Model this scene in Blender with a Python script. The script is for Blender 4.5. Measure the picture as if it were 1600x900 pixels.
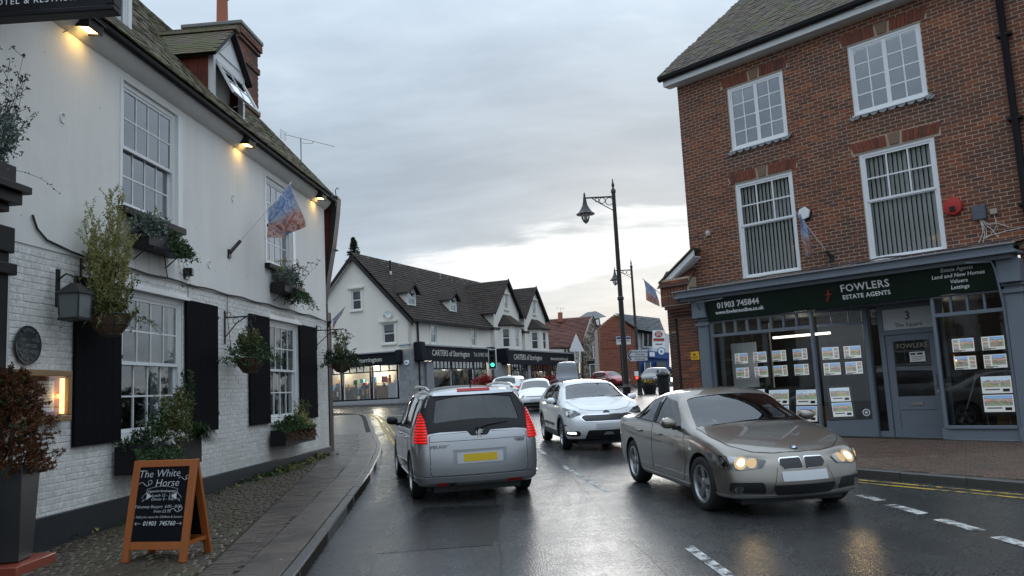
import bpy,bmesh,math,random
from mathutils import Vector,Matrix,geometry
from mathutils.bvhtree import BVHTree

for _o in list(bpy.data.objects):
 bpy.data.objects.remove(_o)
SC=bpy.context.scene
COL=SC.collection
R=math.radians

# ------------------------------------------------------------------ camera
FPX,PITCH,ROLL,CAMH=1257.6,0.12408,-0.05164,1.8
_F=Vector((0,math.cos(PITCH),math.sin(PITCH)))
_U0=Vector((1,0,0)).cross(_F)
_R=Vector((1,0,0))*math.cos(ROLL)+_U0*math.sin(ROLL)
_U=Vector((1,0,0))*-math.sin(ROLL)+_U0*math.cos(ROLL)
cam=bpy.data.cameras.new("camera")
cam.sensor_width=36
cam.lens=FPX/1600*36
cam.clip_start,cam.clip_end=0.1,3000
camo=bpy.data.objects.new("camera",cam)
COL.objects.link(camo)
camo.matrix_world=Matrix(((_R.x,_U.x,-_F.x,0),(_R.y,_U.y,-_F.y,0),(_R.z,_U.z,-_F.z,CAMH),(0,0,0,1)))
SC.camera=camo
CAMP=Vector((0,0,CAMH))


def at(px,py,y):
 """point at world depth y seen at photo pixel (1600x900)"""
 d=_F*FPX+_R*(px-800)-_U*(py-450)
 return CAMP+d*(y/d.y)


def project(p):
 d=p-CAMP
 z=d.dot(_F)
 if z<0.1:
  return None
 return 800+FPX*d.dot(_R)/z,450-FPX*d.dot(_U)/z,z


# ------------------------------------------------------------------ render, world, sun
SC.render.engine='CYCLES'
SC.cycles.use_denoising=True
SC.cycles.max_bounces=7
SC.cycles.transparent_max_bounces=12
SC.cycles.caustics_reflective=False
SC.cycles.caustics_refractive=False
SC.cycles.sample_clamp_indirect=6
SC.view_settings.view_transform='Standard'
SC.view_settings.look='None'
SC.view_settings.gamma=1
SC.view_settings.use_curve_mapping=False
SC.view_settings.exposure=0.36
SUN_AZ,SUN_EL=R(9),R(12)


class NT:
 """small node-tree writer"""
 def __init__(s,tree):
  s.t=tree
  tree.nodes.clear()

 def n(s,typ,ins=None,out=None,**props):
  nd=s.t.nodes.new(typ)
  for k,v in props.items():
   setattr(nd,k,v)
  for k,v in (ins or {}).items():
   s.put(nd,k,v)
  return nd

 def put(s,nd,k,v):
  if isinstance(v,bpy.types.NodeSocket):
   s.t.links.new(v,nd.inputs[k])
  elif isinstance(v,bpy.types.Node):
   s.t.links.new(v.outputs[0],nd.inputs[k])
  else:
   if isinstance(v,tuple) and len(v) == 3 and nd.inputs[k].type == 'RGBA':
    v=(*v,1)
   nd.inputs[k].default_value=v

 def math(s,op,a,b=0.0,c=None,clamp=False):
  ins={0:a,1:b}
  if c is not None:
   ins[2]=c
  return s.n('ShaderNodeMath',ins,operation=op,use_clamp=clamp).outputs[0]

 def mix(s,f,a,b,blend='MIX'):
  nd=s.n('ShaderNodeMix',data_type='RGBA',blend_type=blend,clamp_factor=True)
  s.put(nd,0,f)
  s.put(nd,6,a)
  s.put(nd,7,b)
  return nd.outputs[2]

 def ramp(s,f,stops,interp='LINEAR'):
  nd=s.n('ShaderNodeValToRGB',{0:f})
  nd.color_ramp.interpolation=interp
  e=nd.color_ramp.elements
  while len(e)<len(stops):
   e.new(0.5)
  for i,(p,c) in enumerate(stops):
   e[i].position=p
   e[i].color=(*c,1) if isinstance(c,tuple) else (c,c,c,1)
  return nd.outputs[0]

 def step(s,v,a,b):
  return s.n('ShaderNodeMapRange',{0:v,1:a,2:b,3:0.0,4:1.0},interpolation_type='SMOOTHSTEP').outputs[0]

 def noise(s,vec,scale,detail=3.0,rough=0.55,dist=0.0):
  return s.n('ShaderNodeTexNoise',{'Vector':vec,'Scale':scale,'Detail':detail,'Roughness':rough,'Distortion':dist}).outputs[0]


W=bpy.data.worlds.new("World")
SC.world=W
W.use_nodes=True
k=NT(W.node_tree)
tc=k.n('ShaderNodeTexCoord').outputs['Generated']
sep=k.n('ShaderNodeSeparateXYZ',{0:tc})
X,Y,Z=sep.outputs
sky=k.n('ShaderNodeTexSky',sky_type='NISHITA',sun_disc=False,sun_elevation=SUN_EL,sun_rotation=SUN_AZ)
skyc=k.mix(1.0,sky.outputs[0],(0.10,0.10,0.10),'MULTIPLY')
zc=k.math('MAXIMUM',Z,0.0)
den=k.math('ADD',zc,0.16)
pv=k.n('ShaderNodeCombineXYZ',{0:k.math('DIVIDE',X,den),1:k.math('DIVIDE',Y,den),2:0.0})
pm=k.n('ShaderNodeMapping',{0:pv,1:(3.1,1.7,0.0),2:(0,0,R(8)),3:(0.55,1.0,1.0)})
n1=k.noise(pm,0.9,6.0,0.55,0.4)
n2=k.noise(pm,2.6,5.0,0.6,0.2)
n3=k.noise(pm,5.5,4.0,0.6,0.2)
mixn=k.math('ADD',k.math('ADD',k.math('MULTIPLY',n1,0.58),k.math('MULTIPLY',n2,0.30)),k.math('MULTIPLY',n3,0.12))
cloud=k.ramp(mixn,[(0.37,(0.315,0.385,0.465)),(0.50,(0.42,0.50,0.585)),(0.62,(0.60,0.665,0.73))])
# an overcast sky is brighter overhead than near the horizon
cloud=k.mix(1.0,cloud,k.ramp(zc,[(0.0,0.84),(0.10,0.93),(0.30,0.95),(0.48,1.35),(0.75,2.35),(1.0,3.0)]),'MULTIPLY')
# break in the cloud round the low sun: bright ragged band
az=k.math('ARCTAN2',X,Y)
el=k.math('ARCSINE',Z)
daz=k.math('SUBTRACT',az,SUN_AZ-R(4))
gaz=k.math('POWER',2.718,k.math('MULTIPLY',k.math('MULTIPLY',daz,daz),-13.0))
ele=k.math('SUBTRACT',el,k.math('MULTIPLY',daz,0.16))
band=k.math('MULTIPLY',k.step(ele,R(5.6),R(8.2)),k.math('SUBTRACT',1.0,k.step(ele,R(10.0),R(14.5))))
tilt=k.math('ADD',k.math('MULTIPLY',n2,1.0),k.math('MULTIPLY',n3,0.55))
gap=k.step(k.math('ADD',tilt,k.math('MULTIPLY',k.math('MULTIPLY',gaz,band),0.80)),1.20,1.50)
gap=k.math('MULTIPLY',gap,k.step(k.math('MULTIPLY',gaz,band),0.02,0.45))
skyall=k.mix(0.94,skyc,cloud)
skyall=k.mix(gap,skyall,(0.88,0.885,0.88))
bg=k.n('ShaderNodeBackground',{0:skyall,1:1.0})
k.n('ShaderNodeOutputWorld',{0:bg})

sun=bpy.data.lights.new("sun",'SUN')
sun.energy=0.3
sun.angle=R(16)
sun.color=(1.0,0.97,0.93)
suno=bpy.data.objects.new("sun",sun)
COL.objects.link(suno)
_sd=Vector((math.sin(SUN_AZ)*math.cos(SUN_EL),math.cos(SUN_AZ)*math.cos(SUN_EL),math.sin(SUN_EL)))
suno.rotation_euler=(-_sd).to_track_quat('-Z','Y').to_euler()
suno.location=(0,60,40)


# ------------------------------------------------------------------ ground profile
def gz(x,y):
 return 0.02*min(max(y,-40),110)


def ground_frame(x,y,heading=0.0,up=0.0):
 """frame on the sloping ground; local +X along heading (radians from +X axis)"""
 s=math.atan(0.02)
 return Matrix.Translation((x,y,gz(x,y)+up)) @ Matrix.Rotation(s,4,'X') @ Matrix.Rotation(heading,4,'Z')


# ------------------------------------------------------------------ materials
MATS={}


def new_mat(name):
 m=bpy.data.materials.new(name)
 m.use_nodes=True
 MATS[name]=m
 return m,NT(m.node_tree)


def finish(k,bsdf):
 k.n('ShaderNodeOutputMaterial',{0:bsdf})


def bump(k,height,strength=0.3,dist=0.01):
 return k.n('ShaderNodeBump',{'Height':height,'Strength':strength,'Distance':dist}).outputs[0]


def plain(name,col,rough=0.5,metal=0.0,var=0.12,scale=6.0,bmp=0.0,bscale=40.0,coat=0.0,spec=0.5,emit=None,estr=0.0,streak=False,sheen=0.0):
 m,k=new_mat(name)
 tc=k.n('ShaderNodeTexCoord').outputs['Object']
 if streak:
  tc=k.n('ShaderNodeMapping',{0:tc,3:(1,1,0.15)}).outputs[0]
 nz=k.noise(tc,scale,4.0,0.6)
 c=k.mix(nz,tuple(x*(1-var) for x in col),tuple(min(1,x*(1+var)) for x in col))
 ins={'Base Color':c,'Metallic':metal,'Roughness':k.math('ADD',rough-0.06,k.math('MULTIPLY',nz,0.12)),
           'Coat Weight':coat,'Coat Roughness':0.04,'Specular IOR Level':spec}
 if sheen:
  ins['Sheen Weight']=sheen
 if emit:
  ins['Emission Color']=emit
  ins['Emission Strength']=estr
 if bmp:
  ins['Normal']=bump(k,k.noise(tc,bscale,4.0,0.6),bmp,0.01)
 finish(k,k.n('ShaderNodeBsdfPrincipled',ins))
 return m


def varied(name,cols,island,rough=0.7,bmp=0.4,bscale=60.0,stain=None,stainscale=1.2,spec=0.4,moss=None,mossat=0.55,roughvar=0.2):
 """colour differs from piece to piece (object random, or mesh island for joined pieces)"""
 m,k=new_mat(name)
 if island:
  rnd=k.n('ShaderNodeNewGeometry').outputs['Random Per Island']
 else:
  rnd=k.n('ShaderNodeObjectInfo').outputs['Random']
 pos=k.n('ShaderNodeNewGeometry').outputs['Position']
 n=len(cols)
 c=k.ramp(rnd,[((i+0.5)/n,c) for i,c in enumerate(cols)])
 nz=k.noise(pos,18.0,4.0,0.65)
 c=k.mix(1.0,c,k.ramp(nz,[(0.3,0.72),(0.7,1.2)]),'MULTIPLY')
 if stain:
  st=k.step(k.noise(pos,stainscale,4.0,0.6),0.46,0.66)
  c=k.mix(k.math('MULTIPLY',st,0.65),c,stain)
 if name.startswith('painted'):
  zp=k.n('ShaderNodeSeparateXYZ',{0:pos}).outputs[2]
  sp_=k.math('MULTIPLY',k.math('SUBTRACT',1.0,k.step(zp,0.7,1.5)),k.step(k.noise(pos,2.6,5.0,0.7),0.42,0.68))
  c=k.mix(k.math('MULTIPLY',sp_,0.15),c,(0.45,0.43,0.37))
 if moss:
  ms=k.step(k.math('ADD',k.noise(pos,2.2,5.0,0.7),k.math('MULTIPLY',k.noise(pos,14.0,3.0,0.6),0.35)),mossat+0.1,mossat+0.28)
  c=k.mix(k.math('MULTIPLY',ms,0.85),c,moss)
 r=k.math('ADD',rough-roughvar/2,k.math('MULTIPLY',k.noise(pos,3.0,3.0),roughvar))
 nrm=bump(k,k.noise(pos,bscale,4.0,0.65),bmp,0.008)
 finish(k,k.n('ShaderNodeBsdfPrincipled',{'Base Color':c,'Roughness':r,'Normal':nrm,'Specular IOR Level':spec}))
 return m


def glass_mat(name,tint=(0.75,0.8,0.8),refl=1.0,rough=0.02,wob=0.02,base=0.04):
 m,k=new_mat(name)
 pos=k.n('ShaderNodeNewGeometry').outputs['Position']
 nrm=bump(k,k.noise(pos,3.5,2.0),wob,0.1)
 fr=k.n('ShaderNodeFresnel',{0:1.5,1:nrm}).outputs[0]
 fac=k.math('ADD',k.math('MULTIPLY',fr,refl),base,clamp=True)
 a=k.n('ShaderNodeBsdfTransparent',{0:tint})
 b=k.n('ShaderNodeBsdfGlossy',{0:(0.95,0.97,1.0),1:rough,'Normal':nrm})
 finish(k,k.n('ShaderNodeMixShader',{0:fac,1:a.outputs[0],2:b.outputs[0]}))
 return m


def emitter(name,col,strength):
 m,k=new_mat(name)
 finish(k,k.n('ShaderNodeEmission',{0:col,1:strength}))
 return m


def car_paint(name,col,metal=0.75,rough=0.34,dirt=0.25):
 m,k=new_mat(name)
 geo=k.n('ShaderNodeNewGeometry')
 tc=k.n('ShaderNodeTexCoord').outputs['Object']
 z=k.n('ShaderNodeSeparateXYZ',{0:tc}).outputs[2]
 nz=k.noise(tc,9.0,4.0,0.6)
 low=k.math('MULTIPLY',k.math('SUBTRACT',1.0,k.step(z,0.2,0.65)),k.math('ADD',nz,0.2))
 c=k.mix(k.math('MULTIPLY',low,dirt),col,(0.07,0.065,0.055))
 rg=k.math('ADD',rough,k.math('MULTIPLY',low,0.25))
 drops=k.n('ShaderNodeTexVoronoi',{'Vector':tc,'Scale':70.0}).outputs[0]
 nrm=bump(k,k.math('SUBTRACT',1.0,k.step(drops,0.05,0.35)),0.06,0.004)
 p=k.n('ShaderNodeBsdfPrincipled',{'Base Color':c,'Metallic':metal,'Roughness':rg,'Coat Weight':1.0,'Coat Roughness':0.03,'Normal':nrm})
 inner=k.n('ShaderNodeBsdfPrincipled',{'Base Color':(0.03,0.03,0.032),'Roughness':0.8})
 finish(k,k.n('ShaderNodeMixShader',{0:geo.outputs['Backfacing'],1:p.outputs[0],2:inner.outputs[0]}))
 return m


def worn_paint(name,col):
 m,k=new_mat(name)
 pos=k.n('ShaderNodeNewGeometry').outputs['Position']
 w=k.step(k.math('ADD',k.math('MULTIPLY',k.noise(pos,7.0,4.0,0.6),0.6),k.math('MULTIPLY',k.noise(pos,60.0,3.0,0.7),0.4)),0.45,0.56)
 finish(k,k.n('ShaderNodeBsdfPrincipled',{'Base Color':k.mix(w,col,(0.05,0.05,0.05)),'Roughness':0.55,'Specular IOR Level':0.25,'Normal':bump(k,k.noise(pos,90.0,3.0,0.7),0.4,0.005)}))


def M(name):
 return MATS[name]


plain('black_paint',(0.012,0.012,0.014),0.5,var=0.3,bmp=0.05,spec=0.2)
plain('shutter_black',(0.010,0.010,0.012),0.85,var=0.3,bmp=0.05,spec=0.03)
plain('satin_black',(0.016,0.016,0.018),0.5,var=0.2,spec=0.25)
plain('iron_black',(0.014,0.013,0.013),0.5,var=0.3,bmp=0.1,bscale=80)
plain('lamp_post_paint',(0.022,0.018,0.018),0.4,var=0.3)
plain('white_paint',(0.74,0.75,0.75),0.4,var=0.06,scale=5)
plain('upvc_white',(0.80,0.81,0.83),0.3,var=0.03)
plain('cream_render',(0.76,0.72,0.65),0.8,var=0.07,scale=1.6,bmp=0.15,bscale=25,streak=True)
plain('grey_trim',(0.165,0.19,0.222),0.5,spec=0.3,var=0.08,scale=3)
plain('grey_trim_dark',(0.085,0.10,0.125),0.5,var=0.1)
plain('sign_green',(0.010,0.022,0.015),0.45,var=0.15,spec=0.25)
plain('sign_navy',(0.010,0.012,0.018),0.55,var=0.2,spec=0.15)
plain('letter_white',(0.86,0.87,0.87),0.5,var=0.02)
plain('letter_cream',(0.62,0.60,0.54),0.5,var=0.03)
plain('letter_dark',(0.03,0.03,0.035),0.6)
plain('letter_red',(0.5,0.03,0.03),0.5)
plain('chalk',(0.62,0.63,0.65),0.9,var=0.25,scale=60)
plain('chalkboard',(0.009,0.010,0.013),0.75,var=0.35,scale=8,spec=0.08)
plain('orange_wood',(0.36,0.105,0.025),0.4,var=0.22,scale=14,bmp=0.1,streak=True)
plain('oak_frame',(0.24,0.14,0.055),0.45,var=0.25,scale=10,bmp=0.1)
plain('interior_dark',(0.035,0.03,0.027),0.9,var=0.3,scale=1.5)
plain('interior_warm',(0.22,0.17,0.12),0.9,var=0.2,scale=1.0)
plain('interior_grey',(0.12,0.12,0.125),0.9,var=0.2,scale=1.0)
plain('curtain',(0.24,0.24,0.24),0.9,var=0.1)
plain('blind_fabric',(0.62,0.61,0.59),0.85,var=0.06,scale=3)
plain('lead',(0.26,0.27,0.29),0.55,var=0.25,scale=9,bmp=0.1)
plain('roof_slate',(0.085,0.09,0.098),0.5,var=0.3,scale=4,bmp=0.5,bscale=9)
plain('timber_dark',(0.025,0.022,0.02),0.7,spec=0.15,var=0.3,bmp=0.1)
plain('bargeboard_dark',(0.028,0.027,0.028),0.6,var=0.2,spec=0.2)
plain('concrete',(0.20,0.195,0.185),0.6,var=0.2,scale=5,bmp=0.2)
plain('mortar_dark',(0.10,0.088,0.078),0.85,var=0.2,scale=8,bmp=0.2)
plain('mortar_pale',(0.36,0.32,0.27),0.9,var=0.2,scale=4,bmp=0.2)
plain('terracotta',(0.36,0.11,0.055),0.7,var=0.2)
plain('steel',(0.5,0.5,0.5),0.35,metal=0.9,var=0.1)
plain('chrome',(0.8,0.8,0.82),0.12,metal=1.0,var=0.03)
plain('rubber',(0.013,0.013,0.013),0.75,var=0.2,bmp=0.1)
plain('alloy',(0.42,0.43,0.44),0.3,metal=0.85,var=0.1)
plain('alloy_dark',(0.10,0.10,0.11),0.35,metal=0.8,var=0.1)
plain('car_plastic',(0.022,0.022,0.024),0.5,var=0.2)
plain('car_seat',(0.035,0.035,0.038),0.85,var=0.2)
plain('plate_yellow',(0.70,0.47,0.02),0.4,var=0.03)
plain('plate_white',(0.55,0.56,0.58),0.4,var=0.05)
plain('red_plastic',(0.45,0.012,0.01),0.3,var=0.1)
plain('alarm_red',(0.42,0.025,0.02),0.4,var=0.1)
plain('yellow_sign',(0.75,0.40,0.01),0.45,var=0.05)
plain('skin',(0.50,0.30,0.22),0.55,var=0.08)
plain('dark_clothes',(0.03,0.033,0.045),0.9,var=0.2)
plain('hair_brown',(0.04,0.025,0.015),0.8,var=0.2)
plain('paper',(0.72,0.72,0.70),0.6,var=0.04)
plain('cable_grey',(0.05,0.05,0.05),0.7,var=0.2)
plain('cable_white',(0.55,0.54,0.5),0.6,var=0.1)
plain('bark',(0.06,0.045,0.035),0.9,var=0.3,bmp=0.5)
plain('soil',(0.03,0.022,0.016),0.95,var=0.3)
plain('coir',(0.10,0.065,0.04),0.95,var=0.3,scale=30,bmp=0.6)
worn_paint('road_white',(0.55,0.55,0.53))
worn_paint('road_yellow',(0.52,0.36,0.06))
plain('kerb_wet',(0.085,0.082,0.078),0.35,var=0.25,scale=7,bmp=0.3,bscale=90)
plain('kerb_dark',(0.07,0.066,0.06),0.4,var=0.3,scale=7,bmp=0.3,bscale=90)
plain('stone_grey',(0.30,0.31,0.32),0.7,var=0.15,scale=5,bmp=0.3)
plain('blue_door',(0.12,0.22,0.42),0.5,var=0.05)
plain('post_blue',(0.03,0.09,0.28),0.45,var=0.1)
plain('sign_backing_grey',(0.50,0.52,0.54),0.4,var=0.05)
plain('goods_red',(0.40,0.05,0.04),0.5)
plain('goods_blue',(0.06,0.18,0.45),0.5)
plain('goods_cyan',(0.10,0.42,0.52),0.5)
plain('goods_white',(0.65,0.64,0.6),0.5)
plain('goods_wood',(0.30,0.19,0.09),0.6)
plain('goods_dark',(0.05,0.05,0.06),0.6)
plain('goods_green',(0.07,0.16,0.06),0.6)
emitter('brake_glow',(1.0,0.03,0.015),1.6)
emitter('headlight_warm',(1.0,0.78,0.48),2.6)
emitter('reflector_glow',(1.0,0.72,0.40),0.55)
emitter('headlight_white',(0.9,0.95,1.0),4.0)
emitter('daylight_strip',(0.95,0.98,0.92),3.0)
emitter('green_signal',(0.05,1.0,0.55),2.2)
emitter('red_signal',(1.0,0.05,0.03),2.5)
emitter('flood_glow',(1.0,0.66,0.22),9.0)
emitter('tube_glow',(1.0,0.95,0.85),2.2)
emitter('warm_tube',(1.0,0.60,0.16),4.0)
glass_mat('old_glass',(0.92,0.94,0.94),0.5,0.02,0.006,0.0)
glass_mat('upper_glass',(0.78,0.81,0.82),2.2,0.02,0.004,0.12)
glass_mat('pub_glass',(0.92,0.94,0.94),0.28,0.02,0.006,0.0)
glass_mat('shop_glass',(0.94,0.955,0.95),0.95,0.01,0.002,0.0)
glass_mat('screen_glass',(0.66,0.70,0.70),1.1,0.02,0.0,0.025)
glass_mat('tint_glass',(0.38,0.41,0.42),1.0,0.02,0.0,0.02)
glass_mat('case_glass',(0.9,0.9,0.9),0.35,0.02,0.0,0.0)
glass_mat('lamp_glass',(0.85,0.88,0.88),1.2,0.05,0.0,0.06)

BRICK_COLS=[(0.162,0.052,0.028),(0.198,0.058,0.028),(0.114,0.043,0.028),(0.234,0.068,0.029),(0.084,0.039,0.029),(0.174,0.06,0.033),(0.138,0.045,0.026),(0.27,0.084,0.035)]
varied('red_brick',BRICK_COLS,False,0.75,0.5,stain=(0.07,0.04,0.032),stainscale=0.8)
varied('red_brick_joined',BRICK_COLS,True,0.75,0.5,stain=(0.07,0.04,0.032),stainscale=0.8)
ARCH_COLS=[(0.20,0.055,0.030),(0.17,0.046,0.027),(0.22,0.062,0.032),(0.11,0.042,0.03)]
varied('arch_brick',ARCH_COLS,False,0.75,0.4)
DARKB=[(0.07,0.032,0.026),(0.10,0.042,0.03),(0.055,0.03,0.027),(0.13,0.05,0.032)]
varied('dark_brick',DARKB,False,0.75,0.5)
varied('dark_brick_joined',DARKB,True,0.75,0.5)
WB=[(0.72,0.705,0.67),(0.76,0.75,0.72),(0.69,0.675,0.64),(0.74,0.73,0.70)]
varied('painted_brick',WB,False,0.6,0.5,22.0,stain=(0.58,0.565,0.53),stainscale=1.5)
varied('painted_brick_joined',WB,True,0.6,0.5,22.0,stain=(0.58,0.565,0.53),stainscale=1.5)
TILE=[(0.10,0.072,0.05),(0.13,0.088,0.06),(0.085,0.07,0.055),(0.15,0.085,0.055)]
varied('roof_tile',TILE,False,0.75,0.7,40,moss=(0.075,0.085,0.018),mossat=0.48)
varied('roof_tile_joined',TILE,True,0.75,0.7,40,moss=(0.075,0.085,0.018),mossat=0.48)
RTILE=[(0.085,0.068,0.052),(0.115,0.085,0.062),(0.065,0.052,0.044),(0.10,0.062,0.045)]
varied('brown_tile',RTILE,False,0.7,0.6,40,moss=(0.085,0.09,0.022),mossat=0.56)
varied('brown_tile_joined',RTILE,True,0.7,0.6,40,moss=(0.085,0.09,0.022),mossat=0.56)
HANG=[(0.16,0.035,0.022),(0.20,0.045,0.026),(0.12,0.032,0.024)]
varied('hung_tile',HANG,False,0.7,0.4)
FARR=[(0.050,0.038,0.034),(0.070,0.050,0.042),(0.040,0.033,0.031),(0.058,0.046,0.038)]
varied('far_roof_tile',FARR,True,0.8,0.6,30,moss=(0.035,0.032,0.024),mossat=0.5,spec=0.15)
FARR2=[(0.12,0.045,0.034),(0.15,0.055,0.04),(0.095,0.04,0.034)]
varied('far_red_tile',FARR2,True,0.75,0.6,30)
PAV=[(0.092,0.073,0.061),(0.110,0.086,0.070),(0.080,0.065,0.056),(0.10,0.077,0.064)]
varied('paver',PAV,False,0.34,0.5,70,stain=(0.036,0.029,0.025),stainscale=1.4,spec=0.4,roughvar=0.35)
varied('paver_joined',PAV,True,0.34,0.5,70,stain=(0.036,0.029,0.025),stainscale=1.4,spec=0.4,roughvar=0.35)
PAVR=[(0.105,0.068,0.050),(0.13,0.082,0.060),(0.088,0.060,0.047),(0.115,0.072,0.050)]
varied('red_paver',PAVR,False,0.5,0.5,70,stain=(0.08,0.058,0.045),stainscale=1.4,roughvar=0.3)
varied('red_paver_joined',PAVR,True,0.5,0.5,70,stain=(0.08,0.058,0.045),stainscale=1.4,roughvar=0.3)
COB=[(0.062,0.049,0.034),(0.080,0.062,0.042),(0.048,0.041,0.031),(0.070,0.050,0.036)]
varied('cobble',COB,False,0.55,0.6,60,moss=(0.05,0.055,0.015),mossat=0.58,roughvar=0.3)
varied('cobble_joined',COB,True,0.55,0.6,60,moss=(0.05,0.055,0.015),mossat=0.58,roughvar=0.3)
STB=[(0.25,0.26,0.275),(0.29,0.30,0.315),(0.22,0.23,0.245)]
varied('pier_stone',STB,False,0.7,0.4)
FLINT=[(0.16,0.13,0.10),(0.10,0.085,0.07),(0.22,0.18,0.14),(0.13,0.09,0.07)]
varied('flint_joined',FLINT,True,0.7,0.5)
FARB=[(0.26,0.075,0.04),(0.30,0.09,0.045),(0.22,0.062,0.036),(0.19,0.06,0.04)]
varied('far_brick_joined',FARB,True,0.8,0.4)

LEAFS={'leaf_mid':[(0.035,0.075,0.02),(0.05,0.10,0.025),(0.028,0.055,0.018)],
         'leaf_dark':[(0.02,0.042,0.014),(0.03,0.058,0.018),(0.016,0.03,0.012)],
         'leaf_yellow':[(0.30,0.29,0.10),(0.22,0.235,0.075),(0.37,0.34,0.13)],
         'leaf_gold':[(0.26,0.24,0.08),(0.05,0.08,0.025),(0.11,0.12,0.03),(0.04,0.065,0.02)],
         'leaf_silver':[(0.16,0.20,0.17),(0.12,0.155,0.135),(0.21,0.24,0.21)],
         'leaf_brown':[(0.13,0.048,0.017),(0.17,0.062,0.022),(0.075,0.032,0.014)],
         'leaf_heather':[(0.10,0.02,0.03),(0.14,0.035,0.045),(0.06,0.02,0.022)],
         'leaf_seedhead':[(0.045,0.032,0.027),(0.06,0.042,0.035),(0.03,0.024,0.02)],
         'leaf_conifer':[(0.018,0.032,0.018),(0.026,0.045,0.022),(0.014,0.024,0.014)],
         'petal_white':[(0.75,0.75,0.72),(0.65,0.65,0.62)],
         'petal_red':[(0.40,0.012,0.02),(0.30,0.01,0.02),(0.46,0.03,0.03)],
         'petal_yellow':[(0.60,0.42,0.03),(0.50,0.33,0.03)]}
for _n,_c in LEAFS.items():
 varied(_n,_c,True,0.55,0.1)


# ------------------------------------------------------------------ mesh builder
class MB:
 def __init__(s):
  s.v,s.f,s.m,s.mats=[],[],[],[]
  s.cur=0

 def mat(s,name):
  m=M(name)
  if m not in s.mats:
   s.mats.append(m)
  s.cur=s.mats.index(m)
  return s

 mat_=mat

 def add(s,vs,fs):
  o=len(s.v)
  s.v += [tuple(v) for v in vs]
  for f in fs:
   s.f.append(tuple(i+o for i in f))
   s.m.append(s.cur)
  return s

 def box(s,x0,x1,y0,y1,z0,z1,mx=None):
  vs=[Vector(p) for p in ((x0,y0,z0),(x1,y0,z0),(x1,y1,z0),(x0,y1,z0),(x0,y0,z1),(x1,y0,z1),(x1,y1,z1),(x0,y1,z1))]
  if mx is not None:
   vs=[mx @ v for v in vs]
  return s.add(vs,[(0,3,2,1),(4,5,6,7),(0,1,5,4),(1,2,6,5),(2,3,7,6),(3,0,4,7)])

 def quad(s,*p):
  return s.add(p,[tuple(range(len(p)))])

 def prism(s,pts,d):
  """pts: 3-D polygon, extruded by vector d"""
  n=len(pts)
  pts=[Vector(p) for p in pts]
  d=Vector(d)
  vs=pts+[p+d for p in pts]
  return s.add(vs,[tuple(range(n)),tuple(range(2*n-1,n-1,-1))]+[(i,(i+1) % n,(i+1) % n+n,i+n) for i in range(n)])

 def xz(s,poly,y0,y1):
  return s.prism([(x,y0,z) for x,z in poly],(0,y1-y0,0))

 def tube(s,path,r,n=7,r1=None,cap=True):
  path=[Vector(p) for p in path]
  m=len(path)
  rings=[]
  up=None
  for i,p in enumerate(path):
   t=(path[min(i+1,m-1)]-path[max(i-1,0)])
   if t.length<1e-9:
    t=Vector((0,0,1))
   t.normalize()
   if up is None:
    up=t.orthogonal().normalized()
   up=(up-t*up.dot(t))
   if up.length<1e-6:
    up=t.orthogonal()
   up.normalize()
   sd=t.cross(up)
   rr=r if r1 is None else r+(r1-r)*i/max(1,m-1)
   rings.append([p+up*(rr*math.cos(2*math.pi*j/n))+sd*(rr*math.sin(2*math.pi*j/n)) for j in range(n)])
  vs=[v for rg in rings for v in rg]
  fs=[]
  for i in range(m-1):
   for j in range(n):
    a,b=i*n+j,i*n+(j+1) % n
    fs.append((a,b,b+n,a+n))
  if cap:
   fs += [tuple(range(n-1,-1,-1)),tuple(range((m-1)*n,m*n))]
  return s.add(vs,fs)

 def lathe(s,prof,n=16,mx=None,caps=True):
  """prof: (radius, z) from bottom to top, round local Z"""
  vs,fs=[],[]
  for r,z in prof:
   for j in range(n):
    a=2*math.pi*j/n
    v=Vector((r*math.cos(a),r*math.sin(a),z))
    vs.append(mx @ v if mx is not None else v)
  for i in range(len(prof)-1):
   for j in range(n):
    a,b=i*n+j,i*n+(j+1) % n
    fs.append((a,b,b+n,a+n))
  if caps:
   fs += [tuple(range(n-1,-1,-1)),tuple(range((len(prof)-1)*n,len(prof)*n))]
  return s.add(vs,fs)

 def mesh(s,name,smooth=None,fix=True):
  me=bpy.data.meshes.new(name)
  me.from_pydata(s.v,[],s.f)
  for m in s.mats:
   me.materials.append(m)
  if len(s.mats)>1:
   me.polygons.foreach_set('material_index',s.m)
  if fix and len(s.f)<60000:
   bm=bmesh.new()
   bm.from_mesh(me)
   bmesh.ops.recalc_face_normals(bm,faces=bm.faces)
   bm.to_mesh(me)
   bm.free()
  if smooth is not None:
   me.shade_smooth()
   me.set_sharp_from_angle(angle=R(smooth))
  return me

 def build(s,name,mat=None,parent=None,smooth=None,bevel=0,mx=None,fix=True):
  if mat:
   if not s.mats:
    s.mats.append(M(mat))
  o=link(name,s.mesh(name,smooth,fix),parent,mx)
  if bevel:
   b=o.modifiers.new('bevel','BEVEL')
   b.width=bevel
   b.segments=2
   b.limit_method='ANGLE'
   o.data.shade_smooth()
   o.data.set_sharp_from_angle(angle=R(50))
  return o


def B(m):
 return MB().mat_(m)


def link(name,me,parent=None,mx=None):
 o=bpy.data.objects.new(name,me)
 COL.objects.link(o)
 if parent is not None:
  o.parent=parent
 if mx is not None:
  o.matrix_local=mx
 return o


def tag(o,label=None,cat=None,group=None,kind=None):
 if label:
  o['label']=label
 if cat:
  o['category']=cat
 if group:
  o['group']=group
 if kind:
  o['kind']=kind
 return o


def thing(name,label,cat,mx=None,group=None):
 o=bpy.data.objects.new(name,None)
 o.empty_display_size=0.2
 COL.objects.link(o)
 if mx is not None:
  o.matrix_world=mx
 return tag(o,label,cat,group)


def T(x,y,z):
 return Matrix.Translation((x,y,z))


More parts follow.
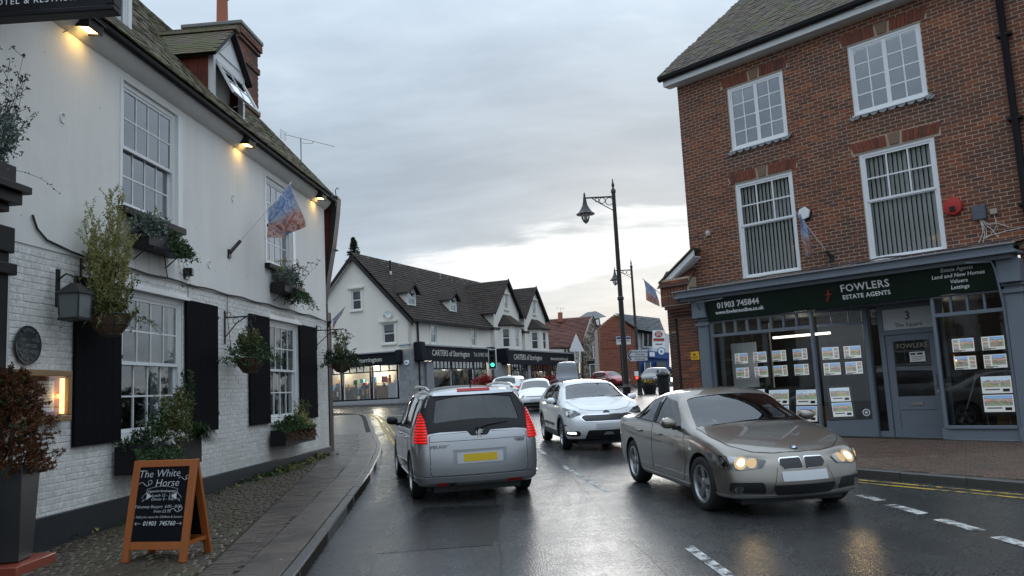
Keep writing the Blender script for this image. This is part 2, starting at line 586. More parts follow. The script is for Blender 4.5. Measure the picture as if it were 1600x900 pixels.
def RZ(a):
 return Matrix.Rotation(a,4,'Z')


def frame(x,y,heading_deg,z=0.0):
 """facade frame: local x runs along compass heading (0 = +Y, clockwise), outward face is local -y"""
 return T(x,y,z) @ RZ(R(90-heading_deg))


PUB=frame(-5.311,9.099,4.247)
FOW=frame(7.363,16.501,137.04)
CAL=frame(-7.176,55.491,22.793)
CAG=frame(-7.176,55.491,112.793)


def wall_poly(name,outer,holes,y,depth,mat,parent,extra=None):
 """wall face at local y with real openings; reveals run back by depth"""
 mb=MB()
 loops=[outer]+holes
 v3=[[Vector((x,0,z)) for x,z in lp] for lp in loops]
 tris=geometry.tessellate_polygon(v3)
 flat=[Vector((p.x,y,p.z)) for lp in v3 for p in lp]
 mb.mat(mat).add(flat,tris)
 for lp in loops:
  n=len(lp)
  for i in range(n):
   (xa,za),(xb,zb)=lp[i],lp[(i+1) % n]
   mb.quad((xa,y,za),(xb,y,zb),(xb,y+depth,zb),(xa,y+depth,za))
 me=mb.mesh(name,fix=False)
 return link(name,me,parent)


def rect(x0,x1,z0,z1):
 return [(x0,z0),(x1,z0),(x1,z1),(x0,z1)]


_PIECE={}


def piece_mesh(key,maker):
 if key not in _PIECE:
  _PIECE[key]=maker()
 return _PIECE[key]


def slab_mesh(name,w,d,h,mat,cham=0.0):
 """box centred in x/y on z 0..h, chamfered top; 10 to 28 triangles"""
 mb=B(mat)
 if cham:
  a,b=w/2,d/2
  c=cham
  vs=[(-a,-b,0),(a,-b,0),(a,b,0),(-a,b,0),(-a,-b,h-c),(a,-b,h-c),(a,b,h-c),(-a,b,h-c),(-a+c,-b+c,h),(a-c,-b+c,h),(a-c,b-c,h),(-a+c,b-c,h)]
  fs=[(4,5,9,8),(5,6,10,9),(6,7,11,10),(7,4,8,11),(8,9,10,11)]+[(0,1,5,4),(1,2,6,5),(2,3,7,6),(3,0,4,7)]
  mb.add(vs,fs)
 else:
  mb.box(-w/2,w/2,-d/2,d/2,0,h)
 return mb.mesh(name)


def pieces(name,items,parent,mat_obj,mat_join,limit=300,cham=0.0,base=None):
 """items: (local matrix, w, d, h). the largest in the photo become objects, the rest one stuff part"""
 pm=base if base is not None else Matrix.Identity(4)
 sc=[]
 for i,(mx,w,d,h) in enumerate(items):
  p=pm @ mx.translation
  q=project(p)
  s=0.0
  if q and -30<q[0]<1630 and -30<q[1]<930:
   s=w*max(d,0.02)/(q[2] ** 2)
  sc.append((-s,i))
 sc.sort()
 chosen={i for s,i in sc[:limit] if s<0}
 mb=B(mat_join)
 for i,(mx,w,d,h) in enumerate(items):
  key=(name,mat_obj,round(w,3),round(d,3),round(h,3))
  if i in chosen:
   me=piece_mesh(key,lambda:slab_mesh(name,w,d,h,mat_obj,cham))
   link(name,me,parent,mx)
  else:
   a,b,c=w/2,d/2,cham
   if c:
    vs=[(-a,-b,0),(a,-b,0),(a,b,0),(-a,b,0),(-a+c,-b+c,h),(a-c,-b+c,h),(a-c,b-c,h),(-a+c,b-c,h)]
   else:
    vs=[(-a,-b,0),(a,-b,0),(a,b,0),(-a,b,0),(-a,-b,h),(a,-b,h),(a,b,h),(-a,b,h)]
   mb.add([mx @ Vector(v) for v in vs],[(4,5,6,7),(0,1,5,4),(1,2,6,5),(2,3,7,6),(3,0,4,7)])
 if mb.f:
  tag(mb.build(name,None,parent,fix=False),kind='stuff')


UPRIGHT=Matrix.Rotation(R(90),4,'X')   # piece z (thickness) -> local -y, piece y -> local z


def brick_items(x0,x1,z0,z1,openings,y,inside=None,bw=0.215,bh=0.065,j=0.01,proud=0.007,seed=1,wob=0.0,minw=0.02):
 """running courses between openings; piece face stands proud of the mortar at local y"""
 rnd=random.Random(seed)
 out=[]
 course=bh+j
 n=int((z1-z0)/course)
 for c in range(n):
  zc=z0+c*course+course/2
  blocks=sorted([(a-j/2,b+j/2) for a,b,p,q in openings if p-0.01<zc<q+0.01])
  spans=[(x0,x1)]
  if inside:
   spans=inside(zc)
  free=[]
  for a,b in spans:
   cur=a
   for p,q in blocks:
    if q <= cur or p >= b:
     continue
    if p>cur:
     free.append((cur,p))
    cur=max(cur,q)
   if cur<b:
    free.append((cur,b))
  ofs=(c % 2)*(bw+j)/2
  for a,b in free:
   k0=math.floor((a-x0-ofs)/(bw+j))
   x=x0+ofs+k0*(bw+j)
   while x<b:
    l,r=max(x,a),min(x+bw,b)
    if r-l>minw:
     wv=round((r-l)/0.005)*0.005
     mx=T((l+r)/2,y+0.003,zc+rnd.uniform(-wob,wob)) @ Matrix.Rotation(rnd.uniform(-wob,wob)*3,4,'Y') @ UPRIGHT
     out.append((mx,wv,bh,0.003+proud+rnd.uniform(-0.0025,0.0025)))
    x += bw+j
 return [(m,w,d,round(h/0.002)*0.002) for m,w,d,h in out]


def tile_items(x0,x1,y_eave,z_eave,pitch,length,w=0.165,gauge=0.1,inside=None,seed=2,t=0.022,skip=None,rake=0.06):
 """lapped plain tiles on a slope rising towards local +y"""
 rnd=random.Random(seed)
 out=[]
 n=int(length/gauge)
 for c in range(n):
  d=c*gauge
  y,z=y_eave+d*math.cos(pitch),z_eave+d*math.sin(pitch)
  a,b=(x0,x1) if inside is None else inside(d)
  x=x0+(c % 2)*w/2-w
  while x<b:
   l,r=max(x,a),min(x+w-0.004,b)
   if r-l>0.05 and not (skip and skip((l+r)/2,d)):
    wv=round((r-l)/0.01)*0.01
    mx=T((l+r)/2,y,z) @ Matrix.Rotation(pitch-rake+rnd.uniform(-0.05,0.05),4,'X') @ Matrix.Rotation(rnd.uniform(-0.035,0.035),4,'Z') @ T(0,gauge*0.75,rnd.uniform(0,0.009))
    out.append((mx,wv,gauge*1.7,t))
   x += w
 return out


def text(body,size,parent,x,y,z,mat,align='CENTER',name='lettering',rot=0.0,shear=0.0,bold=0.0,space=1.0,mx=None,wide=1.0,ext=0.002):
 cu=bpy.data.curves.new(name,'FONT')
 cu.body=body
 cu.size=size
 cu.align_x=align
 cu.align_y='CENTER'
 cu.shear=shear
 cu.offset=bold*size
 cu.space_character=space
 cu.extrude=ext
 cu.resolution_u=2
 o=bpy.data.objects.new(name,cu)
 me=bpy.data.meshes.new_from_object(o)
 bpy.data.objects.remove(o)
 me.materials.clear()
 me.materials.append(M(mat))
 loc=mx if mx is not None else (T(x,y,z) @ Matrix.Rotation(rot,4,'Y') @ UPRIGHT)
 return link(name,me,parent,loc @ Matrix.Diagonal((wide,1,1,1)))


def window(parent,x0,x1,z0,z1,y,frame_w,sashes,bar=0.022,glass='old_glass',mat='white_paint',depth=0.09,sill=None,name='window',tilt=0.006,seed=0,casement=False):
 """sashes: list of (x0f,x1f,z0f,z1f,cols,rows,setback) in fractions of the clear opening. one mesh of frame and bars, each pane its own child"""
 rnd=random.Random(int(x0*100)+int(z0*10)+seed)
 fw=frame_w
 mb=B(mat)
 mb.box(x0,x0+fw,y,y+depth,z0,z1).box(x1-fw,x1,y,y+depth,z0,z1)
 mb.box(x0+fw,x1-fw,y+0.001,y+depth,z1-fw,z1).box(x0+fw,x1-fw,y+0.001,y+depth,z0,z0+fw)
 cx0,cx1,cz0,cz1=x0+fw,x1-fw,z0+fw,z1-fw
 panes=[]
 for (fa,fb,fc,fd,cols,rows,sb) in sashes:
  a,b=cx0+fa*(cx1-cx0),cx0+fb*(cx1-cx0)
  c,d=cz0+fc*(cz1-cz0),cz0+fd*(cz1-cz0)
  r=0.045
  ys=y+0.012+sb
  mb.box(a,a+r,ys,ys+0.035,c,d).box(b-r,b,ys,ys+0.035,c,d)
  mb.box(a+r,b-r,ys+0.001,ys+0.036,c,c+r).box(a+r,b-r,ys+0.001,ys+0.036,d-r,d)
  ga,gb,gc,gd=a+r,b-r,c+r,d-r
  pw,ph=(gb-ga)/cols,(gd-gc)/rows
  for i in range(1,cols):
   mb.box(ga+i*pw-bar/2,ga+i*pw+bar/2,ys+0.004,ys+0.03,gc,gd)
  for i in range(1,rows):
   mb.box(ga,gb,ys+0.006,ys+0.028,gc+i*ph-bar/2,gc+i*ph+bar/2)
  for i in range(cols):
   for jn in range(rows):
    panes.append((ga+(i+.5)*pw,ys+0.016,gc+(jn+.5)*ph,round(pw,3),round(ph,3)))
 o=mb.build(name,None,parent)
 for px,py,pz,pw,ph in panes:
  key=('pane',glass,pw,ph)
  me=piece_mesh(key,lambda:B(glass).box(-pw/2,pw/2,-0.002,0.002,-ph/2,ph/2).mesh('pane'))
  link('pane',me,o,T(px,py,pz) @ Matrix.Rotation(rnd.uniform(-tilt,tilt),4,'X') @ Matrix.Rotation(rnd.uniform(-tilt,tilt),4,'Z'))
 if sill:
  B(sill[0]).box(x0-sill[1],x1+sill[1],y-sill[2],y+0.02,z0-sill[3],z0-0.001).build('sill',None,o,bevel=0.006)
 return o


def pole_light(parent,loc,energy,col,radius=0.05,spot=None,rot=None):
 l=bpy.data.lights.new('lamp_light','SPOT' if spot else 'POINT')
 l.energy=energy
 l.color=col
 l.shadow_soft_size=radius
 if spot:
  l.spot_size=spot
  l.spot_blend=0.7
 o=bpy.data.objects.new('lamp_light',l)
 COL.objects.link(o)
 o.parent=parent
 o.matrix_local=T(*loc) @ (rot if rot is not None else Matrix.Identity(4))
 return o


# ------------------------------------------------------------------ foliage
def leaf(mb,p,d,n,L,Wd,fold=0.25):
 """one folded leaf (two triangles each side of the midrib)"""
 s=d.cross(n)
 if s.length<1e-5:
  s=d.orthogonal()
 s.normalize()
 up=s.cross(d).normalized()
 m=p+d*(L*0.5)
 t=p+d*L-up*(L*0.12)
 mb.add([p,m+s*Wd/2+up*(Wd*fold),t,m-s*Wd/2+up*(Wd*fold)],[(0,1,2),(0,2,3)])


def rdir(r):
 while True:
  v=Vector((r.uniform(-1,1),r.uniform(-1,1),r.uniform(-1,1)))
  if 0.05<v.length<1:
   return v.normalized()


def clump(mb,c,rad,n,L,r,mat,up=0.3,clusters=0):
 """leaves scattered through an uneven ellipsoid in clusters"""
 mb.mat(mat)
 c=Vector(c)
 rad=Vector(rad)
 cs=[]
 for i in range(clusters or max(3,n // 14)):
  d=rdir(r)*(r.random() ** 0.45)
  cs.append(Vector((d.x*rad.x,d.y*rad.y,d.z*rad.z)))
 for i in range(n):
  q=cs[r.randrange(len(cs))]+rdir(r)*(r.random()*min(rad)*0.42)
  d=(q.normalized() if q.length>1e-4 else rdir(r))*0.6+rdir(r)*0.8+Vector((0,0,up))
  d.normalize()
  leaf(mb,c+q,d,rdir(r),L*r.uniform(0.6,1.3),L*r.uniform(0.35,0.6))


def sprig(mb,p,d,length,n,L,r,mat,stem='leaf_mid',curl=-0.2,rs=0.003,wob=0.15,spread=1.0):
 """a stem with leaves along it"""
 p=Vector(p)
 d=Vector(d).normalized()
 path=[p.copy()]
 for i in range(5):
  d=(d+Vector((r.uniform(-wob,wob),r.uniform(-wob,wob),curl*0.2+r.uniform(-wob,wob)*0.5))).normalized()
  p=p+d*(length/5)
  path.append(p.copy())
 mb.mat(stem).tube(path,rs,4,rs*0.4)
 mb.mat(mat)
 for i in range(n):
  t=r.uniform(0.12,1.0)*5
  a=min(4,int(t))
  q=path[a].lerp(path[a+1],t-a)
  e=((path[a+1]-path[a]).normalized()*0.5+rdir(r)*spread).normalized()
  leaf(mb,q,e,rdir(r),L*r.uniform(0.6,1.2),L*r.uniform(0.3,0.5))
 return path


def plant(name,label,mx,maker,cat='plant',group=None):
 """a plant: mesh of leaves with its stems"""
 mb=MB()
 maker(mb)
 o=mb.build(name,None,None,fix=False)
 o.matrix_world=mx
 return tag(o,label,cat,group)
# ================================================================== GROUND
def asphalt(name,dark=0.030,wet=0.5,rmin=0.10,rmax=0.42):
 m,k=new_mat(name)
 pos=k.n('ShaderNodeNewGeometry').outputs['Position']
 big=k.noise(k.n('ShaderNodeMapping',{0:pos,2:(0,0,R(-6)),3:(0.75,0.16,1)}),0.9,5.0,0.62,0.6)
 mid=k.noise(pos,3.2,5.0,0.65,0.3)
 fine=k.noise(pos,42.0,3.0,0.75)
 agg=k.n('ShaderNodeTexVoronoi',{'Vector':pos,'Scale':60.0}).outputs[0]
 wetm=k.step(k.math('ADD',k.math('MULTIPLY',big,0.7),k.math('MULTIPLY',mid,0.3)),wet-0.22,wet+0.22)
 c=k.mix(k.step(fine,0.3,0.72),(dark*0.35,dark*0.36,dark*0.38),(dark*2.1,dark*2.1,dark*2.05))
 c=k.mix(k.math('MULTIPLY',wetm,0.45),c,(dark*0.45,dark*0.46,dark*0.5))
 r=k.ramp(wetm,[(0.0,rmax),(1.0,rmin)])
 r=k.math('ADD',r,k.math('MULTIPLY',k.math('SUBTRACT',fine,0.5),0.30),clamp=True)
 h=k.math('ADD',k.math('MULTIPLY',agg,0.6),k.math('MULTIPLY',fine,0.5))
 st=k.math('SUBTRACT',0.75,k.math('MULTIPLY',wetm,0.35))
 b1=k.n('ShaderNodeBump',{'Height':h,'Strength':st,'Distance':0.006})
 b2=k.n('ShaderNodeBump',{'Height':mid,'Strength':0.06,'Distance':0.03,'Normal':b1.outputs[0]})
 finish(k,k.n('ShaderNodeBsdfPrincipled',{'Base Color':c,'Roughness':r,'Normal':b2.outputs[0],'Specular IOR Level':0.5}))
 return m


asphalt('wet_asphalt',0.040,0.5,0.15,0.34)
asphalt('patch_asphalt',0.017,0.5,0.16,0.32)
asphalt('worn_asphalt',0.040,0.5,0.14,0.42)

GF=ground_frame(0,0)
mb=B('wet_asphalt')
ys=[-40,5,12,20,35,60,110,1500]
for a,b in zip(ys,ys[1:]):
 mb.quad((-600,a,gz(0,a)),(600,a,gz(0,a)),(600,b,gz(0,b)),(-600,b,gz(0,b)))
road=tag(mb.build('road',None,None),kind='structure')


def sheet(name,pts,mat,parent,up):
 v3=[[Vector((x,y,0)) for x,y in pts]]
 tr=geometry.tessellate_polygon(v3)
 mb=B(mat).add([(x,y,gz(x,y)+up) for x,y in pts],tr)
 o=mb.build(name,None,parent,fix=False)
 for p in o.data.polygons:
  if p.normal.z<0:
   p.flip()
 return o


def band(pts,w0,w1):
 """polygon between two offsets to the right of a polyline"""
 L_,R_=[],[]
 for i,p in enumerate(pts):
  a,b=Vector(pts[max(0,i-1)]),Vector(pts[min(len(pts)-1,i+1)])
  t=(b-a).normalized()
  nrm=Vector((t.y,-t.x))
  L_.append(tuple(Vector(p)+nrm*w0))
  R_.append(tuple(Vector(p)+nrm*w1))
 return L_+R_[::-1]


def resample(pts,step):
 pts=[Vector(p) for p in pts]
 out=[pts[0].copy()]
 acc=0.0
 for a,b in zip(pts,pts[1:]):
  L_=(b-a).length
  d=step-acc
  while d <= L_:
   out.append(a.lerp(b,d/L_))
   d += step
  acc=L_-(d-step)
 return out


def smooth_line(pts,n=2):
 pts=[Vector(p) for p in pts]
 for _ in range(n):
  q=[pts[0]]
  for a,b in zip(pts,pts[1:]):
   q += [a.lerp(b,0.25),a.lerp(b,0.75)]
  q.append(pts[-1])
  pts=q
 return [tuple(p) for p in pts]


LK=smooth_line([(-1.72,3),(-1.9,5.6),(-2.09,7.94),(-2.41,11.38),(-2.74,15),(-3.14,18.16),(-3.5,20.8),(-4.12,23.69),(-5.2,29),(-6.6,36),(-7.6,40.5),(-9.2,43.2),(-12,45),(-22,46.5)])
RK=smooth_line([(11.6,1.5),(7.9,7.4),(6.18,10.35),(5.01,12.03),(4.05,13.7),(3.5,15.6),(3.25,19),(3.3,24),(3.7,30),(4.7,38),(6.4,47),(9,60),(11,78)])


def xk(line,y):
 for a,b in zip(line,line[1:]):
  if min(a[1],b[1]) <= y <= max(a[1],b[1]) and a[1] != b[1]:
   return a[0]+(b[0]-a[0])*(y-a[1])/(b[1]-a[1])
 return line[0][0] if y<line[0][1] else line[-1][0]


def wall_x(y):
 return -5.311+(y-9.099)*0.07426 if y<19.6 else -4.53-(y-19.6)*0.287


def bd(y):
 pts=[(-2.5,3),(-3.03,8.13),(-4.13,16.3),(-4.62,19.6)]
 return xk(pts,y) if y<19.6 else wall_x(y)


def pavement(name,poly,mat,h=0.110):
 v3=[[Vector((x,y,0)) for x,y in poly]]
 tr=geometry.tessellate_polygon(v3)
 mb=B(mat)
 mb.add([(x,y,gz(x,y)+h) for x,y in poly],tr)
 n=len(poly)
 for i in range(n):
  a,b=poly[i],poly[(i+1) % n]
  mb.quad((*a,gz(*a)-0.1),(*b,gz(*b)-0.1),(*b,gz(*b)+h),(*a,gz(*a)+h))
 return tag(mb.build(name,None,None),kind='structure')


def paving_base(name,c0,c1,bs):
 m,k=new_mat(name)
 pos=k.n('ShaderNodeNewGeometry').outputs['Position']
 br=k.n('ShaderNodeTexBrick',{'Vector':pos,'Color1':(*c0,1),'Color2':(*c1,1),'Mortar':(0.03,0.027,0.024,1),'Scale':bs,'Mortar Size':0.03})
 nz=k.noise(pos,2.0,5.0,0.6)
 c=k.mix(1.0,br.outputs[0],k.ramp(nz,[(0.3,0.6),(0.7,1.15)]),'MULTIPLY')
 finish(k,k.n('ShaderNodeBsdfPrincipled',{'Base Color':c,'Roughness':k.math('ADD',0.2,k.math('MULTIPLY',nz,0.3)),'Normal':bump(k,br.outputs['Fac'],-0.4,0.01)}))


paving_base('far_paving',(0.13,0.10,0.085),(0.10,0.082,0.07),2.4)
plain('joint_dirt',(0.036,0.031,0.024),0.9,spec=0.1,var=0.4,scale=12,bmp=0.5,bscale=50)

left_poly=[p for p in LK]+[(-22,44),(-9.6,41.5)]+[(wall_x(y)-0.05,y) for y in (38,30,24,19.6,16,12,8,3)]
lpav=pavement('left_pavement',left_poly,'joint_dirt')
far_l=[(xk(LK,y),y) for y in (26,30,34,37,40)]
sheet('far_footway',[(x-0.3,y) for x,y in far_l]+[(wall_x(y),y) for y in (40,34,30,26)],'far_paving',lpav,0.118)

# kerb stones and the band of slabs behind them
def along(line,step,off,w,h,gap=0.012,y0=4.0,y1=44.0):
 pts=resample(line,step)
 out=[]
 for a,b in zip(pts,pts[1:]):
  m=(a+b)/2
  if not y0<m.y<y1:
   continue
  t=(b-a)
  ang=math.atan2(t.y,t.x)
  nrm=Vector((t.y,-t.x)).normalized()
  c=m+nrm*off
  out.append((GF @ T(c.x,c.y,0) @ RZ(ang),step-gap,w,h))
 return out


def kerb(name,line,side,parent,mat,y1=44.0,y0=4.0,h=0.125):
 it=along(line,0.915,side*0.0625,0.125,h,0.008,y0,y1)
 rnd=random.Random(5)
 for mx,w,d,hh in it:
  me=piece_mesh((name,mat),lambda:slab_mesh(name,0.907,0.125,h,mat,0.016))
  link(name,me,parent,mx @ T(0,rnd.uniform(-0.004,0.004),rnd.uniform(-0.003,0.003)) @ RZ(rnd.uniform(-0.004,0.004)))


kerb('kerb_stone',LK,-1,lpav,'kerb_wet')
it=along(LK,0.45,-0.345,0.42,0.03,0.012,5,26)
pieces('edge_slab',[(m @ T(0,0,0.092),w,d,h) for m,w,d,h in it],lpav,'paver','paver_joined',100,0.004)

rnd=random.Random(11)
items=[]
y=6.2
row=0
while y<26:
 xl,xr=bd(y),xk(LK,y)-0.56
 x=xl+(row % 2)*0.1-0.2
 while x<xr:
  a,b=max(x,xl),min(x+0.2,xr)
  if b-a>0.05:
   items.append((GF @ T((a+b)/2,y,0.09+rnd.uniform(-0.002,0.002)) @ Matrix.Rotation(rnd.uniform(-.012,.012),4,'X') @ RZ(rnd.uniform(-.012,.012)),round(b-a-0.003,2),0.094,0.03))
  x += 0.203
 y += 0.106
 row += 1
pieces('paver',items,lpav,'paver','paver_joined',300,0.0)
items=[]
y=6.2
row=0
while y<19.6:
 xl,xr=wall_x(y)-0.02,bd(y)-0.02
 x=xl+(row % 2)*0.06
 while x<xr-0.06:
  w=rnd.choice((0.10,0.12,0.14,0.16))
  w=min(w,xr-x)
  items.append((GF @ T(x+w/2,y+rnd.uniform(-.006,.006),0.073+rnd.uniform(-.005,.004)) @ Matrix.Rotation(rnd.uniform(-.035,.035),4,'X') @ Matrix.Rotation(rnd.uniform(-.035,.035),4,'Y') @ RZ(rnd.uniform(-.05,.05)),round(w-0.01,2),0.098,0.05))
  x += w
 y += 0.108
 row += 1
pieces('cobble',items,lpav,'cobble','cobble_joined',300,0.012)

FA=R(90-137.04)


def fw(x,y=0.0):
 """FOW local ground point to world xy"""
 p=FOW @ Vector((x,y,0))
 return p.x,p.y


right_poly=list(RK)+[(40,78),(30,60),(20,45),(9,28),fw(-6.5,1.2),fw(-5.3,0.1),fw(0,0.1),fw(9,0.1),(18,2)]
rpav=pavement('right_pavement',right_poly,'joint_dirt')
kerb('kerb_stone',RK,1,rpav,'kerb_dark',60.0)
sheet('far_footway',[(xk(RK,y)+0.13,y) for y in (20.5,24,30,38,47,60)]+[(30,60),(9,28),fw(-6.5,1.2),fw(-5.5,-0.1)],'far_paving',rpav,0.118)
items=[]
row=0
ly=-0.42
while ly>-7.0:
 lx=-6.0+(row % 2)*0.1
 while lx<4.6:
  px,py=fw(lx,ly)
  if py<21 and px>xk(RK,py)+0.19+0.06*abs(math.sin(FA)):
   items.append((GF @ T(px,py,0.09+rnd.uniform(-.002,.002)) @ RZ(FA+rnd.uniform(-.012,.012)) @ Matrix.Rotation(rnd.uniform(-.012,.012),4,'X'),0.192,0.094,0.03))
  lx += 0.203
 ly -= 0.104
 row += 1
pieces('paver',items,rpav,'red_paver','red_paver_joined',300,0.004)

# pavement in front of the shops across the junction
cfw=[CAL @ Vector((35,-1.6,0)),CAL @ Vector((0.6,-1.6,0)),CAG @ Vector((-0.6,-1.4,0)),CAG @ Vector((-14,-1.4,0)),CAG @ Vector((-14,2,0)),CAL @ Vector((0,3,0)),CAL @ Vector((35,2,0))]
fpav=pavement('far_pavement',[(p.x,p.y) for p in cfw],'far_paving',0.12)
kl=[(cfw[0].x,cfw[0].y),(cfw[1].x,cfw[1].y),(cfw[2].x,cfw[2].y),(cfw[3].x,cfw[3].y)]
for mx,w,d,h in along(kl,0.915,-0.07,0.125,0.13,0.01,20,100):
 me=piece_mesh(('kerb_stone','kerb_wet'),lambda:None)
 link('kerb_stone',me,fpav,mx)

# road markings
def dash(pts,mat='road_white',up=0.004):
 sheet('road_marking',pts,mat,road,up)


def strip(p,q,w,mat='road_white',up=0.004):
 p,q=Vector(p),Vector(q)
 t=(q-p).normalized()
 nrm=Vector((t.y,-t.x))*w/2
 dash([tuple(p+nrm),tuple(q+nrm),tuple(q-nrm),tuple(p-nrm)],mat,up)


strip((4.33,10.62),(4.39,10.16),0.14)
strip((4.36,9.86),(4.44,9.2),0.15)
strip((4.44,8.88),(4.50,8.24),0.15)
strip((4.50,7.95),(4.56,7.3),0.15)
strip((4.57,7.0),(4.63,6.3),0.15)
strip((1.60,8.22),(1.74,6.6),0.11)
strip((0.79,15.4),(1.24,12.0),0.09)
strip((0.2,20.5),(0.55,17.6),0.09)
strip((-0.4,27),(-0.05,23),0.09)
for o in (0.20,0.42):
 pl=[(x,y) for x,y in RK if 2<y<16]
 dash(band(pl,-o,-o-0.075),'road_yellow')
 pl=[(x,y) for x,y in LK if 21.5<y<46]
 dash(band(pl,o+0.15,o+0.25),'road_yellow')
strip((-6.6,40.5),(-4.6,38.2),0.16)
strip((-6.2,43.5),(-3.9,40.9),0.16)
strip((-4.0,44.5),(-1.6,42.5),0.16)
sheet('asphalt_patch',[(-1.75,8.6),(-0.35,8.75),(-0.25,11.3),(-1.35,11.4)],'patch_asphalt',road,0.003)
pl=[(x,y) for x,y in LK if 4.5<y<19]
sheet('gutter_strip',band(pl,0.02,0.62),'worn_asphalt',road,0.002)
rs_=random.Random(31)
for (x0_,y0_,x1_,y1_) in ((-0.15,6.0,-0.6,16.0),(1.2,7.0,0.2,26.0),(-1.9,12.6,1.0,12.9)):
 ctr=[(x0_+(x1_-x0_)*i/24+rs_.uniform(-.02,.02),y0_+(y1_-y0_)*i/24+rs_.uniform(-.02,.02)) for i in range(25)]
 sheet('tar_seam',band(ctr,-0.012,0.012),'patch_asphalt',road,0.0035)
# ================================================================== PUB
pub=thing('pub_building','white painted brick pub with black shutters and mossy tiled roof along the left footway','building',PUB)
XL,XR=-6.0,10.4
UW=[(1.5,3.02,4.5,6.3),(6.62,8.1,4.5,6.3)]
LW=[(1.5,3.2,1.4,3.4),(6.68,8.3,1.4,3.4)]
ZB=3.66
m,k=new_mat('white_stucco')
pos=k.n('ShaderNodeNewGeometry').outputs['Position']
st=k.noise(k.n('ShaderNodeMapping',{0:pos,3:(1.2,1.2,0.14)}),2.0,5.0,0.65)
bl=k.noise(pos,0.9,4.0,0.6)
c=k.mix(st,(0.84,0.825,0.79),(0.72,0.70,0.655))
c=k.mix(k.math('MULTIPLY',k.step(bl,0.5,0.72),0.5),c,(0.69,0.665,0.61))
lc=k.n('ShaderNodeTexCoord').outputs['Object']
lx,ly_,lz=k.n('ShaderNodeSeparateXYZ',{0:lc}).outputs
stq=k.step(k.noise(k.n('ShaderNodeMapping',{0:lc,3:(5.5,1,0.35)}),1.6,4.0,0.6),0.46,0.68)
zq=k.math('MULTIPLY',k.step(lz,3.5,4.3),k.math('SUBTRACT',1.0,k.step(lz,4.38,4.5)))
xa=k.math('MULTIPLY',k.step(lx,1.2,1.6),k.math('SUBTRACT',1.0,k.step(lx,2.9,3.3)))
xb=k.math('MULTIPLY',k.step(lx,6.3,6.7),k.math('SUBTRACT',1.0,k.step(lx,8.0,8.5)))
c=k.mix(k.math('MULTIPLY',k.math('MULTIPLY',stq,zq),k.math('MULTIPLY',k.math('ADD',xa,xb),0.65)),c,(0.36,0.35,0.31))
c=k.mix(k.math('MULTIPLY',stq,0.06),c,(0.45,0.43,0.39))
spots=k.step(k.n('ShaderNodeTexVoronoi',{'Vector':pos,'Scale':3.4}).outputs[0],0.06,0.03)
c=k.mix(k.math('MULTIPLY',spots,0.7),c,(0.30,0.28,0.25))
finish(k,k.n('ShaderNodeBsdfPrincipled',{'Base Color':c,'Roughness':0.75,'Normal':bump(k,k.math('ADD',k.noise(pos,30,4,0.6),k.math('MULTIPLY',bl,2.0)),0.18,0.012)}))
plain('white_mortar',(0.66,0.645,0.61),0.7,var=0.08,scale=5,bmp=0.5,bscale=30)
plain('plinth_black',(0.018,0.02,0.024),0.5,var=0.25,bmp=0.3,bscale=25)

wall_poly('upper_wall',rect(XL,XR,ZB,6.62),[rect(*w) for w in UW],0.0,0.22,'white_stucco',pub)
wall_poly('lower_wall',rect(XL,XR,0.0,ZB-0.002),[rect(*w) for w in LW],0.012,0.22,'white_mortar',pub)
items=brick_items(-0.6,XR,0.62,ZB,LW,0.012,bw=0.218,bh=0.068,j=0.007,proud=0.0058,wob=0.0025,seed=3)
items=[(m_,w_,d_,round(h_/0.003)*0.003) for m_,w_,d_,h_ in items if m_.translation.z>0.62+0.0*m_.translation.x]
pieces('brick',items,pub,'painted_brick','painted_brick_joined',300,0.005,PUB)
B('plinth_black').box(XL,XR+0.02,-0.045,0.012,0.0,0.66).build('plinth',None,pub,bevel=0.01)
B('white_stucco').box(XR-0.02,XR,0.0,6,0,6.62).build('end_wall',None,pub)
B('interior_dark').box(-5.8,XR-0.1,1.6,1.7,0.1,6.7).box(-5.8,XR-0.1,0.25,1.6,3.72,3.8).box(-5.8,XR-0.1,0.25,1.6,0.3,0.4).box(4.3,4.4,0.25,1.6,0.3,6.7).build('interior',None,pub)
for (a,b,c_,d) in UW:
 window(pub,a,b,c_,d,0.035,0.075,[(0,1,0.47,1,4,2,0.0),(0,1,0,0.5,4,2,0.045)],glass='upper_glass',depth=0.16,sill=('black_paint',0.10,0.14,0.10))
 B('white_paint').box(b+0.003,b+0.14,-0.02,0.05,c_,d).build('architrave',None,pub)
 B('white_paint').box(a-0.06,a-0.003,-0.015,0.05,c_,d).build('architrave',None,pub)
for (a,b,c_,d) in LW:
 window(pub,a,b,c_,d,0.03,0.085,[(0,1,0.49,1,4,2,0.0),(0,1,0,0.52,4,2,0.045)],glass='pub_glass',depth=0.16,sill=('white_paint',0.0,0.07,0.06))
 B('white_paint').box(a-0.10,b+0.10,-0.07,0.06,d+0.002,d+0.05).box(a-0.06,b+0.06,-0.04,0.06,d+0.052,d+0.09).build('window_head',None,pub)
 # curtain hanging at the far side of the room
 cm=B('curtain')
 n=14
 for i in range(n):
  x_=b-0.36+i*0.03
  cm.quad((x_,0.32+0.03*(i % 2),c_+0.05),(x_+0.03,0.32+0.03*((i+1) % 2),c_+0.05),(x_+0.03,0.32+0.03*((i+1) % 2),d),(x_,0.32+0.03*(i % 2),d))
 cm.build('curtain',None,pub)
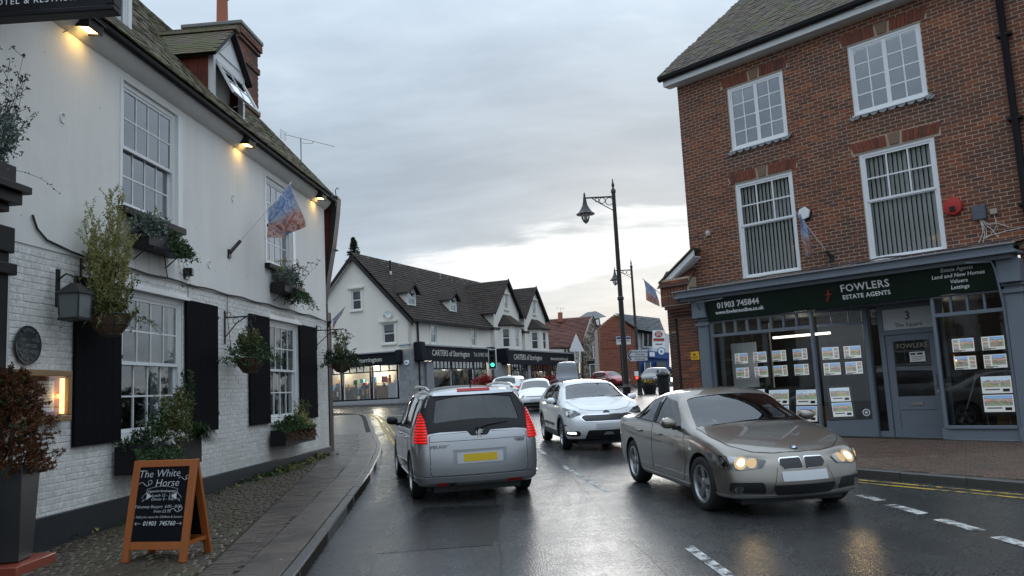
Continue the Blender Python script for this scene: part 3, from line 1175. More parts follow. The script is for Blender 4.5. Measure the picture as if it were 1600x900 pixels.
# shutters: ledged boards
for a,b in ((0.48,1.46),(3.24,4.33),(5.66,6.62),(8.36,9.48)):
 sh=B('shutter_black').box(a,b,-0.035,-0.012,1.38,3.42).build('shutter',None,pub)
 nb=5
 for i in range(nb):
  w_=(b-a)/nb
  me=piece_mesh(('board',round(w_,3)),lambda:B('shutter_black').box(-w_/2+0.002,w_/2-0.002,-0.012,0,-1.02,1.02).mesh('board'))
  link('board',me,sh,T(a+(i+.5)*w_,-0.0355,2.40+0.002*(i % 2)))
 for z_ in (1.62,2.45,3.2):
  B('iron_black').box(b-0.01,b+0.03,-0.05,-0.012,z_,z_+0.05).build('hinge',None,sh)
# eaves
B('white_stucco').prism([(XL,0.0,6.42),(XL,-0.05,6.44),(XL,-0.14,6.53),(XL,-0.20,6.63),(XL,0.0,6.63)],(XR+0.02-XL,0,0)).build('eaves_cove',None,pub,smooth=60)
B('black_paint').box(XL,XR+0.12,-0.235,-0.20,6.60,6.70).tube([(XL,-0.255,6.645),(XR+0.14,-0.255,6.645)],0.042,8).build('gutter',None,pub)
PIT=R(48.5)
RY,RZ0=-0.27,6.69
cosP,sinP=math.cos(PIT),math.sin(PIT)


def roof_z(y_):
 return RZ0+(y_-RY)*math.tan(PIT)


RL=6.2
B('timber_dark').prism([(XL,RY,RZ0-0.03),(XL,RY+RL*cosP,RZ0-0.03+RL*sinP),(XL,RY+2*RL*cosP,RZ0-0.03)],(XR+0.12-XL,0,0)).build('roof',None,pub)


def in_dormer(x_,d_):
 y_=RY+d_*cosP
 return (4.78<x_<6.08 and 0.24<y_<1.0) or (0.45<x_<1.95 and 0.2<y_<1.1) or (9.1<x_<10.25 and 1.55<y_<3.0)


items=tile_items(-1.0,XR+0.14,RY-0.03,RZ0,PIT,RL,seed=4,skip=in_dormer)
pieces('roof_tile',items,pub,'roof_tile','roof_tile_joined',300,0.0,PUB)
B('black_paint').prism([(XR+0.10,RY,RZ0-0.16),(XR+0.10,RY+RL*cosP,RZ0-0.16+RL*sinP),(XR+0.10,RY+RL*cosP,RZ0+RL*sinP),(XR+0.10,RY,RZ0)],(0.04,0,0)).build('bargeboard',None,pub)


def dormer(x0,x1,yf,zs,ze,za,open_sash):
 xm=(x0+x1)/2
 d=B('white_paint')
 d.box(x0,x0+0.09,yf,yf+0.1,zs,ze).box(x1-0.09,x1,yf,yf+0.1,zs,ze)
 d.box(x0+0.09,x1-0.09,yf+0.001,yf+0.1,ze-0.12,ze).box(x0-0.02,x1+0.02,yf-0.05,yf+0.1,zs-0.09,zs-0.001)
 d.xz([(x0,ze+0.001),(x1,ze+0.001),(xm,za-0.04)],yf+0.01,yf+0.09)
 d.xz([(x0+0.22,ze+0.06),(x1-0.22,ze+0.06),(xm,za-0.24)],yf-0.012,yf+0.005)
 o=d.build('dormer',None,pub)
 # cheeks (tile hung)
 for s,xx in ((-1,x0),(1,x1)):
  yb=RY+(ze-RZ0)/math.tan(PIT)
  cz=B('hung_tile')
  cz.prism([(xx,yf+0.1,zs-0.3),(xx,yf+0.1,ze),(xx,yb,ze)],(0.03*s,0,0))
  ck=cz.build('cheek',None,o)
  z_=zs-0.16
  r_=random.Random(8)
  while z_<ze-0.02:
   ya,yb2=yf+0.1,RY+(z_+0.1-RZ0)/math.tan(PIT)
   y_=ya
   while y_<yb2-0.06:
    w_=0.17
    me=piece_mesh(('hung_tile',w_),lambda:B('hung_tile').box(-0.006,0.006,0.002,w_-0.003,0,0.125).mesh('hung_tile'))
    link('hung_tile',me,ck,T(xx+s*0.042,y_,z_) @ Matrix.Rotation(s*(0.08+r_.uniform(0,.03)),4,'Y'))
    y_ += w_
   z_ += 0.105
 # roof of the dormer, two slopes of tiles
 for s in (-1,1):
  half=(x1-x0)/2+0.13
  rise=za+0.05-(ze-0.06)
  pt=math.atan2(rise,half)
  ln=math.hypot(half,rise)
  yb=RY+(za-RZ0)/math.tan(PIT)+0.15
  n_=int(ln/0.1)+1
  sl=B('timber_dark')
  ex=x0-0.13 if s<0 else x1+0.13
  sl.prism([(ex,yf-0.09,ze-0.09),(xm,yf-0.09,za+0.02),(xm,yb,za+0.02),(ex,yb,ze-0.09)],(0,0,-0.05))
  so=sl.build('dormer_roof',None,o)
  r_=random.Random(9)
  for c_ in range(n_):
   dd=c_*0.1
   cx,cz_=ex-s*dd*math.cos(pt),ze-0.06+dd*math.sin(pt)
   y_=yf-0.11+(c_ % 2)*0.08
   ylim=min(yb,RY+(cz_-RZ0)/math.tan(PIT)+0.12)
   while y_<ylim:
    me=piece_mesh(('dormer_tile',s),lambda:B('roof_tile').box(-0.04 if s>0 else -0.14,0.14 if s<0 and False else (0.04 if s<0 else 0.0)+(0.0 if s<0 else 0.0) if s<0 else 0.04,0.0,0.161,0,0.014).mesh('roof_tile'))
    link('roof_tile',me,so,T(cx-s*0.05,y_,cz_+0.045+r_.uniform(0,.004)) @ Matrix.Rotation(s*(pt-0.05),4,'Y'))
    y_ += 0.165
  rt=B('roof_tile')
 for j_ in range(int((yb-yf+0.15)/0.3)+1):
  me=piece_mesh('ridge_tile',lambda:B('roof_tile').prism([(-0.11,0,-0.06),(-0.06,0,0.03),(0,0,0.055),(0.06,0,0.03),(0.11,0,-0.06)],(0,0.29,0)).mesh('ridge_tile'))
  link('ridge_tile',me,o,T(xm,yf-0.17+j_*0.295,za+0.07))
 B('bargeboard_dark').prism([(x0-0.13,yf-0.11,ze-0.13),(xm,yf-0.11,za-0.02),(xm,yf-0.11,za+0.05),(x0-0.13,yf-0.11,ze-0.06)],(0,0.03,0)).prism([(x1+0.13,yf-0.11,ze-0.13),(xm,yf-0.11,za-0.02),(xm,yf-0.11,za+0.05),(x1+0.13,yf-0.11,ze-0.06)],(0,0.03,0)).build('bargeboard',None,o)
 B('cream_render').box(x0+0.05,x1-0.05,yf+0.28,yf+0.32,zs-0.05,ze).build('dormer_interior',None,o)
 W_,H_=x1-x0-0.18,ze-0.12-zs
 if open_sash:
  w_=window(pub,x0+0.09,x1-0.09,zs+0.03,ze-0.12,-0.0,0.03,[(0,1,0,1,2,2,0.0)],glass='upper_glass',depth=0.045)
  w_.name='top_hung_window'
  hinge=T(0,yf-0.02,ze-0.12)
  w_.matrix_local=hinge @ Matrix.Rotation(R(-27),4,'X') @ T(0,0,-(ze-0.12))
  w_['label']='top hung dormer window propped open'
  B('steel').tube([(xm+0.2,yf+0.02,zs+0.12),(xm+0.3,yf-0.3,zs+0.22)],0.007,5).build('stay',None,o)
 else:
  window(pub,x0+0.09,x1-0.09,zs,ze-0.12,yf+0.02,0.04,[(0,0.5,0,1,2,3,0),(0.5,1,0,1,2,3,0)],glass='upper_glass',depth=0.06)
 return o


dormer(4.75,6.12,0.20,7.25,8.12,8.78,True)
dormer(0.42,2.0,0.16,7.15,8.7,9.6,False)

# chimney
ch=B('mortar_dark')
ch.box(9.22,10.36,1.62,2.9,7.8,10.85)
cho=ch.build('chimney',None,pub)
rr=random.Random(6)
items=[]
def chim_face(org,ang,L_,z0,z1,out=0.0):
 fx=T(*org) @ RZ(ang)
 for mx_,w_,d_,h_ in brick_items(0,L_,z0,z1,[],0.0-out,proud=0.008,seed=int(z0*10)):
  items.append((fx @ mx_,w_,d_,h_))
for (ex,z0,z1) in ((0.0,8.0,8.9),(0.035,8.9,9.05),(0.0,9.05,10.0),(0.04,10.0,10.15),(0.0,10.15,10.5),(0.05,10.5,10.6),(0.09,10.6,10.8)):
 if ex:
  B('mortar_dark').box(9.22-ex,10.36+ex,1.62-ex,2.9+ex,z0,z1-0.01).build('corbel',None,cho)
 chim_face((9.22-ex,1.62-ex,0),0,1.14+2*ex,z0,z1)
 chim_face((9.22-ex,2.9+ex,0),R(-90),1.28+2*ex,z0,z1)
pieces('brick',items,cho,'red_brick','red_brick_joined',300,0.0,PUB)
B('concrete').box(9.1,10.48,1.5,3.02,10.8,10.9).build('chimney_cap',None,cho,bevel=0.02)
B('terracotta').lathe([(0.16,10.88),(0.14,11.0),(0.13,11.7),(0.16,11.72),(0.16,11.8),(0.12,11.8)],18,T(9.6,2.2,0)).build('chimney_pot',None,cho,smooth=40)

# door surround at the left end
dsr=B('black_paint')
dsr.box(-1.5,-0.92,-0.22,0.0,0.3,3.45)
dsr.box(-1.57,-0.86,-0.27,0.0,3.22,3.34).box(-1.55,-0.88,-0.25,0.0,3.45,3.72).box(-1.55,-0.88,-0.26,0.0,0.3,0.62)
dsr.build('door_surround',None,pub,bevel=0.012)
dc=B('black_paint')
for (p_,z0,z1) in ((0.30,3.72,3.82),(0.38,3.82,3.90),(0.46,3.90,4.02),(0.52,4.02,4.10)):
 dc.box(-3.2,-1.27+(p_-0.26),-p_,0,z0,z1-0.002)
dc.build('door_cornice',None,pub,bevel=0.01)
# pattress plates (C-shaped wall ties)
for x_,z_ in ((0.22,5.3),(5.05,5.45),(4.1,4.1)):
 B('white_paint').tube([(x_+0.045*math.cos(a_/10*5.2+.6),-0.008,z_+0.06*math.sin(a_/10*5.2+.6)) for a_ in range(11)],0.007,5).build('wall_tie',None,pub)

# cable run along the wall
cab=B('cable_grey')
pth=[(-0.30,-0.02,4.0),(-0.22,-0.02,3.86),(-0.05,-0.02,3.76),(0.4,-0.02,3.70)]
x_=0.9
while x_<9.9:
 pth.append((x_,-0.025,3.675+0.012*math.sin(x_*5)))
 x_ += 0.3
pth.append((10.38,-0.025,3.62))
cab.tube(pth,0.014,6)
cab.tube([(2.62,-0.02,4.3),(2.6,-0.02,4.0),(2.7,-0.02,3.68)],0.008,5).tube([(4.75,-0.02,3.68),(4.75,-0.02,3.3),(4.9,-0.02,2.7)],0.006,5)
cab.tube([(3.33,-0.02,3.68),(3.33,-0.02,3.42)],0.006,5)
o=cab.build('cable',None,None,smooth=60)
o.matrix_world=PUB
tag(o,'dark cable clipped along the white pub wall between the two storeys','cable')


# floodlights under the eaves
def floodlight(x_,label):
 f=thing('floodlight',label,'floodlight',PUB @ T(x_,-0.02,6.5) @ Matrix.Rotation(R(8),4,'X'),'floodlights under the pub eaves')
 B('satin_black').box(-0.15,0.15,-0.26,-0.06,0.02,0.12).box(-0.03,0.03,-0.06,0.03,0.05,0.10).box(-0.17,0.17,-0.29,-0.05,0.115,0.135).build('housing',None,f,bevel=0.008)
 B('flood_glow').quad((-0.12,-0.24,0.0185),(0.12,-0.24,0.0185),(0.12,-0.08,0.0185),(-0.12,-0.08,0.0185)).build('lens',None,f)
 B('satin_black').box(-0.15,0.15,-0.265,-0.245,0.0,0.02).box(-0.15,0.15,-0.075,-0.055,0.0,0.02).box(-0.15,-0.125,-0.245,-0.075,0.0,0.02).box(0.125,0.15,-0.245,-0.075,0.0,0.02).build('bezel',None,f)
 B('cable_grey').tube([(-0.1,-0.05,0.02),(-0.16,0.0,-0.08),(-0.28,0.01,-0.18)],0.006,5).build('lead',None,f)
 pole_light(f,(0,-0.16,-0.03),1.9,(1.0,0.60,0.16),0.05,R(150),Matrix.Rotation(R(24),4,'X'))


floodlight(0.42,'lit floodlight under the eaves above the first hanging basket, nearest of three')
floodlight(5.28,'lit floodlight under the eaves below the open dormer window')
floodlight(9.55,'lit floodlight under the eaves at the far corner of the pub')

# plaque
pq=thing('wall_plaque','round dark plaque with raised lettering on the white wall above the menu case','plaque',PUB @ T(-0.34,-0.02,2.54))
plain('plaque_metal',(0.022,0.03,0.031),0.5,metal=0.3,var=0.25,scale=14,bmp=0.2)
plain('plaque_letter',(0.13,0.15,0.15),0.5,metal=0.3)
B('plaque_metal').lathe([(0.20,0),(0.215,0.008),(0.21,0.022),(0.195,0.018),(0.001,0.018)],40,UPRIGHT).build('disc',None,pq,smooth=30)
for i,tline in enumerate(('1883 — 1953','COMPOSER','LIVED HERE')):
 text(tline,0.052,pq,0,-0.02,0.055-i*0.065,'plaque_letter',bold=0.02)


def arc_text(body,size,rad,a0,a1,parent,mat,flip=1):
 for i,chx in enumerate(body):
  if chx == ' ':
   continue
  a=a0+(a1-a0)*i/(len(body)-1)
  text(chx,size,parent,rad*math.sin(a) if True else 0,-0.02,flip*rad*math.cos(a),mat,rot=a if flip>0 else -a,bold=0.02)


arc_text('SIR ARNOLD BAX',0.05,0.165,R(-72),R(72),pq,'plaque_letter')
arc_text('FROM 1941 TO 1953',0.042,0.165,R(-66),R(66),pq,'plaque_letter',-1)

# menu case, lit
mc=thing('menu_case','lit wooden menu case with white pages on the white pub wall','menu case',PUB @ T(-0.17,-0.03,1.98))
f=B('oak_frame')
f.box(-0.47,0.47,-0.10,0.0,0.22,0.29).box(-0.47,0.47,-0.10,0.0,-0.29,-0.22).box(-0.47,-0.40,-0.10,0,-0.22,0.22).box(0.40,0.47,-0.10,0,-0.22,0.22)
f.build('frame',None,mc,bevel=0.008)
plain('case_back',(0.22,0.06,0.03),0.7,var=0.2)
B('case_back').box(-0.40,0.40,-0.015,0.0,-0.22,0.22).build('back',None,mc)
B('warm_tube').box(0.33,0.37,-0.07,-0.04,-0.20,0.20).build('lamp',None,mc)
for x_ in (-0.22,0.12):
 pg=B('paper').box(x_-0.14,x_+0.14,-0.022,-0.017,-0.17,0.17).build('page',None,mc)
 ln=B('letter_dark')
 for j_ in range(9):
  w_=random.Random(j_+int(x_*50)).uniform(0.05,0.11)
  ln.box(x_-w_,x_+w_,-0.0235,-0.0222,0.13-j_*0.032,0.135-j_*0.032)
 ln.build('print',None,pg)
B('case_glass').box(-0.40,0.40,-0.085,-0.081,-0.22,0.22).build('glass',None,mc)
pole_light(mc,(0.30,-0.055,0.0),0.9,(1,0.62,0.2),0.03)
B('satin_black').box(-0.62,-0.50,-0.06,0,0.17,0.30).tube([(-0.56,-0.03,0.17),(-0.54,-0.03,0.05),(-0.46,-0.03,0.03)],0.008,5).build('switch_box',None,mc)

# small black sensor box
o=B('satin_black').box(-0.06,0.06,-0.13,0.0,-0.06,0.06).box(-0.02,0.02,-0.02,0.0,-0.11,-0.06).build('sensor_box',None,None,bevel=0.01)
o.matrix_world=PUB @ T(3.25,-0.0,3.85) @ RZ(0.2)
tag(o,'small black sensor box on the white wall right of the upper window box','sensor')

# carriage lantern
ln=thing('wall_lantern','black four sided lantern with frosted glass beside the first hanging basket','lantern',PUB @ T(0.06,-0.3,2.84) @ Matrix.Scale(0.74,4))
g=B('iron_black')
for sx in (-1,1):
 for sy in (-1,1):
  g.tube([(sx*0.15,sy*0.15,0.02),(sx*0.17,sy*0.17,0.40)],0.014,5)
g.box(-0.17,0.17,-0.17,0.17,-0.02,0.02)
g.add([(-0.2,-0.2,0.40),(0.2,-0.2,0.40),(0.2,0.2,0.40),(-0.2,0.2,0.40),(-0.05,-0.05,0.56),(0.05,-0.05,0.56),(0.05,0.05,0.56),(-0.05,0.05,0.56)],[(0,1,5,4),(1,2,6,5),(2,3,7,6),(3,0,4,7),(4,5,6,7),(3,2,1,0)])
g.box(-0.2,0.2,-0.2,0.2,0.385,0.40)
g.build('frame',None,ln)
plain('frosted',(0.13,0.145,0.145),0.25,var=0.1)
gl=B('frosted')
for (a,b) in (((-.15,-.15),(.15,-.15)),((.15,-.15),(.15,.15)),((.15,.15),(-.15,.15)),((-.15,.15),(-.15,-.15))):
 gl.quad((a[0],a[1],0.02),(b[0],b[1],0.02),(b[0]*1.12,b[1]*1.12,0.385),(a[0]*1.12,a[1]*1.12,0.385))
gl.build('glass',None,ln)
B('iron_black').tube([(0,0.3,0.62),(0,0.15,0.72),(0,0,0.66),(0,0,0.56)],0.015,6).box(-0.04,0.04,0.27,0.3,0.2,0.8).tube([(0,.28,.3),(0,.1,.2),(0,.17,.0)],.012,5).build('bracket',None,ln)

# projecting hotel sign
sg=thing('hanging_sign','black projecting pub sign board with pale capitals at the top left','sign',T(*at(0,33,8.0)) @ RZ(R(-2)))
w_=at(183,27,8.0).x-at(0,33,8.0).x
B('black_paint').box(-0.5,w_,-0.06,0.06,0.06,0.9).box(-0.5,w_+0.03,-0.085,0.085,0.0,0.06).box(w_-0.06,w_+0.03,-0.085,0.085,0.061,0.9).build('board',None,sg,bevel=0.012)
text('HOTEL & RESTAURANT',0.095,sg,w_-0.17,-0.064,0.17,'letter_white','RIGHT',space=1.18)
B('iron_black').tube([(-0.4,0,0.9),(-0.4,0,1.2)],0.015,6).tube([(w_-.2,0,0.9),(w_-.2,0,1.2)],0.015,6).tube([(-0.8,0,1.2),(w_,0,1.2)],0.02,6).build('bracket',None,sg)

# TV aerial
ae=thing('tv_aerial','spiky TV aerial on a thin mast above the pub roof','aerial',T(*at(471,268,21.5)))
B('steel').tube([(0,0,-1.2),(0,0,0.95)],0.018,6).build('mast',None,ae)
bo=B('steel')
A_,B_=Vector((-0.45,-0.1,1.06)),Vector((0.9,0.2,0.72))
bo.tube([A_,B_],0.012,5)
for i in range(16):
 p_=A_.lerp(B_,0.12+i*0.055)
 bo.tube([p_+Vector((-0.03,0.12,0.02)),p_+Vector((0.03,-0.12,-0.02))],0.005,4)
bo.tube([(0,0,0.86),(0.08,0,0.80),(0.3,0.05,0.80),(0.34,0.05,0.86)],0.012,5)
bo.build('boom',None,ae)
rf=B('steel')
for i in range(4):
 z_=0.94+i*0.07
 rf.tube([(-0.5,-0.22,z_),(-0.44,0.15,z_)],0.006,4)
rf.tube([(-0.5,-0.2,0.92),(-0.5,-0.2,1.18)],0.006,4).tube([(-0.44,0.12,0.92),(-0.44,0.12,1.18)],0.006,4)
rf.build('reflector',None,ae)

def interp0(tab,x):
 for (a,p),(b,q) in zip(tab,tab[1:]):
  if x <= b:
   return p+(q-p)*(x-a)/(b-a)
 return tab[-1][1]


# jettied tile-hung house beyond the pub
nh=thing('tile_hung_house','red tile hung house with dark bargeboard just beyond the white pub corner','building',T(-4.50,19.75,0) @ RZ(R(0)))
B('dark_brick').box(-5,-0.06,0.02,0.3,0.2,3.9).build('end_wall',None,nh)
B('black_paint').box(-0.14,-0.06,-0.06,0.02,0.45,4.1).build('corner_post',None,nh)
ew=B('hung_tile').xz([(-3,3.9),(-0.24,3.9),(-0.19,4.2),(-0.08,4.84),(0.05,5.65),(0.13,6.46),(0.14,6.7),(-3,6.7)],0.10,0.35)
ewo=ew.build('jettied_wall',None,nh)
r_=random.Random(3)
z_=3.95
while z_<6.6:
 xr_=interp0([(3.9,-0.24),(4.84,-0.08),(5.65,0.05),(6.7,0.14)],z_)-0.06
 for i in range(4):
  me=piece_mesh('hung_tile_b',lambda:B('hung_tile').box(-0.16,-0.003,-0.007,0.007,0,0.125).mesh('hung_tile'))
  link('hung_tile',me,ewo,T(xr_-i*0.163,0.08,z_) @ Matrix.Rotation(-0.09,4,'X'))
 z_ += 0.104
vb=B('bargeboard_dark')
vb.xz([(-0.24,4.0),(-0.13,4.84),(0.0,5.65),(0.06,6.46),(0.06,6.82),(0.24,6.82),(0.21,6.46),(0.10,5.65),(-0.05,4.84),(-0.18,4.1)],0.0,0.42)
vb.build('verge',None,nh)
B('roof_tile').prism([(0.10,-0.05,6.84),(-0.25,-0.05,6.98),(-3,-0.05,6.98),(-3,5,7.2),(-1.9,5,7.0)],(0,0,0.07)).build('roof',None,nh)
B('black_paint').tube([(0.22,-0.05,6.8),(0.20,-0.05,6.95),(0.25,-0.05,7.02),(0.29,-0.05,6.97)],.012,5).build('finial',None,nh)
lamp=thing('bell_wall_lamp','small dark bell shaped wall lamp on the tile hung house','wall lamp',T(*at(521,392,20.2)))
B('iron_black').lathe([(0.13,0.0),(0.10,0.03),(0.04,0.07),(0.03,0.14),(0.005,0.16)],14).tube([(0,0,0.14),(-0.1,0.05,0.22),(-0.22,0.1,0.2)],0.012,5).build('shade',None,lamp,smooth=40)
B('lamp_glass').lathe([(0.01,-0.1),(0.05,-0.05),(0.07,0.0)],10).build('globe',None,lamp,smooth=60)
# ================================================================== ESTATE AGENT BUILDING
fow=thing('estate_agent_building','three storey red brick building with white windows and grey shopfront','building',FOW)
FX0,FX1=-4.29,4.8
FZT=9.16
ZS=3.93
WU=[(-2.89,-1.45,7.12,8.65),(0.06,1.54,7.12,8.65)]
WM=[(-2.9,-1.45,4.03,6.31),(0.06,1.55,4.0,6.29)]
plain('brick_mortar',(0.43,0.34,0.255),0.9,var=0.25,scale=3,bmp=0.3)
wall_poly('upper_wall',rect(FX0,FX1,ZS,FZT),[rect(*w) for w in WU+WM],0.0,0.2,'brick_mortar',fow)
plain('key_brick',(0.20,0.125,0.085),0.85,var=0.25,scale=9,bmp=0.3)
ARC=[]
for (a,b,c_,d) in WU+WM:
 ARC.append((a-0.14,b+0.14,d+0.03,d+0.27))
items=brick_items(FX0,FX1,ZS+0.02,FZT,[rect_ for rect_ in WU+WM]+ARC,0.0,bw=0.212,bh=0.062,j=0.013,proud=0.003,seed=21,wob=0.0012)
# side return seen at the left corner edge
pieces('brick',items,fow,'red_brick','red_brick_joined',300,0.0,FOW)
B('brick_mortar').box(FX0,FX0+0.02,0.0,7,0.3,FZT).build('side_wall',None,fow)
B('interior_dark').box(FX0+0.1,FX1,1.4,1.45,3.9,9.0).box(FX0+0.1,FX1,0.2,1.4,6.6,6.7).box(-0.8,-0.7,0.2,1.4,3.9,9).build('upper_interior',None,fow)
# flat gauged arches with a key block
r_=random.Random(4)
for (a,b,c_,d) in WU+WM:
 cx=(a+b)/2
 n=22
 L_=b-a+0.26
 for i in range(n):
  x_=a-0.13+(i+.5)*L_/n
  if abs(x_-cx)<0.12:
   continue
  w_=L_/n-0.008
  me=piece_mesh(('arch_brick',round(w_,3)),lambda:B('arch_brick').box(-w_/2,w_/2,-0.012,0.01,-0.115,0.115).mesh('arch_brick'))
  link('arch_brick',me,fow,T(x_,-0.004,d+0.15) @ Matrix.Rotation((x_-cx)*0.36,4,'Y'))
 o=B('key_brick').xz([(cx-0.09,d+0.035),(cx+0.09,d+0.035),(cx+0.12,d+0.275),(cx-0.12,d+0.275)],-0.022,0.01).build('keystone',None,fow,bevel=0.006)
for (a,b,c_,d) in WU:
 window(fow,a,b,c_,d,0.02,0.06,[(0,0.5,0,1,2,4,0),(0.5,1,0,1,2,4,0)],bar=0.028,glass='upper_glass',mat='upvc_white',depth=0.08,name='casement_window')
 # scalloped lead apron below the sill
 lead=B('lead')
 x_=a-0.03
 while x_<b:
  pts_=[(x_+0.085+0.085*math.cos(t_*math.pi/6),c_-0.02-0.075*math.sin(t_*math.pi/6)) for t_ in range(7)]
  lead.xz(pts_,-0.05,-0.006)
  x_ += 0.185
 lead.xz([(a-0.1,c_-0.06),(a+0.05,c_-0.01),(a,c_-0.12)],-0.06,-0.006).xz([(b+0.12,c_+0.01),(b-0.05,c_-0.01),(b,c_-0.10)],-0.06,-0.006)
 tag(lead.build('lead_apron',None,fow),kind='stuff')
 B('upvc_white').box(a-0.02,b+0.02,-0.06,0.02,c_-0.025,c_-0.001).build('sill',None,fow)
 B('interior_grey').box(a,b,0.35,0.37,c_,d).build('net_blind',None,fow)
for (a,b,c_,d) in WM:
 window(fow,a,b,c_,d,0.02,0.065,[(0,1,0.55,1,3,2,0),(0,1,0,0.56,1,1,0.02)],bar=0.03,glass='old_glass',mat='upvc_white',depth=0.09,name='sash_window',tilt=0.002)
 bl_=thing('blind',None,None)
 bl_.parent=fow
 x_=a+0.1
 i=0
 while x_<b-0.08:
  me=piece_mesh(('slat',round(d-c_,2)),lambda:B('blind_fabric').box(-0.045,0.045,-0.002,0.002,c_-d+0.1,-0.06).mesh('slat'))
  link('slat',me,bl_,T(x_,0.125,d) @ RZ(R(-26)))
  x_ += 0.094
  i += 1
# eaves and roof
B('white_paint').box(FX0-0.22,1.6+3.2,-0.28,-0.255,9.16,9.30).box(FX0-0.22,FX1,-0.255,0.0,9.16,9.185).build('fascia_board',None,fow)
g=B('black_paint')
g.prism([(FX0-0.3,-0.285,9.30),(FX0-0.3,-0.34,9.29),(FX0-0.3,-0.40,9.33),(FX0-0.3,-0.41,9.41),(FX0-0.3,-0.39,9.41),(FX0-0.3,-0.35,9.33),(FX0-0.3,-0.285,9.36)],(FX1-FX0+0.3,0,0))
g.build('gutter',None,fow)
FP=R(50)
FRL=7.0


def hip(d_):
 y_=d_*math.cos(FP)
 return (FX0-0.34+y_,FX1)


B('timber_dark').add([(FX0-0.3,-0.36,9.36),(FX1,-0.36,9.36),(FX1,-0.36+FRL*math.cos(FP),9.36+FRL*math.sin(FP)),(FX0-0.3+FRL*math.cos(FP),-0.36+FRL*math.cos(FP),9.36+FRL*math.sin(FP)),(FX0-0.3,8.5,9.36)],[(0,1,2,3),(0,3,4)]).build('roof',None,fow)
items=tile_items(FX0,FX1,-0.38,9.40,FP,FRL,inside=hip,seed=7)
pieces('roof_tile',items,fow,'brown_tile','brown_tile_joined',300,0.0,FOW)
hp=[]
for i in range(26):
 d_=i*0.27
 y_=-0.36+d_*math.cos(FP)
 me=piece_mesh('hip_tile',lambda:B('brown_tile').prism([(-0.10,0.0,-0.05),(0,0,0.02),(0.10,0.0,-0.05),(0,0,-0.02)],(0,0.30,0)).mesh('hip_tile'))
 dirv=Vector((math.cos(FP),math.cos(FP),math.sin(FP))).normalized()
 link('hip_tile',me,fow,T(FX0-0.30+d_*math.cos(FP),y_,9.43+d_*math.sin(FP)) @ Vector((0,1,0)).rotation_difference(dirv).to_matrix().to_4x4())
# rainwater pipe
dp=B('black_paint').tube([(2.98,-0.09,3.9),(2.98,-0.09,9.0),(3.0,-0.3,9.3)],0.062,10)
for z_ in (4.6,6.2,7.8):
 dp.box(2.86,3.10,-0.14,0.0,z_,z_+0.05)
dp.build('downpipe',None,fow,smooth=50)

# ---- shopfront
sf=B('grey_trim')
sf.box(-4.52,2.82,-0.52,0.0,3.74,3.80).box(-4.42,2.72,-0.40,0,3.66,3.738).box(-4.46,2.78,-0.50,-0.40,3.80,3.92)
sfo=sf.build('shop_cornice',None,fow,bevel=0.008)
B('lead').add([(-4.55,-0.55,3.92),(2.85,-0.55,3.92),(2.85,0.0,4.0),(-4.55,0.0,4.0),(-4.55,-0.55,3.90),(2.85,-0.55,3.90)],[(0,1,2,3),(4,5,1,0)]).build('cornice_flashing',None,fow)
for (a,b) in ((-4.14,-3.85),(2.47,2.76)):
 B('grey_trim').box(a,b,-0.16,0.0,0.25,3.66).box(a-0.03,b+0.03,-0.2,0,3.05,3.13).box(a-0.03,b+0.03,-0.2,0,3.18,3.22).box(a-0.03,b+0.03,-0.19,0,0.25,0.62).box(a-0.04,b+0.04,-0.30,0.0,3.24,3.66).build('pilaster',None,fow,bevel=0.008)
sb=B('sign_green').prism([(-3.84,-0.17,3.15),(-3.84,-0.30,3.66),(-3.84,-0.05,3.66),(-3.84,-0.05,3.15)],(6.28,0,0)).build('fascia_sign',None,fow)
tl=math.atan2(-0.13,0.51)


def fsign(body,size,x,z,mat,**kw):
 y_=-0.17-(z-3.15)*0.13/0.51
 kw.setdefault('bold',0.025)
 al=kw.pop('align','CENTER')
 return text(body,size,sb,0,0,0,mat,al,mx=T(x,y_-0.004,z) @ Matrix.Rotation(-tl,4,'X') @ UPRIGHT,**kw)


fsign('01903 745844',0.19,-2.95,3.475,'letter_white',shear=0.12,bold=0.03)
fsign('www.fowlersonline.co.uk',0.122,-2.95,3.32,'letter_white',shear=0.12,bold=0.03)
fsign('FOWLERS',0.215,0.0,3.50,'letter_white',space=1.1,bold=0.015)
fsign('ESTATE AGENTS',0.125,0.0,3.32,'letter_white',space=1.08)
for i,(s_,c_) in enumerate((('Estate Agents','sign_backing_grey'),('Land and New Homes','letter_white'),('Valuers','letter_white'),('Lettings','letter_white'))):
 fsign(s_,0.102,1.76,3.60-i*0.112,c_,shear=0.2,bold=0.012)
fp=[(-0.72+0.055*math.cos(t_),-0.255,3.50+0.05*math.sin(t_)) for t_ in (0.4,1.0,1.6,2.3,2.9)]+[(-0.78,-0.24,3.42),(-0.80,-0.22,3.33),(-0.85,-0.21,3.29)]
B('letter_red').tube(fp,0.014,5).tube([(-0.85,-0.245,3.42),(-0.71,-0.245,3.425)],0.010,5).build('emblem',None,sb)


def glazed(name,parent,x0,x1,z0,z1,y,glass='shop_glass'):
 return B(glass).box(x0,x1,y-0.004,y+0.004,z0,z1).build(name,None,parent)


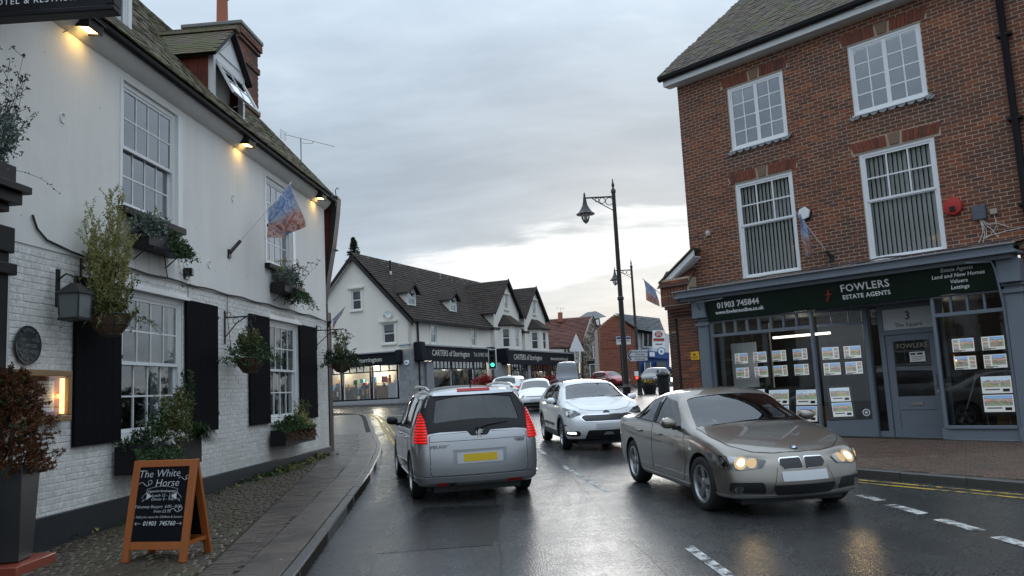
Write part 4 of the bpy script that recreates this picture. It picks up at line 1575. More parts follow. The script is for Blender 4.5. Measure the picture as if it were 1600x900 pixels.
def shop_window(x0,x1,y,zb,zt,ztr,ntop,fw_=0.06):
 f_=B('grey_trim')
 f_.box(x0,x0+fw_,y-0.05,y+0.05,zb,zt).box(x1-fw_,x1,y-0.05,y+0.05,zb,zt)
 f_.box(x0+fw_,x1-fw_,y-0.049,y+0.049,zt-0.04,zt).box(x0+fw_,x1-fw_,y-0.055,y+0.05,ztr-0.04,ztr+0.03)
 f_.box(x0+fw_,x1-fw_,y-0.07,y+0.05,zb,zb+0.06)
 pw=(x1-x0-2*fw_)/ntop
 for i in range(1,ntop):
  f_.box(x0+fw_+i*pw-0.02,x0+fw_+i*pw+0.02,y-0.04,y+0.04,ztr+0.03,zt-0.04)
 o=f_.build('shop_window',None,fow,bevel=0.004)
 glazed('pane',o,x0+fw_,x1-fw_,zb+0.06,ztr-0.04,y)
 for i in range(ntop):
  glazed('pane',o,x0+fw_+i*pw+0.02,x0+fw_+(i+1)*pw-0.02,ztr+0.03,zt-0.04,y+0.004*(i % 2),'old_glass')
 return o


shop_window(-3.84,-1.27,-0.06,0.66,3.14,2.80,8)
shop_window(1.17,2.46,-0.06,0.62,3.14,2.78,4)
st_=B('grey_trim').box(-3.84,-1.27,-0.10,-0.02,0.25,0.66).box(1.12,2.46,-0.10,-0.02,0.25,0.62).box(1.10,2.48,-0.14,-0.02,0.25,0.42)
st_.build('stall_riser',None,fow,bevel=0.006)
# splayed return windows leading to the recessed door
def splay(xa,ya,xb,yb,zb,zt,ztr):
 L_=math.hypot(xb-xa,yb-ya)
 mx_=T(xa,ya,0) @ RZ(math.atan2(yb-ya,xb-xa))
 f_=B('grey_trim')
 f_.box(L_-0.09,L_,-0.04,0.05,0.25,zt,mx_).box(0.05,L_-0.09,-0.04,0.04,zb,zb+0.05,mx_).box(0.05,L_-0.09,-0.04,0.04,0.25,zb-0.002,mx_).box(0.05,L_-0.09,-0.03,0.04,ztr,ztr+0.05,mx_).box(0.05,L_-0.09,-0.03,0.04,zt-0.04,zt,mx_)
 n_=3
 for i in range(1,n_):
  f_.box(L_*i/n_-.015,L_*i/n_+.015,-0.03,0.03,ztr+0.05,zt-0.04,mx_)
 o=f_.build('return_window',None,fow)
 B('shop_glass').box(0.05,L_-0.09,-0.003,0.003,zb+0.05,ztr,mx_).build('pane',None,o)
 B('old_glass').box(0.05,L_-0.09,0.0,0.005,ztr+0.05,zt-0.04,mx_).build('pane',None,o)
 return mx_,L_


spm,spl=splay(-1.24,-0.06,-0.38,0.55,0.72,3.12,2.78)
splay(1.17,-0.06,1.10,0.62,0.62,3.12,2.78)
# door
DY=0.62
df=B('grey_trim')
df.box(-0.16,-0.06,DY-0.05,DY+0.06,0.38,3.12).box(0.96,1.08,DY-0.05,DY+0.06,0.38,3.12).box(-0.06,0.96,DY-0.045,DY+0.06,2.50,2.60).box(-0.06,0.96,DY-0.045,DY+0.06,3.04,3.12)
df.box(-0.42,-0.36,DY-0.05,DY+0.06,0.38,3.12).box(-0.36,-0.16,DY-0.04,DY+0.05,0.38,0.52)
df.build('door_frame',None,fow,bevel=0.005)
B('shop_glass').box(-0.36,-0.16,DY-0.003,DY+0.003,0.52,3.12).build('side_light',None,fow)
dr=B('grey_trim')
dr.box(-0.055,0.09,DY-0.02,DY+0.025,0.40,2.495).box(0.81,0.955,DY-0.02,DY+0.025,0.40,2.495).box(0.09,0.81,DY-0.019,DY+0.025,2.36,2.495).box(0.09,0.81,DY-0.019,DY+0.025,0.40,0.60).box(0.09,0.81,DY-0.019,DY+0.025,0.95,1.22)
dr.box(0.09,0.81,DY-0.008,DY+0.02,0.60,0.95)
dro=dr.build('door',None,fow,bevel=0.005)
B('shop_glass').box(0.09,0.81,DY-0.002,DY+0.004,1.22,2.36).build('pane',None,dro)
B('steel').tube([(0.88,DY-0.03,1.42),(0.88,DY-0.08,1.44),(0.88,DY-0.08,1.62),(0.88,DY-0.03,1.64)],0.012,6).box(0.86,0.90,DY-0.035,DY-0.02,1.28,1.34).build('handle',None,dro)
B('steel').box(0.33,0.57,DY-0.03,DY-0.019,1.04,1.11).build('letter_plate',None,dro)
B('paper').box(0.40,0.70,DY-0.012,DY-0.006,1.92,2.12).build('notice',None,dro)
B('letter_dark').box(0.42,0.52,DY-0.015,DY-0.0125,2.06,2.10).box(0.55,0.66,DY-0.015,DY-0.0125,2.06,2.10).box(0.43,0.67,DY-0.015,DY-0.0125,2.02,2.03).box(0.43,0.67,DY-0.015,DY-0.0125,1.985,1.995).box(0.43,0.62,DY-0.015,DY-0.0125,1.95,1.96).build('notice_print',None,dro)
plain('etched',(0.30,0.28,0.22),0.6)
text('FOWLERS',0.14,dro,0.46,DY-0.006,2.25,'etched',space=1.0)
fl=B('sign_backing_grey').box(-0.055,0.955,DY-0.03,DY+0.01,2.605,3.035).build('fanlight_sign',None,fow)
text('3',0.24,fl,0.45,DY-0.034,2.87,'letter_dark',bold=0.01)
text('The Square',0.12,fl,0.45,DY-0.034,2.69,'letter_dark')
B('grey_trim_dark').box(-1.2,1.15,-0.05,0.7,3.12,3.15).build('porch_ceiling',None,fow)
B('concrete').box(-1.35,1.15,-0.32,0.7,0.2,0.405).build('door_step',None,fow,bevel=0.008)
B('concrete').box(-4.2,2.9,-0.2,-0.02,0.15,0.262).build('kerb_strip',None,fow)
# brick pier below cornice at left and right ends
for (a,b) in ((FX0,-4.14),(2.76,FX1)):
 B('brick_mortar').box(a,b,0.0,0.25,0.2,3.92).build('pier',None,fow)
 items=brick_items(a,b,0.25,3.90,[],0.0,proud=0.008,seed=31)
 pieces('brick',items,fow,'red_brick','red_brick_joined',60,0.0,FOW)
# inside the shop
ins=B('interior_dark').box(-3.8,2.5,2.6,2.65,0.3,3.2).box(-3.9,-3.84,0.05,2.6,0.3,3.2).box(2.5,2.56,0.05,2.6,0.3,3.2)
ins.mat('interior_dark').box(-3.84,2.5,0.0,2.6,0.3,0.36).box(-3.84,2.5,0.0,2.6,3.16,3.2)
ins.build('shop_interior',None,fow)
plain('display_black',(0.012,0.012,0.014),0.5)
plain('desk_wood',(0.20,0.105,0.035),0.6,var=0.2)
B('display_black').box(-2.5,-1.45,0.9,0.93,0.6,2.55).box(-0.5,0.9,1.9,1.95,0.4,2.6).build('display_panel',None,fow)
B('upvc_white').box(-3.72,-3.05,0.55,0.58,0.7,2.6).build('blind_panel',None,fow)
B('desk_wood').box(-2.0,-1.3,0.35,0.9,0.36,1.05).box(1.9,2.45,0.5,0.9,0.36,1.0).build('desk',None,fow)
B('tube_glow').box(-2.45,-1.1,0.30,0.36,2.62,2.67).build('tube_lamp',None,fow)
B('steel').tube([(-1.75,0.2,0.4),(-1.72,0.2,1.0)],0.012,6).tube([(1.85,0.2,0.4),(1.82,0.2,1.1)],0.012,6).tube([(2.2,0.25,0.4),(2.2,0.25,1.1)],0.012,6).build('display_stand',None,fow)
pole_light(fow,(-2.4,1.6,2.9),10,(1,0.93,0.8),0.2)
pole_light(fow,(1.0,1.4,2.9),5,(1,0.93,0.8),0.2)


plain('glow_card',(0.72,0.72,0.70),0.6,var=0.04,emit=(0.9,0.95,1.0,1),estr=0.32)  # card white with glow added to brighten it, no lamp behind


PAL=[[(0.0,(0.16,0.22,0.06)),(0.28,(0.10,0.15,0.05)),(0.36,(0.30,0.20,0.13)),(0.52,(0.36,0.27,0.20)),(0.60,(0.12,0.10,0.09)),(0.68,(0.38,0.52,0.66)),(1.0,(0.25,0.42,0.66))],
       [(0.0,(0.20,0.19,0.18)),(0.22,(0.08,0.12,0.05)),(0.34,(0.42,0.40,0.36)),(0.50,(0.09,0.08,0.10)),(0.58,(0.25,0.12,0.08)),(0.70,(0.50,0.58,0.66)),(0.85,(0.30,0.46,0.70))],
       [(0.0,(0.10,0.16,0.05)),(0.20,(0.05,0.09,0.04)),(0.42,(0.34,0.12,0.08)),(0.55,(0.50,0.42,0.30)),(0.66,(0.16,0.10,0.09)),(0.74,(0.20,0.36,0.62)),(0.9,(0.14,0.30,0.60))],
       [(0.0,(0.30,0.26,0.20)),(0.25,(0.22,0.24,0.08)),(0.40,(0.46,0.43,0.40)),(0.56,(0.20,0.13,0.11)),(0.64,(0.07,0.09,0.06)),(0.76,(0.55,0.60,0.64)),(0.9,(0.40,0.52,0.66))]]


def print_mat(name,seed):
 """a flat printed house photograph: sky, trees, walls and lawn"""
 m,k=new_mat(name)
 tc=k.n('ShaderNodeTexCoord').outputs['Object']
 rn=k.n('ShaderNodeObjectInfo').outputs['Random']
 off=k.n('ShaderNodeVectorMath',{0:tc,1:k.n('ShaderNodeCombineXYZ',{0:k.math('MULTIPLY',rn,37.0),1:0.0,2:k.math('MULTIPLY',rn,0.03)})},operation='ADD').outputs[0]
 z=k.n('ShaderNodeSeparateXYZ',{0:tc}).outputs[2]
 nz=k.noise(off,14.0,4.0,0.65)
 v=k.math('ADD',z,k.math('MULTIPLY',k.math('SUBTRACT',nz,0.5),0.12))
 c=k.ramp(k.math('ADD',k.math('MULTIPLY',v,6.0),0.5),PAL[seed],'CONSTANT')
 vo=k.n('ShaderNodeTexVoronoi',{'Vector':off,'Scale':24.0}).outputs['Color']
 vm=k.mix(0.74,vo,(0.20,0.19,0.17))
 c=k.mix(k.math('MULTIPLY',k.step(v,0.10,-0.02),0.6),c,vm)
 finish(k,k.n('ShaderNodeBsdfPrincipled',{'Base Color':c,'Roughness':0.4,'Emission Color':c,'Emission Strength':0.7}))  # print also emits its own colour, added to brighten it


for q_ in range(4):
 print_mat('house_print_%d' % q_,q_)
_cn=[0]


def next_print():
 _cn[0]=(_cn[0]*5+3) % 64+1
 return 'house_print_%d' % (_cn[0] // 2 % 4)

NUMW=['leftmost','second from left','third from left','rightmost']


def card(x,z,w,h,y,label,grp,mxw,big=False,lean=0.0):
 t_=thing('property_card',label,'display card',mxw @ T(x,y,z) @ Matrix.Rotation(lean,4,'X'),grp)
 c_=B('glow_card').box(-w/2,w/2,-0.004,0.004,-h/2,h/2).build('card',None,t_)
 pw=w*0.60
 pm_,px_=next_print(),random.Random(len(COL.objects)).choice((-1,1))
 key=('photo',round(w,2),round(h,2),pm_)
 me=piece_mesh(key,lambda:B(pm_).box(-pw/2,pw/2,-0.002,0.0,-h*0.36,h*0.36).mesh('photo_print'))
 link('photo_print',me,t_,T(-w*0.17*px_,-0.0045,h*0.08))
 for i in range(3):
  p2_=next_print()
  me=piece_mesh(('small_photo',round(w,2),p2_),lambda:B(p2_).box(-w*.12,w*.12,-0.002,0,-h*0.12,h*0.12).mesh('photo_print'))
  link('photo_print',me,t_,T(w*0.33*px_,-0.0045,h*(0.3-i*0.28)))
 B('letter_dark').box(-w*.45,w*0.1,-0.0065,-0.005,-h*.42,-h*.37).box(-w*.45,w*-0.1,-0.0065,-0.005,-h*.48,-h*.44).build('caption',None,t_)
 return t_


for r_i,(zz,rn_) in enumerate(((2.22,'upper'),(1.885,'lower'))):
 for i,xx in enumerate((-3.14,-2.66,-2.18,-1.68)):
  card(xx,zz,0.33,0.24,0.03,'%s property card in the %s hanging row of the left shop window' % (NUMW[i],rn_),'property cards hanging in the left shop window',FOW)
 for i,xx in enumerate((0.28,0.72)):
  card(xx,zz-0.02,0.34,0.26,0.06,'%s property card in the %s row of the angled porch window' % (('left','right')[i],rn_),'property cards in the angled porch window',FOW @ spm)
 for i,xx in enumerate((1.62,2.13)):
  card(xx,zz-0.04,0.38,0.25,0.03,'%s property card in the %s hanging row of the window right of the door' % (('left','right')[i],rn_),'property cards hanging in the right shop window',FOW)


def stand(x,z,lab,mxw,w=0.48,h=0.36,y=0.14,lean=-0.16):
 t_=thing('display_board',lab,'display board',mxw @ T(x,y,z) @ Matrix.Rotation(lean,4,'X'),'display boards with added glow at the window bottoms')
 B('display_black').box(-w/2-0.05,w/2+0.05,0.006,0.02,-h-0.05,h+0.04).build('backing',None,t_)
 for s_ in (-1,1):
  cc=B('glow_card').box(-w/2,w/2,-0.004,0.004,s_*h/2-h*0.46,s_*h/2+h*0.46).build('sheet',None,t_)
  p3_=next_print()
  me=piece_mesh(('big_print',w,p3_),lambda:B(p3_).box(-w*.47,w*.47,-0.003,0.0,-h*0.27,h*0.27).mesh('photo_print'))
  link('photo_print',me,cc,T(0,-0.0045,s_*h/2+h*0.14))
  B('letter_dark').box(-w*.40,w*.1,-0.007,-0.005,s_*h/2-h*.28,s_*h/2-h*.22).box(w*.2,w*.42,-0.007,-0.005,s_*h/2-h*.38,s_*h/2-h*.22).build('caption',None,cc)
 return t_


stand(-2.95,1.15,'two tier property board at the left of the shop window, behind the bronze saloon',FOW)
stand(-2.36,1.12,'two tier property board in the middle of the left shop window',FOW)
stand(-1.70,1.10,'two tier property board nearest the porch in the left shop window',FOW)
stand(0.42,1.15,'leaning two tier property board in the angled porch window',FOW @ spm,0.4,0.33,0.2,-0.3)
stand(2.08,1.24,'two tier property board low in the window right of the door',FOW,0.5,0.34,0.1,0.0)
o=B('steel').tube([(1.55,0.02,0.98),(1.78,0.05,1.62)],0.014,6).build('blind_rod',None,None)
o.matrix_world=FOW
tag(o,'thin pale rod leaning behind the glass right of the door','rod')
stk=thing('round_sticker','small round white sticker low on the angled porch window','sticker',FOW @ spm @ T(0.86,-0.008,0.92))
B('letter_white').lathe([(0.075,0),(0.075,0.003)],20,UPRIGHT).build('disc',None,stk)
B('letter_dark').lathe([(0.055,0.003),(0.055,0.0045)],18,UPRIGHT).mat('letter_white').lathe([(0.028,0.0045),(0.028,0.006)],14,UPRIGHT).build('mark',None,stk)

# things fixed to the brickwork
al=thing('fire_alarm_bell','round red alarm bell on the brick wall right of the window','alarm',FOW @ T(1.76,0.0,4.83))
B('alarm_red').lathe([(0.17,0.0),(0.175,0.06),(0.16,0.085),(0.05,0.10),(0.0,0.10)],28,UPRIGHT).build('dome',None,al,smooth=40)
B('satin_black').box(-0.045,0.045,-0.12,-0.09,-0.10,-0.01).build('label_plate',None,al)
gb=thing('alarm_box','dark grey alarm box with pale cables on the brick wall at far right','alarm box',FOW @ T(2.20,0.0,4.62))
B('grey_trim_dark').box(-0.11,0.11,-0.09,0,-0.13,0.14).box(-0.115,0.115,-0.095,0,0.0,0.012).build('case',None,gb,bevel=0.02)
B('mortar_pale').box(0.17,0.29,-0.05,0,-0.07,0.03).build('junction_box',None,gb,bevel=0.006)
c_=B('cable_white')
for i,(dx,dz) in enumerate(((-0.08,-0.56),(-0.02,-0.60),(0.05,-0.5),(0.25,-0.52),(0.45,-0.36))):
 c_.tube([(-0.02+i*0.012,-0.03,-0.13),(0.0+dx*0.2+0.03,-0.05,-0.25),(dx*0.5+0.05,-0.03,dz*0.7),(dx,-0.02,dz)],0.008,5)
c_.tube([(0.23,-0.02,-0.07),(0.25,-0.02,-0.3),(0.12,-0.02,-0.46),(0.0,-0.02,-0.5)],0.007,5)
c_.build('cables',None,gb)
hx=thing('hexagonal_alarm','white hexagonal alarm box on the brick wall between the windows','alarm',FOW @ T(-1.23,0,5.28))
B('satin_black').prism([(0.15*math.cos(R(a_*60+15))+0.015,0.0,0.15*math.sin(R(a_*60+15))-0.02) for a_ in range(6)],(0,-0.03,0)).build('back_plate',None,hx)
B('upvc_white').prism([(0.145*math.cos(R(a_*60+15)),-0.031,0.145*math.sin(R(a_*60+15))) for a_ in range(6)],(0,-0.05,0)).build('cover',None,hx,bevel=0.01)
o=B('cable_white').box(-0.05,0.05,-0.06,0,-0.06,0.06).box(-0.02,0.04,-0.08,-0.06,-0.02,0.03).build('sensor_box',None,None,bevel=0.008)
o.matrix_world=FOW @ T(-3.72,0,5.28)
tag(o,'small pale sensor box on the brick wall near the left corner','sensor')
c_=B('cable_white').tube([(2.2,-0.02,4.15),(2.6,-0.02,4.2),(2.95,-0.03,4.22)],0.007,5)
rr=random.Random(12)
pth=[(-4.5+i*0.35,-0.25-0.1*rr.random(),3.985+rr.uniform(0,0.03)) for i in range(22)]
c_.mat('cable_grey').tube(pth,0.016,5).tube([(x_+0.1,y_+0.05,z_+0.012) for x_,y_,z_ in pth],0.010,5)
o=c_.build('cable',None,None)
o.matrix_world=FOW
tag(o,'cables lying along the top of the shop cornice','cable')
c_=B('grey_trim').tube([(2.0,-0.5,3.66),(2.38,-0.36,3.64),(2.42,-0.34,3.5),(2.44,-0.2,2.9),(2.44,-0.12,2.1),(2.45,-0.12,0.6)],0.02,6)
o=c_.build('conduit',None,None,smooth=60)
o.matrix_world=FOW
tag(o,'grey conduit pipe running down the right shopfront pilaster','pipe')
c_=B('grey_trim').tube([(-3.2,-0.45,3.62),(-3.95,-0.42,3.6),(-3.96,-0.2,3.3),(-3.84,-0.19,2.9),(-3.86,-0.18,2.3),(-3.85,-0.18,0.5)],0.016,6)
o=c_.build('conduit',None,None,smooth=60)
o.matrix_world=FOW
tag(o,'grey conduit pipe running down the left shopfront pilaster','pipe')

# ================================================================== GABLED BRICK HOUSE beside it
gh=thing('gabled_brick_house','brown brick house with white bargeboard and corbelled pier beside the estate agent','building',FOW)
B('brick_mortar').xz([(-5.15,0.2),(-4.295,0.2),(-4.295,4.75),(-5.15,4.05)],0.06,5).build('wall',None,gh)
items=brick_items(-5.15,-4.295,0.25,4.6,[],0.06,inside=lambda z_:[(-5.15+max(0,(z_-4.05))*1.25,-4.295)],proud=0.008,seed=41)
pieces('brick',items,gh,'dark_brick','dark_brick_joined',100,0.0,FOW)
# pier with the corbelled kneeler
def bricked(name,x0,x1,y0,y1,z0,z1,seed,mat='red_brick'):
 o=B('brick_mortar').box(x0,x1,y0,y1,z0,z1).build(name,None,gh)
 its=[(m_,w_,d_,h_) for m_,w_,d_,h_ in brick_items(x0,x1,z0,z1,[],y0,proud=0.008,seed=seed)]
 sd=T(x0,y1,0) @ RZ(R(-90))
 its += [(sd @ m_,w_,d_,h_) for m_,w_,d_,h_ in brick_items(0,y1-y0,z0,z1,[],0,proud=0.008,seed=seed+1)]
 pieces('brick',its,o,mat,mat+'_joined',120,0.0,FOW)
 return o


bricked('pier',-4.74,-4.2,-0.10,0.06,0.2,3.30,51)
bricked('pier_wing',-5.02,-4.76,0.0,0.06,0.2,3.0,53,'dark_brick')
for i,(dx,dy) in enumerate(((0.03,0.04),(0.07,0.09),(0.12,0.14),(0.17,0.20))):
 B('dark_brick').box(-4.78-dx,-4.2,-0.12-dy,0.06,3.302+i*0.075,3.372+i*0.075).build('corbel',None,gh)
kn=B('brick_mortar').box(-5.02,-4.18,-0.34,0.06,3.61,4.28).build('kneeler',None,gh)
sol=brick_items(-5.02,-4.18,4.085,4.28,[],-0.34,proud=0.01,seed=55)
for i in range(9):
 sol.append((T(-4.98+i*0.09,-0.338,3.74) @ UPRIGHT,0.075,0.22,0.012))
 sol.append((T(-4.98+i*0.09,-0.338,3.97) @ UPRIGHT,0.075,0.20,0.012))
sd=T(-5.02,0.06,0) @ RZ(R(-90))
sol += [(sd @ m_,w_,d_,h_) for m_,w_,d_,h_ in brick_items(0,0.4,3.62,4.26,[],0,proud=0.008,seed=57)]
pieces('brick',sol,kn,'red_brick','red_brick_joined',60,0.0,FOW)
tl_=[]
for c_i in range(9):
 tl_.append((T(-4.62,-0.36+c_i*0.048,4.10+c_i*0.05) @ Matrix.Rotation(R(40),4,'X'),0.92,0.08,0.02))
pieces('tile_course',tl_,kn,'dark_brick','dark_brick_joined',20,0.0,FOW)
B('white_paint').prism([(-5.03,-0.32,4.05),(-5.03,-0.32,4.19),(-3.98,-0.32,4.89),(-3.98,-0.32,4.75)],(0,0.04,0)).prism([(-5.03,-0.28,4.03),(-3.98,-0.28,4.73),(-3.98,-0.28,4.75),(-5.03,-0.28,4.05)],(0,0.36,0)).build('bargeboard',None,gh)
B('brown_tile').prism([(-5.06,-0.36,4.20),(-3.98,-0.36,4.92),(-3.98,-0.36,4.96),(-5.06,-0.36,4.24)],(0,3,0)).build('roof',None,gh)
B('timber_dark').tube([(-4.80,-0.06,3.3),(-4.80,-0.06,0.3)],0.05,8).build('downpipe',None,gh,smooth=50)
# a low wing of the same house further along
wg=B('brick_mortar').box(-5.3,-5.15,0.6,5,0.2,3.9).build('side_wing',None,gh)
ys_=thing('yellow_sign','small yellow notice on the brick pier left of the shopfront','sign',FOW @ T(-4.30,-0.115,2.36))
B('yellow_sign').box(-0.12,0.12,-0.012,0,-0.10,0.10).build('plate',None,ys_)
B('letter_dark').box(-0.05,0.02,-0.015,-0.0125,0.01,0.05).box(-0.08,0.08,-0.015,-0.0125,-0.035,-0.022).box(-0.08,0.05,-0.015,-0.0125,-0.065,-0.055).build('print',None,ys_)
# ================================================================== CORNER SHOP with cream gables
car_b=thing('corner_shop_building','cream rendered corner shop with dark tiled gables, dormers and navy shopfronts','building',CAL)


def gab(x,z,y=0.0):
 """gable-face local point to building local"""
 return CAL.inverted() @ CAG @ Vector((x,y,z))


GM=CAL.inverted() @ CAG
gable=thing('gable_front',None,None)
gable.parent=car_b
gable.matrix_local=GM
GW=9.0
GA=(-4.5,11.75)
holes=[rect(-4.72,-3.92,7.92,9.36),rect(-2.20,-1.24,5.36,6.76)]
o=wall_poly('gable_wall',[(-GW,3.88),(0,3.88),(0,7.0),GA,(-GW,7.0)],holes,0.0,0.18,'cream_render',gable)
FPIT=math.atan2(GA[1]-7.0,4.5)
for s in (-1,1):
 ex=-4.5+s*4.9
 ez=GA[1]-4.9*math.tan(FPIT)
 B('bargeboard_dark').prism([(ex,-0.32,ez-0.18),(-4.5,-0.32,GA[1]-0.18),(-4.5,-0.32,GA[1]+0.16),(ex,-0.32,ez+0.16)],(0,0.06,0)).build('bargeboard',None,gable)
 B('bargeboard_dark').prism([(ex,-0.26,ez+0.02),(-4.5,-0.26,GA[1]+0.02),(-4.5,-0.26,GA[1]+0.06),(ex,-0.26,ez+0.06)],(0,0.26,0)).build('verge_soffit',None,gable)


def far_window(parent,x0,x1,z0,z1,y=0.03,hood=True,name='window'):
 w_=window(parent,x0,x1,z0,z1,y,0.05,[(0,1,0.5,1,1,1,0.0),(0,1,0,0.5,1,1,0.03)],glass='old_glass',depth=0.12,tilt=0.003)
 B('interior_dark').box(x0,x1,y+0.16,y+0.19,z0,z1).build('room',None,w_)
 B('curtain').box(x0+0.08,x1-0.08,y+0.13,y+0.14,z0+(z1-z0)*0.62,z1-0.06).build('roller_blind',None,w_)
 if hood:
  B('cream_render').box(x0-0.25,x1+0.25,y-0.19,y-0.03,z1+0.10,z1+0.22).box(x0-0.12,x1+0.12,y-0.12,y-0.03,z1+0.02,z1+0.1).box(x0-0.14,x1+0.14,y-0.15,y+0.0,z0-0.12,z0-0.005).box(x0-0.16,x0-0.01,y-0.07,y-0.03,z0,z1).box(x1+0.01,x1+0.16,y-0.07,y-0.03,z0,z1).build('surround',None,w_)
 return w_


far_window(gable,-4.72,-3.92,7.92,9.36)
far_window(gable,-2.20,-1.24,5.36,6.76)
B('sign_backing_grey').box(-0.85,0.27-0.3,-0.03,0,5.02,5.26).build('street_nameplate',None,gable)
text('CHURCH STREET',0.14,gable,-0.45,-0.035,5.14,'letter_dark',bold=0.02)
# fascia and shop windows on the gable side
B('sign_navy').box(-GW,-0.75,-0.22,0,3.86,4.72).build('fascia',None,gable)
B('lead').box(-GW,-0.7,-0.34,0,4.72,4.80).build('cornice',None,gable)
B('sign_navy').box(-1.05,-0.62,-0.45,0,3.9,4.85).build('console',None,gable,bevel=0.08)
text('CARTERS of Storrington',0.44,gable,-4.45,-0.225,4.28,'letter_cream',bold=0.01)
plain('shop_back',(0.32,0.30,0.26),0.8,var=0.2,scale=2)


def display(parent,x0,x1,y0,zb,seed,n=60,top=2.4):
 r_=random.Random(seed)
 mb_={}
 names=['goods_red','goods_blue','goods_white','goods_wood','goods_dark','goods_green','goods_cyan']
 b_=MB()
 for i in range(n):
  x_,y_=r_.uniform(x0,x1),y0+r_.uniform(0.3,1.3)
  w_,h_=r_.uniform(0.08,0.35),r_.uniform(0.1,0.5)
  z_=zb+r_.choice((0.0,0.0,0.35,0.75,1.1))+r_.uniform(0,0.1)
  if z_+h_>zb+top:
   continue
  b_.mat(r_.choice(names)).box(x_-w_/2,x_+w_/2,y_,y_+w_*0.6,z_,z_+h_)
 for j in range(3):
  b_.mat('goods_wood').box(x0,x1,y0+0.9,y0+1.4,zb+0.33+j*0.4,zb+0.36+j*0.4)
 tag(b_.build('window_goods',None,parent),kind='stuff')




def far_shop(parent,bays,y,zb,zt,ztr,frame_mat='sign_navy',transom='grey_trim'):
 for (a,b) in bays:
  f_=B(frame_mat)
  f_.box(a,a+0.08,y-0.05,y+0.05,zb,zt).box(b-0.08,b,y-0.05,y+0.05,zb,zt).box(a+0.08,b-0.08,y-0.05,y+0.05,ztr-0.04,ztr+0.04).box(a+0.08,b-0.08,y-0.06,y+0.05,zb,zb+0.10)
  n_=max(2,int((b-a)/0.55))
  for i in range(1,n_):
   x_=a+(b-a)*i/n_
   f_.box(x_-0.025,x_+0.025,y-0.04,y+0.04,ztr+0.04,zt)
  f_.mat('white_paint').box(a+0.08,a+0.13,y-0.03,y+0.04,zb+0.1,ztr-0.04).box(b-0.13,b-0.08,y-0.03,y+0.04,zb+0.1,ztr-0.04)
  w_=f_.build('shop_window',None,parent)
  B('shop_glass').box(a+0.08,b-0.08,y-0.005,y+0.005,zb+0.1,ztr-0.04).build('pane',None,w_)
  B('upper_glass').box(a+0.08,b-0.08,y-0.004,y+0.006,ztr+0.04,zt).build('pane',None,w_)


far_shop(gable,[(-8.9,-7.4),(-7.3,-5.72),(-5.64,-3.28),(-3.2,-1.08)],0.0,1.50,3.86,3.46)
B('stone_grey').box(-GW,-1.0,-0.06,0.05,0.8,1.50).build('stall_riser',None,gable)
B('shop_back').box(-GW,-1.0,1.6,1.65,1.0,3.9).box(-GW,-1.0,0.1,1.6,1.42,1.48).box(-GW,-1.0,0.1,1.6,3.88,3.92).build('shop_interior',None,gable)
display(gable,-5.5,-1.3,0.1,1.5,4,70)
display(gable,-8.8,-5.8,0.1,1.5,5,40)
B('upvc_white').box(-2.1,-1.25,0.3,0.9,1.5,2.6).build('white_cabinet',None,gable)
B('goods_wood').box(-3.1,-2.1,0.4,0.8,1.5,2.4).build('slatted_chest',None,gable)
pole_light(gable,(-3.4,0.8,3.7),260,(1,0.88,0.68),0.3)
pole_light(gable,(-6.6,0.8,3.7),120,(1,0.88,0.68),0.3)
# corner pier of grey blocks
pr=B('mortar_pale').prism([(-1.0,-0.05,0.9),(0.05,-0.05,0.9),(0.05,1.7,0.9),(-1.0,1.7,0.9)],(0,0,4.0)).build('corner_pier',None,gable)
r_=random.Random(2)
z_=1.12
row=0
while z_<4.8:
 xs=[-1.0,-0.42,0.05] if row % 2 else [-1.0,-0.7,-0.2,0.05]
 for a,b in zip(xs,xs[1:]):
  w_=round(b-a-0.02,3)
  me=piece_mesh(('block',w_),lambda:slab_mesh('stone_block',w_,0.33,0.02,'pier_stone',0.008))
  link('stone_block',me,pr,T((a+b)/2,-0.05,z_) @ UPRIGHT)
 ysx=[0.0,0.6,1.2,1.7] if row % 2 else [0.0,0.3,0.9,1.5,1.7]
 for a,b in zip(ysx,ysx[1:]):
  w_=round(b-a-0.02,3)
  me=piece_mesh(('block',w_),lambda:slab_mesh('stone_block',w_,0.33,0.02,'pier_stone',0.008))
  link('stone_block',me,pr,T(0.05,(a+b)/2,z_) @ RZ(R(90)) @ UPRIGHT)
 z_ += 0.35
 row += 1

# long side
LX=11.7
lh=[rect(2.9,3.8,5.35,6.7),rect(9.55,10.5,5.35,6.65)]
wall_poly('long_wall',rect(0,LX+1.7,4.06,7.05),lh,0.0,0.18,'cream_render',car_b)
for w_ in ((2.9,3.8,5.35,6.7),(9.55,10.5,5.35,6.65)):
 far_window(car_b,*w_)
gd_=4.5/math.cos(FPIT)


